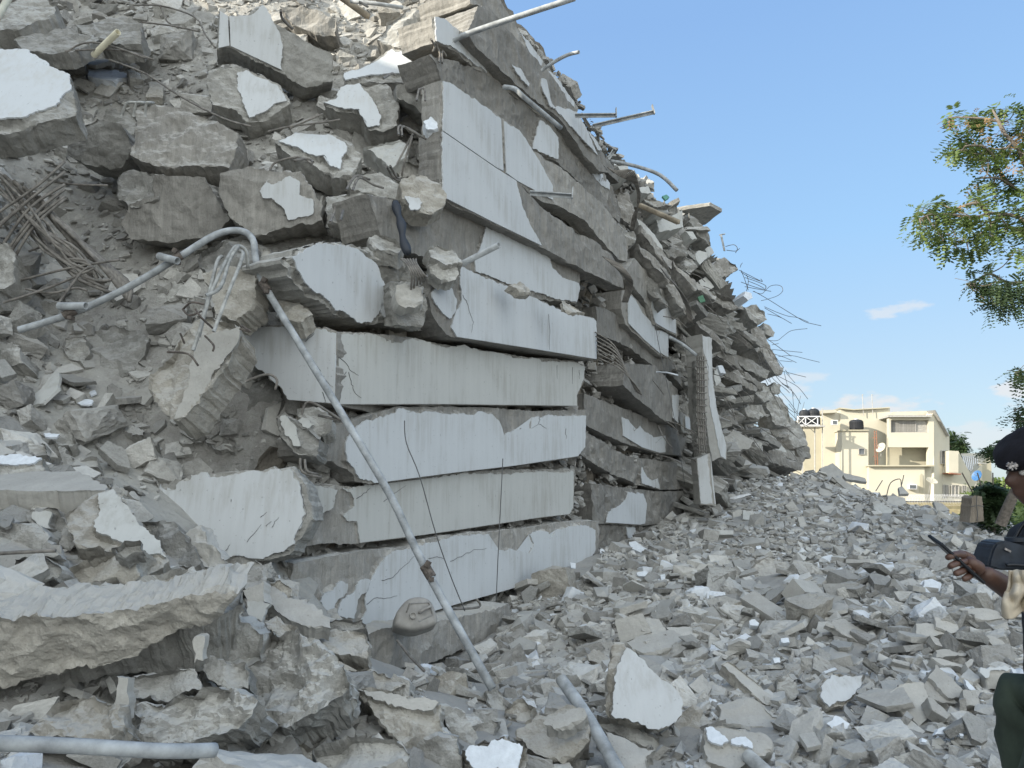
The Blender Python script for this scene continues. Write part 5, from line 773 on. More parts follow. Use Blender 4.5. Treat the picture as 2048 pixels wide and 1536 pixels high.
bars('bundles of bars drooping over the corner', bd, .010, M_BAR)
# bars against the sky
def skyY(u): return PA(u, 700, 0).y
sky_l = []
for p in [[(540, 880), (660, 940), (790, 1005), (775, 975)], [(560, 900), (640, 950), (770, 1000)], [(600, 960), (720, 1000), (830, 1050), (820, 1100)], [(560, 1010), (700, 1060), (820, 1090), (830, 1050)], [(640, 1000), (740, 1040), (815, 1080)], [(600, 1060), (760, 1090), (890, 1112)], [(690, 1110), (780, 1140), (830, 1100), (880, 1055), (950, 1042), (1005, 1060), (1015, 1110), (960, 1160), (860, 1195), (780, 1215)],
          [(700, 1110), (850, 1195), (1050, 1320), (1250, 1440), (1330, 1465), (1440, 1490)], [(815, 1280), (950, 1340), (1080, 1385), (1180, 1400), (1300, 1450)], [(820, 1295), (950, 1370), (1115, 1465)], [(850, 1360), (960, 1385), (1040, 1420)], [(390, 620), (480, 600), (520, 640), (500, 690)], [(400, 660), (500, 670), (545, 640)], [(550, 850), (560, 820), (575, 800)], [(560, 880), (600, 980), (640, 1100)], [(620, 930), (640, 1000), (620, 1110)]]:
    sky_l.append(('d4', p))
for p in [[(710, 185), (790, 185), (850, 140), (920, 95), (1060, 78)], [(740, 225), (800, 212)], [(740, 265), (880, 280), (1015, 293)], [(770, 310), (860, 340), (962, 385)], [(800, 330), (920, 322), (1040, 350), (1172, 382)], [(810, 367), (925, 378)], [(620, 300), (680, 430), (760, 540), (860, 620), (900, 660)], [(640, 290), (720, 420), (820, 560), (930, 650), (1000, 760)], [(760, 490), (880, 550), (980, 610), (1065, 715)],
          [(850, 470), (880, 590), (890, 610), (820, 560)], [(860, 450), (900, 500)], [(870, 480), (950, 570)], [(790, 670), (850, 760), (930, 830), (960, 830)], [(820, 650), (900, 740), (980, 850)], [(925, 645), (935, 760), (950, 880), (960, 950)], [(1000, 685), (975, 800), (955, 960)], [(1033, 742), (1000, 860), (945, 1010)], [(620, 340), (660, 460), (720, 560)], [(650, 270), (700, 420), (750, 500)], [(700, 480), (730, 560), (745, 600)]]:
    sky_l.append(('d5', p))
bars('loose bars bristling from the far skyline', [(c, [(a, b, skyY(px(c, p[0][0], p[0][1])[0])-.6) for a, b in p], 'thin bar bristling from the far skyline') for c, p in sky_l], .008, M_WIRE)
rl = []
for k in range(60):
    u = random.uniform(1300, 1590); v = random.uniform(460+(u-1300)*.9, 960); q = PA(u, v, .2).y; a = random.uniform(.2, 1.1); l_ = random.uniform(25, 60)
    rl.append(('o', [(u, v, q), (u+math.cos(a)*l_*.5+random.uniform(-6, 6), v+math.sin(a)*l_*.5, q-.2), (u+math.cos(a)*l_, v+math.sin(a)*l_+random.uniform(0, 12), q-.1)], 'thin bar tangled in the face of the far pile'))
bars('bars tangled in the far pile', rl, .009, M_BAR)
# ================= jerrycan =================
def jerrycan():
    p = P(*px('c8', 745, 848), 6.35); n = Vector((.25, -.86, .45)).normalized(); ex = Vector((0, 0, 1)).cross(n).normalized(); ey = n.cross(ex)
    root = empty('jerrycan', p, 'dusty grey plastic jerrycan lying on the plinth against the lowest white edge', 'jerrycan'); m = plain('dusty_plastic', (.30, .285, .26), .7, 0, .2, 8)
    w = [px('c8', *q) for q in ((648, 895), (652, 850), (672, 812), (705, 778), (745, 765), (785, 768), (815, 788), (835, 835), (842, 868), (832, 888), (790, 905), (740, 918), (690, 912))]
    pts = [Vector(((q-p).dot(ex), (q-p).dot(ey))) for q in (hit(*t, p, n) for t in w)]; c = sum(pts, Vector((0, 0)))/len(pts)
    sm = [Vector((a.x, a.y)) for a in smooth_path([Vector((*q, 0)) for q in pts+pts[:1]], 4)][:-1]
    vs, fs = [], []; N_ = len(sm); prof = [(0, .80), (.012, .93), (.03, .985), (.05, 1), (.18, 1), (.20, .96), (.215, .8)]
    for d, s in prof:
        for q in sm: r = c+(q-c)*s; vs.append(ex*r.x+ey*r.y-n*d)
    for i in range(len(prof)-1):
        for j in range(N_): k = (j+1) % N_; fs.append((i*N_+j, (i+1)*N_+j, (i+1)*N_+k, i*N_+k))
    fs.append(tuple(range(N_))); fs.append(tuple(range((len(prof)-1)*N_, len(prof)*N_))[::-1])
    ob('body', mesh('body', vs, fs, m, True), root)
    def q(x, y): return hit(*px('c8', x, y), p, n)-p
    tube('handle', [q(762, 838)+n*.002, q(765, 836)+n*.03, q(800, 822)+n*.03, q(806, 820)+n*.002], .013, m, parent=root) if False else ob('handle', mesh('handle', *tube_data([q(758, 842), q(764, 838)+n*.03, q(800, 820)+n*.03, q(808, 816)], .012, 8), m, True), root)
    vs, fs = tube_data([q(728, 858)-n*.005, q(728, 858)+n*.02, q(728, 858)+n*.035], .028, 14, True, 1); ob('spout', mesh('spout', vs, fs, m, True), root)
    vs, fs = [], []
    for a, b in (((715, 800), (800, 795)), ((800, 795), (818, 850)), ((755, 880), (818, 850)), ((715, 800), (700, 840))): tube_data([q(*a)+n*.001, q(*b)+n*.001], .006, 6, vs=vs, fs=fs, k=1)
    ob('rim', mesh('rim', vs, fs, m, True), root)
jerrycan(); EXCL.append(([px('c8', *q) for q in ((630, 760), (860, 760), (860, 930), (630, 930))], 99.))

for q in ([(1100, 1340), (1140, 1340), (1275, 1590), (1215, 1590)], [(930, 1330), (1000, 1330), (1005, 1385), (950, 1385)], [(-60, 1465), (440, 1480), (440, 1515), (-60, 1525)]): EXCL.append((q, 99.))
# ================= loose rubble =================
def base_frag(kind, detail, seed):
    r = random.Random(seed); bm = bmesh.new()
    if kind == 'plate':
        k = r.choice((4, 4, 5, 5, 6)); t = r.uniform(.08, .2); a0 = r.uniform(0, 6); sy = r.uniform(.5, .95); an = sorted(a0+2*math.pi*(i+r.uniform(-.28, .28))/k for i in range(k)); rr_ = [r.uniform(.72, 1.05) for _ in an]
        for s in (-1, 1):
            for a, q in zip(an, rr_): bm.verts.new((math.cos(a)*q+r.uniform(-.07, .07), math.sin(a)*q*sy+r.uniform(-.07, .07), s*t*r.uniform(.85, 1.15)))
    else:
        d = (1, r.uniform(.6, .9), r.uniform(.4, .75))
        for sx in (-1, 1):
            for sy in (-1, 1):
                for sz in (-1, 1):
                    bm.verts.new([q*dd*r.uniform(.55, 1.0) for q, dd in zip((sx, sy, sz), d)])
        bm.verts.new((r.uniform(-.3, .3), r.uniform(-.3, .3), d[2]*1.1))
    g = bmesh.ops.convex_hull(bm, input=bm.verts)
    bmesh.ops.delete(bm, geom=[e for e in g['geom_interior'] if isinstance(e, bmesh.types.BMVert)], context='VERTS')
    bmesh.ops.triangulate(bm, faces=bm.faces)
    for _ in range(detail):
        bmesh.ops.subdivide_edges(bm, edges=[e for e in bm.edges if e.calc_length() > .2], cuts=1, use_grid_fill=True); bmesh.ops.triangulate(bm, faces=bm.faces)
    if detail:
        s = Vector((seed*3.1, 0, 0)); m = .45 if kind == 'plate' else 1
        for v in bm.verts:
            q = v.co*2.2+s; v.co += (noise.noise_vector(q)*.05+noise.noise_vector(q*3)*.045+noise.noise_vector(q*8)*.03)*m
    bm.verts.index_update(); vs = np.array([v.co[:] for v in bm.verts]); fs = np.array([[v.index for v in f.verts] for f in bm.faces]); bm.free(); return vs, fs
shapes = ['plate']*23+['lump']*5
LO = [base_frag(s, 0, i) for i, s in enumerate(shapes)]; MI = [base_frag(s, 1, i) for i, s in enumerate(shapes)]; HI = [base_frag(s, 3, i) for i, s in enumerate(shapes)]
def normal_of(fld, x, y): e = .15; gx_ = (fld.np(x+e, y)-fld.np(x-e, y))/(2*e); gy_ = (fld.np(x, y+e)-fld.np(x, y-e))/(2*e); n = np.stack([-gx_, -gy_, np.ones_like(gx_)], -1); return n/np.linalg.norm(n, axis=-1, keepdims=True)
def rotm(nrm, tilt):
    k = len(nrm); z = nrm+rng.normal(0, 1, (k, 3))*tilt[:, None]; z /= np.linalg.norm(z, axis=1, keepdims=True); a = rng.uniform(0, 2*np.pi, k); t = np.stack([np.cos(a), np.sin(a), np.zeros(k)], 1)
    x = t-z*(t*z).sum(1, keepdims=True); x /= np.linalg.norm(x, axis=1, keepdims=True); y = np.cross(z, x); return np.stack([x, y, z], 2)
def merged(name, pos, R, size, hi, m, label, tint=None):
    kk = rng.integers(0, len(LO), len(pos)); T = rng.uniform(0, 1, len(pos)) if tint is None else tint; V, Fc, A_ = [], [], []; off = 0
    for i in range(len(pos)):
        v, f = (HI if hi[i] else LO)[kk[i]]; w = (v*size[i]*(1+rng.uniform(-.15, .15, 3)))@R[i].T+pos[i]; V.append(w); Fc.append(f+off); A_.append(np.full(len(v), T[i])); off += len(v)
    V = np.concatenate(V); Fc = np.concatenate(Fc); A_ = np.concatenate(A_); me = bpy.data.meshes.new(name); me.vertices.add(len(V)); me.vertices.foreach_set('co', V.astype(np.float32).ravel())
    me.loops.add(Fc.size); me.loops.foreach_set('vertex_index', Fc.astype(np.int32).ravel()); me.polygons.add(len(Fc)); me.polygons.foreach_set('loop_start', np.arange(0, Fc.size, 3, dtype=np.int32)); me.polygons.foreach_set('loop_total', np.full(len(Fc), 3, np.int32))
    at = me.attributes.new('tint', 'FLOAT', 'POINT'); at.data.foreach_set('value', A_.astype(np.float32)); me.materials.append(m); me.update(calc_edges=True); me.validate(); me.shade_flat()
    return tag(ob(name, me), label, 'debris', kind='stuff')
def proj(x, y, z):
    d = np.stack([x, y, z-CAMZ], -1); f = d[:, 1]*CP+d[:, 2]*SP; up = -d[:, 1]*SP+d[:, 2]*CP; f = np.maximum(f, .1); return 1024+F*d[:, 0]/f, 768-F*up/f, f
def sample_G(n, ymin, ymax):
    y = np.sqrt(rng.uniform(ymin**2, ymax**2, n)); x = y*rng.uniform(-.85, 1.0, n); z = G.np(x, y); da = (x-A0.x)*NA.x+(y-A0.y)*NA.y; sa = (x-A0.x)*TA.x+(y-A0.y)*TA.y; u, v, f = proj(x, y, z)
    k = ((da > -.25) | (sa < -.5)) & (u > -150) & (u < 2500) & (v < 1800)
    k &= ~((x > 8) & (y > 24)); k &= ~((np.abs(x-1.8) < .3) & (np.abs(y-2.5) < .35)); k &= clear(x, y, z+.04); return x[k], y[k], z[k]
ex_b = [(np.array(p), Y, min(a[0] for a in p), max(a[0] for a in p), min(a[1] for a in p), max(a[1] for a in p)) for p, Y in EXCL]
def clear(x, y, z, s=0):
    u, v, f = proj(x, y, z); bad = np.zeros(len(x), bool)
    for p, Y, u0, u1, v0, v1 in ex_b:
        c = np.where((u > u0) & (u < u1) & (v > v0) & (v < v1) & (y < Y+.12) & ~bad)[0]
        if len(c) == 0: continue
        ins = np.zeros(len(c), bool); j = len(p)-1; uu, vv = u[c], v[c]
        for i in range(len(p)):
            xi, yi = p[i]; xj, yj = p[j]; t = ((yi > vv) != (yj > vv)) & (uu < (xj-xi)*(vv-yi)/(yj-yi+1e-12)+xi); ins ^= t; j = i
        bad[c[ins]] = True
    return ~bad
PO, RO, SZ, HH = [], [], [], []
for n, y0, y1, s0, s1, hi in ((24000, 2, 6, .011, .028, 0), (9000, 2, 7, .028, .07, 0), (26000, 5, 13, .022, .07, 0), (4200, 2.5, 8, .06, .13, 1), (21000, 5, 21, .045, .11, 0), (5500, 6, 21, .09, .19, 0), (600, 3, 9, .11, .2, 1)):
    x, y, z = sample_G(n, y0, y1); s = s0*(s1/s0)**(rng.uniform(0, 1, len(x))**1.5); R = rotm(normal_of(G, x, y), np.full(len(x), .42))
    PO.append(np.stack([x, y, z-.06+relief_np(x, y, .06)+s*.12], 1)); RO.append(R); SZ.append(s); HH.append(np.full(len(x), hi))
merged('rubble', np.concatenate(PO), np.concatenate(RO), np.concatenate(SZ), np.concatenate(HH), M_RUB, 'grey rubble of small broken concrete covering the ground')
def sample_S(n, lo=4., hi=12.):
    out = []
    x = rng.uniform(-8, 6, n*3); y = rng.uniform(2.2, 16, n*3); z = S.np(x, y); nr = normal_of(S, x, y); da = (x-A0.x)*NA.x+(y-A0.y)*NA.y; sa = (x-A0.x)*TA.x+(y-A0.y)*TA.y; u, v, f = proj(x, y, z)
    w = 1/np.maximum(nr[:, 2], .25); w /= 3.2
    k = ((da < -.25) | ((sa < -.3) & (x < -.7))) & (u > -150) & (u < 1300) & (v < 1650) & (v > -150) & (rng.uniform(0, 1, n*3) < w) & (z > G.np(x, y)-.2) & clear(x, y, z+.04); return x[k], y[k], z[k], nr[k]
PO, RO, SZ, HH = [], [], [], []
for n, s0, s1, hi in ((22000, .018, .05, 0), (7000, .05, .11, 0), (2600, .09, .2, 1), (420, .18, .34, 1)):
    x, y, z, nr = sample_S(n); s = s0*(s1/s0)**(rng.uniform(0, 1, len(x))**1.4); PO.append(np.stack([x, y, z-.06+relief_np(x, y, .09)+s*.05], 1)+nr*s[:, None]*.08); RO.append(rotm(nr, np.full(len(x), .4))); SZ.append(s); HH.append(np.full(len(x), hi))
merged('slope_rubble', np.concatenate(PO), np.concatenate(RO), np.concatenate(SZ), np.concatenate(HH), M_RUB, 'dusty rubble of broken concrete lying on the steep slope at left', rng.uniform(0, .953, sum(map(len, SZ))))
# rubble squeezed between the floor slabs
n = 13000; s_ = rng.uniform(-.6, 21, n)**1.0; q = np.array([[A0.x+TA.x*a-NA.x*.45, A0.y+TA.y*a-NA.y*.45] for a in s_]); zt = S.np(q[:, 0], q[:, 1]); z = rng.uniform(-.1, 1, n)*zt+.05
offn = np.where(s_ < 5.4, rng.uniform(-.36, -.10, n), rng.uniform(-.75, -.4, n))+np.where(s_ > 11, .35, 0); offn = offn-np.where(s_ < 8, .03*z, .10*z*(s_-8)/6)
pos = np.stack([A0.x+TA.x*s_+NA.x*offn, A0.y+TA.y*s_+NA.y*offn, z], 1); sz = np.where(s_ < 11, rng.uniform(.03, .13, n), rng.uniform(.06, .3, n)); nr = np.tile([[NA.x*.5, NA.y*.5, .8]], (n, 1))
merged('packed_rubble', pos, rotm(nr, np.full(n, .5)), sz, (sz > .12).astype(int), M_RUB, 'crushed concrete packed between the stacked floor slabs', rng.uniform(0, .5, n))
# countable fragments lying on top: each an object of its own
frag_me = []
for i, (v, f) in enumerate(HI):
    for m_, mm_ in (('a', M_ROCK), ('b', M_SMOOTH)):
        if m_ == 'b' and i >= 16: continue
        me = bpy.data.meshes.new('concrete_fragment'); me.from_pydata(v.tolist(), [], f.tolist()); me.shade_flat(); me.materials.append(mm_ if i < 16 else M_TAN if i % 3 == 0 else M_ROCK); frag_me.append(me)
def place(name, label, group, x, y, z, nr, s, tilt=.35, dark=False):
    pool = [m for m in frag_me if m.materials[0] == M_ROCK] if dark else frag_me
    R = rotm(nr, np.full(len(x), tilt))
    for i in range(len(x)):
        o = bpy.data.objects.new(name, random.choice(pool)); COL.objects.link(o); M = Matrix(R[i].tolist()).to_4x4(); M.translation = Vector((x[i], y[i], z[i]+s[i]*.22)); o.matrix_world = M@Matrix.Diagonal((s[i]*(1.5 if dark else 1), s[i]*random.uniform(.8, 1.1), s[i]*random.uniform(.8, 1.2)*(.6 if dark else 1), 1)); tag(o, label, 'concrete fragment', group)
x, y, z = sample_G(420, 3.6, 9.5); k = slice(0, 190); x, y, z = x[k], y[k], z[k]; s = rng.uniform(.07, .17, len(x))*(.6+y/10)
place('concrete_fragment', 'loose angular concrete fragment lying on the rubble field', 'loose fragments on the rubble field', x, y, z, normal_of(G, x, y), s)
x, y, z, nr = sample_S(700); k = slice(0, 80); x, y, z, nr = x[k], y[k], z[k], nr[k]; s = rng.uniform(.1, .22, len(x))
place('concrete_fragment', 'loose angular concrete fragment lying on the steep debris slope', 'loose fragments on the debris slope', x, y, z, nr, s)
# slab ends jammed in the far pile
n = 150; s_ = rng.uniform(10.5, 21, n); q = A0.x+TA.x*s_-NA.x*.5, A0.y+TA.y*s_-NA.y*.5; zt = S.np(*q); z = rng.uniform(.1, 1, n)*zt; offn = rng.uniform(-.25, .15, n)-.10*z*(s_-8)/6
place('slab_fragment', 'broken slab end jammed in the face of the far pile', 'slab ends in the far pile', A0.x+TA.x*s_+NA.x*offn, A0.y+TA.y*s_+NA.y*offn, z, np.tile([[.25, -.15, .9]], (n, 1)), rng.uniform(.25, .75, n), .25, True)
# ================= person =================
M_SKIN = plain('dark_skin', (.085, .042, .028), .5, 0, .12, 18, .15, .5)
M_TROUS = plain('olive_cloth', (.045, .06, .042), .9, 0, .2, 9, .5); M_SHIRT = plain('dark_shirt', (.022, .024, .03), .9, 0, .2, 9, .4)
M_BERET = plain('beret_felt', (.008, .007, .011), .95, 0, .3, 40, .3); M_BADGE = plain('badge_metal', (.30, .28, .27), .45, .5, .5, 60, .4); M_BLACK = plain('black_plastic', (.012, .014, .018), .45, 0, .2, 20)
M_CLOTH = plain('beige_cloth', (.46, .40, .31), .9, 0, .12, 10, .4)
def skin(nodes, edges, m, name, sub=2, parent=None, extra=None):
    me = bpy.data.meshes.new(name); me.from_pydata([tuple(n[0]) for n in nodes], edges, []); o = bpy.data.objects.new(name, me); COL.objects.link(o)
    md = o.modifiers.new('s', 'SKIN'); md.use_smooth_shade = True; md.branch_smoothing = .6
    for i, n in enumerate(nodes): r = n[1] if isinstance(n[1], tuple) else (n[1], n[1]); me.skin_vertices[0].data[i].radius = r
    me.skin_vertices[0].data[0].use_root = True; s2 = o.modifiers.new('d', 'SUBSURF'); s2.levels = sub; s2.render_levels = sub
    dg = bpy.context.evaluated_depsgraph_get(); dg.update(); nm = bpy.data.meshes.new_from_object(o.evaluated_get(dg)); bpy.data.objects.remove(o)
    nm.name = name; nm.materials.clear(); nm.materials.append(m)
    return nm
def build_person():
    H = P(2078, 950, 2.5); bx = H.x+.07; base = Vector((bx, 2.5, -.03))
    root = empty('person', base, 'person in a black beret and olive trousers looking at a phone at the right edge', 'person')
    hand = P(1962, 1142, 2.12); elb = P(2095, 1228, 2.24); V = Vector; shl = V((bx+.0, 2.32, 1.43)); shr = V((bx+.0, 2.68, 1.43)); elr = V((bx+.08, 2.76, 1.15)); har = V((bx+.02, 2.74, .92)); neckb = V((bx+.0, 2.5, 1.49))
    nodes = [(V((bx-.02, 2.5, .97)), .10), (V((bx-.01, 2.5, 1.15)), .085), (V((bx, 2.5, 1.34)), .095), (neckb, .062), (H+V((.03, 0, -.06)), .058),
        (shl, .052), (elb, .042), (hand+(elb-hand)*.35, .033), (hand, .024), (shr, .052), (elr, .042), (har, .025)]
    e = [(0, 1), (1, 2), (2, 3), (3, 4), (2, 5), (5, 6), (6, 7), (7, 8), (2, 9), (9, 10), (10, 11)]; legs = []
    for s, kx in ((-1, -.14), (1, .02)):
        b = len(nodes); y = 2.5+s*.1; L_ = [V((bx-.05, y, .86)), V((bx+kx, y, .50)), V((bx+kx+.07, y, .10)), V((bx+kx+.04, y, .03)), V((bx+kx-.10, y, .0))]; legs.append(L_)
        nodes += [(q, r) for q, r in zip(L_, (.09, .06, .04, .038, .028))]; e += [(0, b), (b, b+1), (b+1, b+2), (b+2, b+3), (b+3, b+4)]
    bm = bmesh.new(); bm.from_mesh(skin(nodes, e, M_SKIN, 'body'))
    hb_ = bmesh.new(); bmesh.ops.create_uvsphere(hb_, u_segments=56, v_segments=40, radius=1); g_ = lambda a, w: math.exp(-(a/w)**2)
    for v in hb_.verts:
        x, y, z = v.co; fr = max(0, -x); X = x*(.094 if x < 0 else .108); Y_ = y*.077*(1-.28*max(0, -z-.25)); Z_ = z*.118
        X -= fr*(.026*g_(Y_, .013)*g_(Z_+.022, .024)+.007*g_(Z_-.03, .012)*g_(Y_, .05)+.011*g_(Z_+.064, .013)*g_(Y_, .024)+.010*g_(Z_+.1, .02)*g_(Y_, .026)-.011*g_(abs(Y_)-.032, .015)*g_(Z_-.008, .013)-.004*g_(Z_+.047, .006)*g_(Y_, .02))
        v.co = H+V((X, Y_, Z_))
    me = bpy.data.meshes.new('h'); hb_.to_mesh(me); hb_.free(); bm.from_mesh(me)
    # palm and fingers of the hand round the phone
    fwd = (hand-elb).normalized(); pa = P(1928, 1118, 2.10); ph0 = P(1868, 1078, 2.07); ph1 = P(1957, 1158, 2.10); pd = (ph1-ph0).normalized(); out = Vector((0, -1, 0)); upn = pd.cross(out).normalized()
    if upn.z < 0: upn = -upn
    palm = [(hand, .024), (hand+(pa-hand)*.4, (.030, .022)), (P(1938, 1128, 2.11), (.034, .022)), (P(1926, 1118, 2.11), (.026, .018))]
    bm.from_mesh(skin(palm, [(0, 1), (1, 2), (2, 3)], M_SKIN, 'p'))
    for i, (a, b_, c_, d_) in enumerate((((1930, 1110, 2.10), (1912, 1108, 2.065), (1898, 1114, 2.045), (1891, 1117, 2.06)), ((1932, 1122, 2.10), (1914, 1126, 2.06), (1902, 1131, 2.04), (1899, 1134, 2.06)), ((1938, 1134, 2.10), (1922, 1143, 2.06), (1912, 1147, 2.045), (1908, 1148, 2.06)), ((1946, 1144, 2.10), (1936, 1154, 2.07), (1928, 1158, 2.055), (1925, 1157, 2.065)))):
        bm.from_mesh(skin([(P(*a), .0105), (P(*b_), .0098), (P(*c_), .0088), (P(*d_), .0075)], [(0, 1), (1, 2), (2, 3)], M_SKIN, 'f'))
    bm.from_mesh(skin([(P(1950, 1124, 2.11), .014), (P(1938, 1112, 2.12), .0125), (P(1922, 1106, 2.125), .0105), (P(1914, 1108, 2.12), .009)], [(0, 1), (1, 2), (2, 3)], M_SKIN, 't'))
    for k in range(4):
        a = har; bm.from_mesh(skin([(a+Vector((-.02, -.03+k*.02, -.02)), .011), (a+Vector((-.06, -.03+k*.02, -.04)), .0095), (a+Vector((-.07, -.03+k*.02, -.07)), .008)], [(0, 1), (1, 2)], M_SKIN, 'f2'))
    for s in (-1, 1):   # ears
        q = H+Vector((.015, s*.078, -.015)); bm.from_mesh(skin([(q+Vector((0, 0, -.025)), (.008, .014)), (q+Vector((.005, s*.004, .0)), (.008, .018)), (q+Vector((0, 0, .028)), (.008, .014))], [(0, 1), (1, 2)], M_SKIN, 'e', 1))
    me = bpy.data.meshes.new('body'); bm.to_mesh(me); bm.free(); me.transform(Matrix.Translation(-base)); me.materials.append(M_SKIN); me.shade_smooth(); ob('body', me, root)
    def add(name, nm, label=None): nm.transform(Matrix.Translation(-base)); nm.shade_smooth(); return tag(ob(name, nm, root), label)
    tn = [(V((bx-.03, 2.5, 1.0)), .165), (V((bx-.04, 2.5, .92)), .17)]; te = [(0, 1)]
    for L_ in legs:
        b = len(tn); q = L_; tn += [(q[0]+V((-.075, 0, .03)), .14), ((q[0]+q[1])/2+V((-.095, 0, 0)), .135), (q[1], .098), ((q[1]+q[2])/2, .085), (q[2], .072)]; te += [(1, b), (b, b+1), (b+1, b+2), (b+2, b+3), (b+3, b+4)]
    nm = skin(tn, te, M_TROUS, 'trousers', 3)
    for v in nm.vertices:
        q = v.co; f = noise.noise(Vector((q.x*5, q.y*5, q.z*13)))*.012+noise.noise(Vector((q.x*9+q.z*14, q.y*9, q.z*6)))*.009; c = Vector((base.x, 2.5, q.z)); d = (q-c); d.z = 0; v.co = q+d.normalized()*f
    add('trousers', nm)
    pk, fk = [], []; box_data(pk, fk, Vector((bx-.11, 2.285, .72)), .15, .03, .19, Matrix.Rotation(.1, 3, 'Y')); c, pk = recentre(pk); o = ob('pocket', mesh('pocket', pk, fk, M_TROUS), root, c-base)
    sn = [(V((bx-.015, 2.5, .90)), .155), (V((bx-.015, 2.5, 1.02)), .155), (V((bx-.01, 2.5, 1.18)), .15), (V((bx, 2.5, 1.33)), .165), (neckb+V((0, 0, .0)), .082), (shl, .10), (shl+(elb-shl)*.78, .075), (shr, .10), (shr+(elr-shr)*.85, .075)]
    nm = skin(sn, [(0, 1), (1, 2), (2, 3), (3, 4), (3, 5), (5, 6), (3, 7), (7, 8)], M_SHIRT, 'shirt', 3)
    for v in nm.vertices: v.co += noise.noise_vector(v.co*9)*.008+noise.noise_vector(v.co*22)*.003
    add('shirt', nm)
    for L_ in legs: add('boot', skin([(L_[2]+V((0, 0, .1)), .062), (L_[3]+V((0, 0, .02)), .055), ((L_[3]+L_[4])/2, .048), (L_[4]+V((-.04, 0, .01)), .038)], [(0, 1), (1, 2), (2, 3)], M_BLACK, 'boot'))
    # beret: a soft disc, low over the brow, with its badge
    bm = bmesh.new(); bmesh.ops.create_uvsphere(bm, u_segments=32, v_segments=18, radius=1)
    for v in bm.verts:
        x, y, z = v.co; zz = z*.085 if z > 0 else z*.045; r = 1+(.12*math.sin(math.atan2(y, x)*3+1))*max(0, z); X = x*.135*r; Y_ = y*.125*r
        q = Vector((X, Y_, zz+.012*noise.noise(Vector((x*2, y*2, z*2))))); q = Matrix.Rotation(math.radians(-30), 3, 'Y')@q; v.co = H+Vector((-.005, -.012, .088))+q-base
    me = bpy.data.meshes.new('beret'); bm.to_mesh(me); bm.free(); me.materials.append(M_BERET); me.shade_smooth(); br = ob('beret', me, root)
    vs, fs = tube_data([H+Vector((.006+.101*math.cos(a), .081*math.sin(a), .058+.026*math.cos(a)))-base for a in [k*math.pi/8 for k in range(17)]], .009, 6, k=1); ob('sweatband', mesh('sweatband', vs, fs, M_BLACK, True), br)
    c = P(2024, 932, 2.36)-base; vs, fs = [], []; rb = random.Random(4)
    for k in range(9): box_data(vs, fs, c+Vector((rb.uniform(-.014, .014), rb.uniform(-.004, .004), rb.uniform(-.008, .008))), .009, .005, .007, Matrix.Rotation(rb.uniform(0, 3), 3, 'Y'))
    for k in range(8): a = k*math.pi/4; box_data(vs, fs, c+Vector((.015*math.cos(a), 0, .010*math.sin(a))), .007, .004, .004, Matrix.Rotation(-a, 3, 'Y'))
    cc, vs = recentre(vs); ob('badge', mesh('badge', vs, fs, M_BADGE), br, cc)
    for s in (-1, 1): vs, fs = [], []; q = H+Vector((-.076, s*.032, .008))-base; b2 = bmesh.new(); bmesh.ops.create_uvsphere(b2, u_segments=12, v_segments=8, radius=.011); me = bpy.data.meshes.new('eye'); b2.to_mesh(me); b2.free(); me.materials.append(plain('eye_white', (.5, .48, .45), .3)); ob('eye', me, root, q)
    # phone
    vs, fs = [], []; R = Matrix((pd, upn, pd.cross(upn))).transposed(); L_ = (ph1-ph0).length; box_data(vs, fs, Vector(), L_, .009, .072, R@Matrix.Rotation(.25, 3, 'X')); b3 = bmesh.new(); [b3.verts.new(v) for v in vs]; b3.verts.ensure_lookup_table(); [b3.faces.new([b3.verts[i] for i in f]) for f in fs]
    bmesh.ops.recalc_face_normals(b3, faces=b3.faces); bmesh.ops.bevel(b3, geom=b3.edges, offset=.0035, segments=3, affect='EDGES'); me = bpy.data.meshes.new('phone'); b3.to_mesh(me); b3.free(); me.materials.append(M_BLACK); phc = (ph0+ph1)/2
    tag(ob('phone', me, None, phc), 'dark smartphone held in the hand of the person at the right edge', 'phone')
    # camera hanging behind the forearm
    c = P(2035, 1112, 2.42); cr = empty('camera_gear', c, 'black photo camera with a lens ring hanging before the person', 'camera'); R = Matrix.Rotation(.15, 3, 'Y')
    b4 = bmesh.new(); pts = [P(*px('d1', *q), 2.36)-c for q in ((472, 1040), (478, 985), (505, 900), (528, 862), (590, 845), (620, 850), (730, 880), (790, 900), (790, 1050), (720, 1065), (560, 1062))]
    lo = [b4.verts.new(p) for p in pts]; hi = [b4.verts.new(p+Vector((0, .09, 0))) for p in pts]; b4.faces.new(lo); b4.faces.new(hi[::-1]); n = len(pts)
    for i in range(n): b4.faces.new((lo[i], hi[i], hi[(i+1) % n], lo[(i+1) % n]))
    bmesh.ops.recalc_face_normals(b4, faces=b4.faces); bmesh.ops.bevel(b4, geom=b4.edges, offset=.006, segments=2, affect='EDGES'); me = bpy.data.meshes.new('camera_body'); b4.to_mesh(me); b4.free(); me.materials.append(plain('camera_blue_black', (.017, .024, .036), .55, 0, .3, 30)); ob('camera_body', me, cr)
    for k, r in ((0, .026), (1, .031)): t0 = P(*px('d1', 672, 862-k*12), 2.40)-c; vs, fs = tube_data([t0, t0+Vector((0, 0, .012))], r, 20, True, 1); ob('lens_ring', mesh('lens_ring', vs, fs, M_BLACK, True), cr)
    t0 = P(*px('d1', 612, 915), 2.355)-c; vs, fs = box_data([], [], t0, .02, .004, .006, Matrix.Rotation(.5, 3, 'Y')); ob('plate', mesh('plate', vs, fs, M_BADGE), cr)
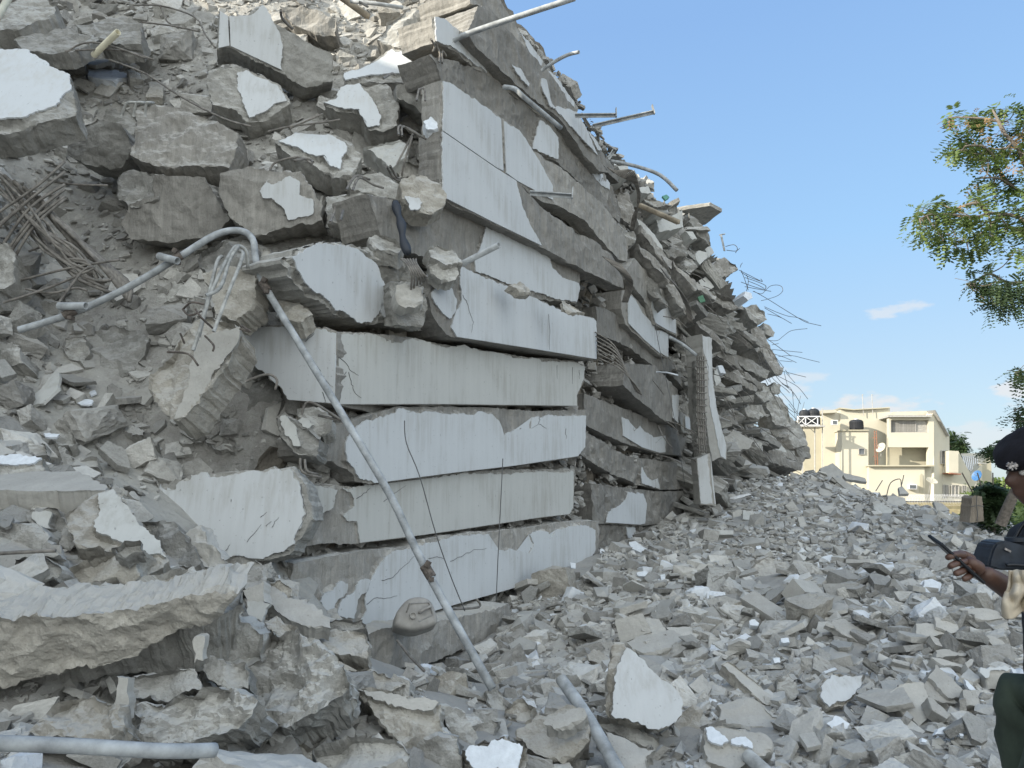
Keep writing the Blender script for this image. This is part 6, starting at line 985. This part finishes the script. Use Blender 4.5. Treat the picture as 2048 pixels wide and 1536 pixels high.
    for sy in (-.05, .05): vs, fs = tube_data([P(*px('d1', 650+sy*900, 890), 2.40)-c, Vector((neckb.x-.14, 2.5+sy*1.4, 1.40))-c, neckb+Vector((-.05, sy*1.5, .02))-c, neckb+Vector((.07, sy, .02))-c], .006, 6); ob('neck_strap', mesh('neck_strap', vs, fs, M_BLACK, True), cr)
    vs, fs = tube_data([P(*px('d1', *q), 2.34)-c for q in ((600, 1025), (660, 1022), (740, 1030), (800, 1040))], .006, 6); ob('strap', mesh('strap', vs, fs, M_BLACK, True), cr)
    # cloth over the forearm
    bm = bmesh.new(); W, HH_ = 26, 40; g = []
    for j in range(HH_+1):
        for i in range(W+1):
            a = i/W; t = j/HH_; L0 = 615-30*min(1, t*1.6)+10*math.sin(t*6); x = L0+(800-L0)*a; y = 1062+340*t*(1-.08*a)+20*math.sin(a*7)*t; fold = .02*noise.noise(Vector((a*3, t*5, 1)))+.010*math.sin(a*8+t*3)+.006*math.sin(a*17-t*4)+.008*math.sin(t*7+a*6)
            g.append(bm.verts.new(P(*px('d1', x, y), 2.075+fold)))
    for j in range(HH_):
        for i in range(W): q = j*(W+1)+i; bm.faces.new((g[q], g[q+1], g[q+W+2], g[q+W+1]))
    me = bpy.data.meshes.new('cloth'); bm.to_mesh(me); bm.free(); me.materials.append(M_CLOTH); me.shade_smooth(); o = ob('cloth', me); c = sum((v.co for v in me.vertices), Vector())/len(me.vertices); me.transform(Matrix.Translation(-c)); o.location = c
    s = o.modifiers.new('t', 'SOLIDIFY'); s.thickness = .004; tag(o, 'crumpled beige cloth draped over the forearm at the right edge', 'cloth')
build_person()
# ================= houses behind =================
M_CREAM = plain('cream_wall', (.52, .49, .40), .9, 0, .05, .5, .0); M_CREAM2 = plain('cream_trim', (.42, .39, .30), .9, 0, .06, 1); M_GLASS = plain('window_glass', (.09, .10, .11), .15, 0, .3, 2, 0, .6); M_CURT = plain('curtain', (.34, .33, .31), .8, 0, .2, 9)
M_ROOFG = plain('roof_sheet', (.47, .44, .36), .6, 0, .12, 1); M_TANK = plain('black_tank', (.02, .022, .026), .6, 0, .2, 3); M_WHITE = plain('white_steel', (.72, .72, .72), .5); M_LADDER = plain('rusty_ladder', (.30, .14, .09), .8); M_ALU = plain('window_frame', (.38, .37, .35), .5)
NB = Vector((-.16, -.987, 0)).normalized(); B0 = P(1780, 900, 60)
def bpart(name, crop, pts, d, th, m, parent, n=NB, bevel=0, p0=None):
    n = Vector(n).normalized(); q0 = (p0 or B0)+n*d; W = [hit(*px(crop, *p), q0, n) for p in pts]; c = sum(W, Vector())/len(W); vs = [w-c for w in W]+[w-n*th-c for w in W]; k = len(W)
    f1 = tuple(range(k)); fs = [f1, tuple(range(k, 2*k))[::-1]]+[(i, i+k, (i+1) % k+k, (i+1) % k) for i in range(k)]
    me = mesh(name, vs, fs, m); b = bmesh.new(); b.from_mesh(me); bmesh.ops.recalc_face_normals(b, faces=b.faces); b.to_mesh(me); b.free(); base = Vector((0, 0, 0)); a = parent
    while a: base = base+a.location; a = a.parent
    return ob(name, me, parent, c-base)
def rect(x0, y0, x1, y1): return [(x0, y0), (x1, y0), (x1, y1), (x0, y1)]
hb = Vector((B0.x, B0.y, -.3)); H1 = empty('cream_house', hb, 'tall cream painted house with a window band and recessed balcony, beyond the rubble', 'house')
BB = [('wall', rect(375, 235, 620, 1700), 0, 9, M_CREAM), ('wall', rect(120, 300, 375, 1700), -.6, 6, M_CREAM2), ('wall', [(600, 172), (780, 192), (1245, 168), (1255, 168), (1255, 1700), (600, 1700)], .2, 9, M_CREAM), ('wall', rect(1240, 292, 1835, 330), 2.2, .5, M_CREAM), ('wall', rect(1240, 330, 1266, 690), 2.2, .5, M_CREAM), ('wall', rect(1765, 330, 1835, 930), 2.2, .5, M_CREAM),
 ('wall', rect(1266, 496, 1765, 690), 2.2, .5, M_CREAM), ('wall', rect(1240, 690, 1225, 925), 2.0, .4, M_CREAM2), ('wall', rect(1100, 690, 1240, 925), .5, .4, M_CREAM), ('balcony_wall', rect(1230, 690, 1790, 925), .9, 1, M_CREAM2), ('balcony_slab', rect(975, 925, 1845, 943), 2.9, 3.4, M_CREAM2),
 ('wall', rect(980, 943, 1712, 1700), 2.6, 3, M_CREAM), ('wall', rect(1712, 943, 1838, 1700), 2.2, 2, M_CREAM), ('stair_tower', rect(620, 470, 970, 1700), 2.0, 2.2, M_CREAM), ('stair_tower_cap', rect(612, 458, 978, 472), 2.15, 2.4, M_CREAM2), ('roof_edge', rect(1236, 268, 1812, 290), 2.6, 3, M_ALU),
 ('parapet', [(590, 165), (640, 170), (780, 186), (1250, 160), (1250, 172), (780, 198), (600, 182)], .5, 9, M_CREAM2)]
for nme, pts, d, th, m in BB: bpart(nme, 'd3', pts, d, th, m, H1)
bpart('roof', 'd3', [(1236, 266), (1300, 222), (1850, 206), (1815, 266)], 1.2, 5, M_ROOFG, H1); bpart('roof', 'd3', [(350, 200), (545, 195), (560, 232), (370, 238)], .8, 3, M_ROOFG, H1)
NS = Vector((.55, -.835, 0)).normalized(); c2 = B0+NB*2.2; pS = hit(*px('d3', 1836, 800), c2, NB)
bpart('gable_wall', 'd3', [(1812, 262), (1850, 206), (2040, 540), (2048, 1700), (1836, 1700), (1836, 292)], 0, .5, M_CREAM, H1, NS, p0=pS); bpart('roof_edge', 'd3', [(1843, 200), (1856, 198), (2046, 538), (2038, 545)], .25, .6, M_ALU, H1, NS, p0=pS)
def window(parent, crop, r, d, panes, m=M_GLASS, n=NB, p0=None):
    x0, y0, x1, y1 = r; w = bpart('window', crop, rect(x0, y0, x1, y1), d, .12, m, parent, n, p0=p0); t = (x1-x0)*.02+4
    for a in [(x0-t, y0-t, x1+t, y0), (x0-t, y1, x1+t, y1+t), (x0-t, y0, x0, y1), (x1, y0, x1+t, y1)]+[(x0+(x1-x0)*k/panes-3, y0, x0+(x1-x0)*k/panes+3, y1) for k in range(1, panes)]: bpart('frame', crop, rect(*a), d+.08, .12, M_ALU, w, n, p0=p0)
    return w
w = window(H1, 'd3', (1272, 336, 1760, 490), 1.9, 3, M_CURT)
for k in range(26): x = 1290+k*12; bpart('curtain_fold', 'd3', rect(x, 345, x+5, 488), 1.97, .05, M_ALU if k % 3 else M_CURT, w)
window(H1, 'd3', (848, 708, 918, 780), 2.05, 1); window(H1, 'd3', (1945, 740, 2010, 905), .05, 2, n=NS, p0=pS); window(H1, 'd3', (1975, 1190, 2035, 1360), .05, 2, n=NS, p0=pS)
bpart('doorway', 'd3', [(1648, 1060), (1665, 1035), (1690, 1060), (1698, 1300), (1648, 1300)], 2.65, .1, M_CREAM2, H1)
def acunit(r, d, lb):
    c = bpart('air_conditioner', 'd3', rect(*r), d, .4, M_WHITE, None); tag(c, lb, 'air conditioner'); x0, y0, x1, y1 = r; bpart('fan_grille', 'd3', rect(x0+10, y0+10, x1-12, y1-10), d+.03, .1, M_GLASS, c)
acunit((490, 330, 566, 394), .9, 'small air conditioner high on the cream house by the tank stand'); acunit((1508, 1180, 1612, 1246), 3.0, 'white framed air conditioner low on the cream house')
def lathe(name, prof, m, parent, loc, seg=20):
    vs, fs = [], []
    for r, z in prof:
        for s in range(seg): a = 2*math.pi*s/seg; vs.append((r*math.cos(a), r*math.sin(a), z))
    for i in range(len(prof)-1):
        for s in range(seg): k = (s+1) % seg; fs.append((i*seg+s, i*seg+k, (i+1)*seg+k, (i+1)*seg+s))
    fs.append(tuple(range((len(prof)-1)*seg, len(prof)*seg))); fs.append(tuple(range(seg))[::-1]); return ob(name, mesh(name, vs, fs, m, False), parent, loc)
def tank(x, y0, y1, r, d, lb):
    q0 = B0+NB*d; a = hit(*px('d3', x, y1), q0, NB); b = hit(*px('d3', x, y0), q0, NB); h = b.z-a.z; root = empty('water_tank', a, lb, 'water tank'); pr = [(r, 0)]
    for k in range(1, 8): pr += [(r, h*.8*k/8-.03), (r*1.04, h*.8*k/8), (r, h*.8*k/8+.03)]
    pr += [(r, h*.8), (r*.8, h*.93), (r*.4, h)]; lathe('tank_body', pr, M_TANK, root, (0, 0, 0)); lathe('lid', [(r*.3, h), (r*.3, h+.06)], M_WHITE, root, (0, 0, 0), 14)
tank(815, 325, 455, .52, 1.2, 'black ribbed water tank on the stair tower of the cream house')
tank(135, 195, 400, .42, 3.0, 'left black water tank on the white braced stand'); tank(255, 180, 400, .45, 3.0, 'right black water tank on the white braced stand')
def bt(pts, d): q0 = B0+NB*d; return [hit(*px('d3', *p), q0, NB) for p in pts]
ts = empty('tank_stand', Vector((bt([(200, 400)], 3)[0].x, 57, 0)), 'white steel tank stand with crossed braces beside the cream house', 'tank stand')
def stubes(name, segs, d, r, m, parent):
    for s in segs:
        vs, fs = tube_data(bt(s, d), r, 6, k=1); ob(name, mesh(name, [v-parent.location for v in vs], fs, m), parent)
stubes('rail', [[(30, 285), (330, 285)], [(30, 400), (330, 400)]], 3.8, .045, M_WHITE, ts); stubes('post', [[(35, 285), (35, 400)], [(140, 285), (140, 400)], [(300, 285), (300, 400)]], 3.8, .045, M_WHITE, ts); stubes('brace', [[(35, 290), (140, 395)], [(140, 290), (35, 395)], [(145, 290), (298, 395)], [(298, 290), (145, 395)]], 3.85, .03, M_WHITE, ts)
stubes('leg', [[(262, 405), (262, 1100)], [(362, 180), (362, 1100)], [(100, 405), (100, 1100)]], 3.4, .05, M_ALU, ts); bpart('platform', 'd3', rect(20, 400, 400, 420), 4.0, 2.2, M_ALU, ts)
ld = empty('ladder', bt([(1070, 920)], 2.6)[0], 'rusty ladder fixed upright on the cream house', 'ladder'); stubes('stringer', [[(1048, 470), (1062, 925)], [(1076, 470), (1094, 925)]], 2.6, .03, M_LADDER, ld); stubes('rung', [[(1049+k*1.1, 490+k*34), (1078+k*1.3, 490+k*34)] for k in range(13)], 2.6, .02, M_LADDER, ld); stubes('bracket', [[(1015, 565), (1080, 565)], [(1030, 812), (1095, 812)]], 2.6, .025, M_LADDER, ld)
def dish(crop, x, y, d, r, n, m, lb, nb=NB, p0=None):
    c = hit(*px(crop, x, y), (p0 or B0)+nb*d, nb); root = empty('satellite_dish', c, lb, 'satellite dish'); pr = [(r*k/6, r*.22*(k/6)**2) for k in range(1, 7)]+[(r*k/6, r*.22*(k/6)**2-.03) for k in range(6, 0, -1)]
    o = lathe('reflector', pr, m, root, (0, 0, 0), 22); o.rotation_euler = Vector(n).to_track_quat('Z', 'Y').to_euler(); q = Vector(n).normalized(); vs, fs = tube_data([Vector((0, 0, -.02)), q*r*.9+Vector((0, 0, .02))], .02, 5, k=1); ob('feed_arm', mesh('feed_arm', vs, fs, M_ALU), root)
    vs, fs = tube_data([Vector((0, 0, 0)), -q*.25, Vector((0, .5, -.9))], .03, 5, k=1); ob('mount', mesh('mount', vs, fs, M_ALU), root)
dish('d3', 1140, 700, 2.8, .42, (-.8, -.35, .5), M_ROOFG, 'tilted satellite dish beside the rusty ladder'); dish('d3', 1805, 1140, 3.4, .4, (.1, -.6, .8), M_ROOFG, 'grey satellite dish low at the corner of the cream house')
for x, lb in ((905, 'left thin antenna mast on the cream house roof'), (1030, 'right thin antenna mast with a cross tip on the roof')):
    r_ = empty('antenna', bt([(x, 280)], .4)[0], lb, 'antenna'); stubes('mast', [[(x-15, -10), (x, 280)]], .4, .03, M_ALU, r_); stubes('cross_arm', [[(x-30, 2), (x+6, -4)]], .4, .02, M_ALU, r_)
# second house
H2 = empty('gabled_house', Vector((P(1910, 900, 58).x, 58, -.3)), 'lower cream house with a steep ribbed roof right of the tall one', 'house'); p2 = P(1910, 940, 58); N2 = Vector((0, -1, 0))
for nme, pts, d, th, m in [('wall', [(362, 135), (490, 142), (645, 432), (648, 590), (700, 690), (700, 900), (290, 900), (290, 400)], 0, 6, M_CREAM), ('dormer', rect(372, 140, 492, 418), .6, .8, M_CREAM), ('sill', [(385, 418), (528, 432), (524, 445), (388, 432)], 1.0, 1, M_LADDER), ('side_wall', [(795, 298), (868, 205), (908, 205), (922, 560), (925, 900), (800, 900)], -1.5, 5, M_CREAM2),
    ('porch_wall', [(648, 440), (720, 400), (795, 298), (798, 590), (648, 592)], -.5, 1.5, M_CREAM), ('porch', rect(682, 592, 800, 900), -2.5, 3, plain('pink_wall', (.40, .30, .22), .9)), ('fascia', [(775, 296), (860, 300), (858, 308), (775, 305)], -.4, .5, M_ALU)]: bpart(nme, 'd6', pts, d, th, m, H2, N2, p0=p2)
rf = bpart('roof', 'd6', [(522, 172), (878, 168), (868, 205), (790, 300), (690, 432), (645, 430)], -1.2, .3, M_ROOFG, H2, (-.1, -.8, .6), p0=p2)
for k in range(9): x = 545+k*26; bpart('roof_rib', 'd6', [(x, 200), (x+6, 200), (x+6-min(k, 5)*3+40, 200+(150+k*16)), (x-min(k, 5)*3+34, 200+(150+k*16))][:4], -1.1, .1, M_WHITE, rf, (-.1, -.8, .6), p0=p2) if k < 8 else None
for r in ((312, 582, 372, 715), (412, 582, 498, 720), (546, 588, 590, 738)): window(H2, 'd6', r, .1, 2, M_CURT, N2, p2)
dish('d6', 735, 460, 1.5, .42, (-.85, -.25, .35), plain('blue_dish', (.05, .15, .34), .5), 'blue satellite dish on the gabled house', N2, p2)
for u, v, w_, h_, Y, c, lb in ((1990, 976, 20, 10, 150, (.55, .35, .22), 'small orange house far off at left of three'), (2003, 974, 16, 14, 160, (.60, .42, .20), 'small yellow house far off between two others'), (2022, 977, 30, 12, 150, (.5, .33, .25), 'wide pinkish house far off behind the shrubs')):
    p = P(u, v+6, Y); k = Y/F; r_ = empty('distant_house', Vector((p.x, p.y, -.3)), lb, 'house'); vs, fs = box_data([], [], Vector((0, 0, (p.z+h_*k*.6)/2)), w_*k, 6, p.z+h_*k*.6+.6); ob('wall', mesh('wall', vs, fs, plain('far_wall', c, .9)), r_); z = p.z+h_*k*.6+.6
    W_ = w_*k/2+.5; ob('roof', mesh('roof', [(-W_, -4, z), (W_, -4, z), (W_, 4, z), (-W_, 4, z), (-W_*.4, 0, z+h_*k*.45), (W_*.4, 0, z+h_*k*.45)], [(0, 1, 5, 4), (1, 2, 5), (2, 3, 4, 5), (3, 0, 4), (0, 3, 2, 1)], plain('far_roof', (.30, .12, .08), .9)), r_)
# yard wall with razor wire
q0 = P(1890, 1000, 40); r_ = empty('yard_wall', Vector((q0.x, q0.y, -.3)), 'low yellowish yard wall topped with coiled razor wire', 'wall'); bpart('wall', 'd6', rect(-200, 800, 1000, 1100), 0, .25, plain('yard_wall', (.42, .36, .22), .9, 0, .3, 2), r_, (0, -1, 0), p0=q0)
cw = []
for k in range(700): t = k/700; a = t*2*math.pi*60; cw.append(hit(*px('d6', -200+1200*t, 770), q0, Vector((0, -1, 0)))+Vector((0, .3*math.cos(a), .3*math.sin(a)))-r_.location)
vs, fs = tube_data(cw, .006, 3, k=1); ob('razor_wire', mesh('razor_wire', vs, fs, M_WHITE), r_)
vs, fs = tube_data([hit(*px('d6', -200, 788), q0, Vector((0, -1, 0)))-r_.location, hit(*px('d6', 1400, 788), q0, Vector((0, -1, 0)))-r_.location], .04, 5, k=1); ob('rail', mesh('rail', vs, fs, M_WIRE), r_)
# broken post
M_POST = concrete('stone_post', (.16, .13, .10), (.36, .31, .25), rnd=0, streak=True)
slab('broken_post', 'stump of a weathered stone post wrapped with wire', 'post', 'd6', [(640, 1060), (655, 880), (668, 740), (705, 712), (760, 715), (800, 725), (810, 850), (820, 1040)], Y=12.6, n=(0, -1, 0), th=.3, amp=.012, rag=.012, front=.015, m=M_POST)
tpx('wire', 'd6', [(728, 715, 12.55), (722, 820, 12.55), (735, 930, 12.55), (730, 1040, 12.55)], .006, M_WIRE, 'upright wire on the weathered stone post', 'wire'); tpx('wire', 'd6', [(650, 855, 12.5), (730, 840, 12.5), (815, 850, 12.55)], .006, M_WIRE, 'wire tied across the weathered stone post', 'wire')
# ================= plants =================
def leafmat(name, c, c2):
    m, t, b = mat(name); l = t.links.new; tc = N(t, 'TexCoord'); n = N(t, 'TexNoise', Scale=2.2, Detail=4.); l(tc.outputs['Object'], n.inputs['Vector']); r = ramp(t, [(.35, c), (.65, c2)]); l(n.outputs[0], r.inputs[0]); l(r.outputs[0], b.inputs['Base Color']); b.inputs['Roughness'].default_value = .55
    tr = N(t, 'BsdfTranslucent'); l(r.outputs[0], tr.inputs[0]); mx_ = N(t, 'MixShader'); mx_.inputs[0].default_value = .35; l(b.outputs[0], mx_.inputs[1]); l(tr.outputs[0], mx_.inputs[2]); l(mx_.outputs[0], t.nodes['Material Output'].inputs[0]); return m
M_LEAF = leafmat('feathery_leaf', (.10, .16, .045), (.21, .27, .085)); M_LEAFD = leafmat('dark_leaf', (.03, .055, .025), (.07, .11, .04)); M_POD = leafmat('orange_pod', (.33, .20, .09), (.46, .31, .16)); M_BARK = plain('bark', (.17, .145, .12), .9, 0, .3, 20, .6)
def compound(vs, fs, p, d, ln, n, lw, rr):
    d = d.normalized(); side = d.cross(Vector((rr.uniform(-.4, .4), rr.uniform(-.4, .4), 1))).normalized(); nr = d.cross(side)
    for i in range(n):
        t = (i+1)/n; c = p+d*ln*t+Vector((0, 0, -ln*.35*t*t))
        for s in (-1, 1):
            a = (side*s+d*.35+nr*rr.uniform(-.4, .2)).normalized(); w = lw*(1-.35*abs(t-.5)); b = len(vs); q = d*w*.24
            vs += [c, c+a*w*.5+q, c+a*w, c+a*w*.5-q]; fs.append((b, b+1, b+2, b+3))
def foliage(clusters, cr_, Y, seed, ln, n, lw, dens, droop=.5, yv=.5):
    rr = random.Random(seed); vs, fs = [], []
    for x, y, r in clusters:
        u, v = px(cr_, x, y); rad = r/CR[cr_][2]; c = P(u, v, Y+.3*math.sin(x*.13+y*.07)); rw = rad*Y/F
        for k in range(int(dens*r)):
            q = Vector((rr.gauss(0, .55), rr.gauss(0, .55), rr.gauss(0, .45)))*rw; d = Vector((rr.uniform(-1, 1), rr.uniform(-1, 1), rr.uniform(-1, .35)*droop*2)); compound(vs, fs, c+q, d, ln*rr.uniform(.6, 1.1), n, lw*rr.uniform(.7, 1.15), rr)
    return vs, fs
YT = 10.5; tb = P(2001, 1050, 12.2); tree = empty('feathery_tree', tb, 'feathery leaved tree leaning in from the right with dry orange pods', 'tree')
trunk = [P(2001, 1050, 12.2), P(2018, 1010, 12.1), P(2038, 968, 12.0), P(2110, 840, 11.7), P(2190, 640, 11.2), P(2230, 450, 10.8), P(2230, 250, 10.5)]
vs, fs = tube_data([q-tb for q in trunk], lambda t: .085-.035*t, 10); ob('trunk', mesh('trunk', vs, fs, M_BARK, True), tree)
LB = [[(640, 640), (560, 600), (500, 590), (430, 585), (380, 600), (250, 590), (180, 590), (130, 610)], [(700, 560), (588, 500), (520, 455), (470, 430), (400, 430)], [(520, 455), (480, 400), (450, 330), (400, 290), (330, 290)], [(640, 420), (560, 300), (500, 230), (470, 180), (350, 165), (260, 165)], [(500, 230), (450, 130)], [(700, 720), (588, 670), (500, 640), (420, 660), (350, 710), (270, 705)], [(720, 850), (620, 880), (520, 890), (440, 850), (400, 870), (335, 895)], [(520, 890), (530, 960), (545, 1010)], [(640, 240), (560, 260), (480, 330)], [(700, 1300), (600, 1280), (550, 1285)], [(700, 1400), (600, 1450), (540, 1500)], [(430, 585), (380, 540), (300, 560)], [(500, 590), (440, 640), (380, 700)]]
TX = {0: (900, 700), 1: (930, 620), 3: (960, 500), 5: (900, 800), 6: (870, 920), 8: (985, 330), 9: (800, 1340), 10: (780, 1440)}
for i in TX: LB[i].insert(0, TX[i])
for i, b_ in enumerate(LB): vs, fs = tube_data([P(*px('c11', *q), YT+.25*math.sin(i+k*.6))-tb for k, q in enumerate(b_)], lambda t: .036-.025*t, 6); ob('branch', mesh('branch', vs, fs, M_BARK, True), tree)
CL = [(255, 165, 34), (355, 165, 32), (400, 185, 36), (460, 130, 34), (550, 130, 40), (590, 150, 50), (300, 250, 36), (350, 240, 34), (390, 280, 38), (270, 305, 34), (330, 310, 36), (370, 340, 30), (500, 260, 48), (560, 220, 45), (470, 340, 40), (530, 320, 34), (400, 380, 26), (430, 350, 22), (600, 300, 40), (410, 430, 26), (390, 470, 30), (430, 460, 26), (500, 450, 34), (550, 430, 30), (590, 480, 40),
      (210, 535, 34), (150, 560, 34), (110, 600, 32), (120, 650, 32), (165, 650, 30), (180, 700, 30), (190, 600, 26), (240, 600, 38), (290, 560, 36), (320, 600, 38), (350, 600, 30), (375, 525, 26), (430, 530, 28), (340, 640, 30), (240, 660, 22), (235, 705, 18), (290, 690, 24), (300, 745, 32), (330, 760, 20), (380, 690, 30), (390, 740, 22), (430, 620, 34), (480, 590, 34), (470, 650, 34), (520, 640, 34), (560, 600, 40), (480, 720, 28), (440, 680, 20), (590, 640, 40), (550, 560, 34), (550, 750, 32), (590, 740, 30), (510, 510, 26)]
rt = random.Random(6); CL += [(rt.uniform(625, 1250), rt.uniform(60, 820), rt.uniform(34, 52)) for _ in range(95)]
LB += [[(985, 330), (1050, 250), (1150, 180)], [(960, 500), (1060, 470), (1200, 500)], [(985, 400), (930, 250), (900, 120)], [(930, 650), (1040, 700), (1150, 720)], [(985, 330), (880, 220), (740, 130)]]
for i, b_ in enumerate(LB[-5:]): vs, fs = tube_data([P(*px('c11', *q), YT)-tb for q in b_], lambda t: .034-.02*t, 6); ob('branch', mesh('branch', vs, fs, M_BARK, True), tree)
CL2 = [(420, 850, 22), (400, 900, 26), (440, 900, 34), (480, 880, 34), (470, 950, 34), (520, 920, 36), (560, 890, 34), (460, 990, 24), (530, 990, 24), (360, 885, 14), (590, 930, 40), (570, 960, 30), (560, 1280, 22), (590, 1300, 26), (580, 1430, 26), (560, 1480, 24), (590, 1500, 28)]
def child_mesh(name, vf, m, parent, o): vs, fs = vf; return ob(name, mesh(name, [v-o for v in vs], fs, m), parent)
def twigs(cl, Yb):
    pts = []
    for i, b_ in enumerate(LB): pts += smooth_path([P(*px('c11', *q), YT+.25*math.sin(i+k*.6)) for k, q in enumerate(b_)], 6)
    for x, y, r in cl:
        c = P(*px('c11', x, y), Yb+.3*math.sin(x*.13+y*.07)); near = min(pts, key=lambda p: (p-c).length); vs, fs = tube_data([near-tb, (near+c)/2+Vector((.03, 0, -.05))-tb, c-tb], lambda t: .011-.006*t, 5)
        for j in range(3): q = c+Vector((random.uniform(-1, 1), random.uniform(-1, 1), random.uniform(-.8, .6)))*.16; tube_data([c-tb, q-tb], .004, 4, vs=vs, fs=fs, k=1)
        ob('twig', mesh('twig', vs, fs, M_BARK), tree)
twigs(CL, YT); twigs(CL2, YT-.6)
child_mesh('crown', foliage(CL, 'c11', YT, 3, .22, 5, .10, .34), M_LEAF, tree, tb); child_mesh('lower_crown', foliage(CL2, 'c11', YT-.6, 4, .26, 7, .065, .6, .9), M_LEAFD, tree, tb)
dp_ = child_mesh('dry_pods', foliage([(270, 175, 14), (318, 185, 12), (345, 190, 22), (360, 165, 20), (430, 160, 18), (400, 215, 26), (500, 185, 26), (520, 210, 26), (560, 260, 26), (580, 290, 24), (530, 320, 18), (520, 375, 16), (470, 390, 16), (560, 380, 24), (580, 360, 18), (415, 380, 10), (500, 150, 18), (370, 465, 12), (320, 555, 10), (440, 450, 10), (280, 695, 10), (130, 570, 10), (440, 230, 20), (590, 230, 30)], 'c11', YT-.1, 5, .12, 3, .05, .33, 1.), M_POD, tree, tb); dp_['kind'] = 'stuff'  # sprays of dry orange pods, all in one mesh
vs, fs = foliage([(1790/3.2, 0, 1)], 'c11', 9, 1, .1, 3, .05, 1)
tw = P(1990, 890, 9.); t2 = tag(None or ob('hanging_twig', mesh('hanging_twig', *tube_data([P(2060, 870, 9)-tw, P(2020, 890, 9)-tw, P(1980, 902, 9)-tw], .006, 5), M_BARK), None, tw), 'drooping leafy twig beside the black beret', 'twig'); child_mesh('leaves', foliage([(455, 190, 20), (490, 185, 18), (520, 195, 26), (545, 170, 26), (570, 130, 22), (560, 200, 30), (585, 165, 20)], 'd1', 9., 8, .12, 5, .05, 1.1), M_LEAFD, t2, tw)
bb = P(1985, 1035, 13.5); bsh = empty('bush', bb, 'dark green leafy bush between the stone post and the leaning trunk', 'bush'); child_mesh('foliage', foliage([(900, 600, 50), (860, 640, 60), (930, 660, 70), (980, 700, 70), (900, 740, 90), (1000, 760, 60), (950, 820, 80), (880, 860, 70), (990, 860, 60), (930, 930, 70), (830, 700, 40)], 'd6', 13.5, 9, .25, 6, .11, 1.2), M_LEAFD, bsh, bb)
for k in range(4): vs, fs = tube_data([Vector((0, 0, -.3)), Vector(((k-1.5)*.15, .05, .3)), Vector(((k-1.5)*.28, .1, .8))], .012, 5); ob('stem', mesh('stem', vs, fs, M_BARK), bsh)
# far greenery on level ground
rr = random.Random(2); vs, fs = [], []
for k in range(5200):
    Y = rr.uniform(22, 110); x = Y*rr.uniform(.50, .80)
    if Y < 66 and x/Y < .615: continue
    h = rr.uniform(.0, 1.1)*(.5+Y/45)*.8; compound(vs, fs, Vector((x, Y, h-.2)), Vector((rr.uniform(-1, 1), rr.uniform(-1, 1), rr.uniform(0, 1))), .5+Y/90, 5, .16+Y/260, rr)
tag(ob('undergrowth', mesh('undergrowth', vs, fs, leafmat('scrub', (.09, .14, .035), (.20, .26, .07)))), 'green scrub and grass on the open ground behind the stone post', 'undergrowth', kind='stuff')
for i, (u, v, Y, r) in enumerate(((1902, 885, 75, 16), (1916, 895, 72, 9))):
    c = P(u, v, Y); t_ = empty('distant_tree', Vector((c.x, c.y, -.3)), ('taller' if i == 0 else 'lower')+' tree top showing behind the cream house corner', 'tree'); cr2 = [(u+dx, v+dy, r) for dx, dy in ((0, 0), (4, 8), (-3, 12), (6, -8), (2, 20))]
    child_mesh('crown', foliage(cr2, 'o', Y, 20+i, .8, 5, .35, 4), M_LEAFD, t_, t_.location); vs, fs = tube_data([Vector((0, 0, 0)), Vector((0, 0, c.z))], .2, 6, k=1); ob('trunk', mesh('trunk', vs, fs, M_BARK), t_)
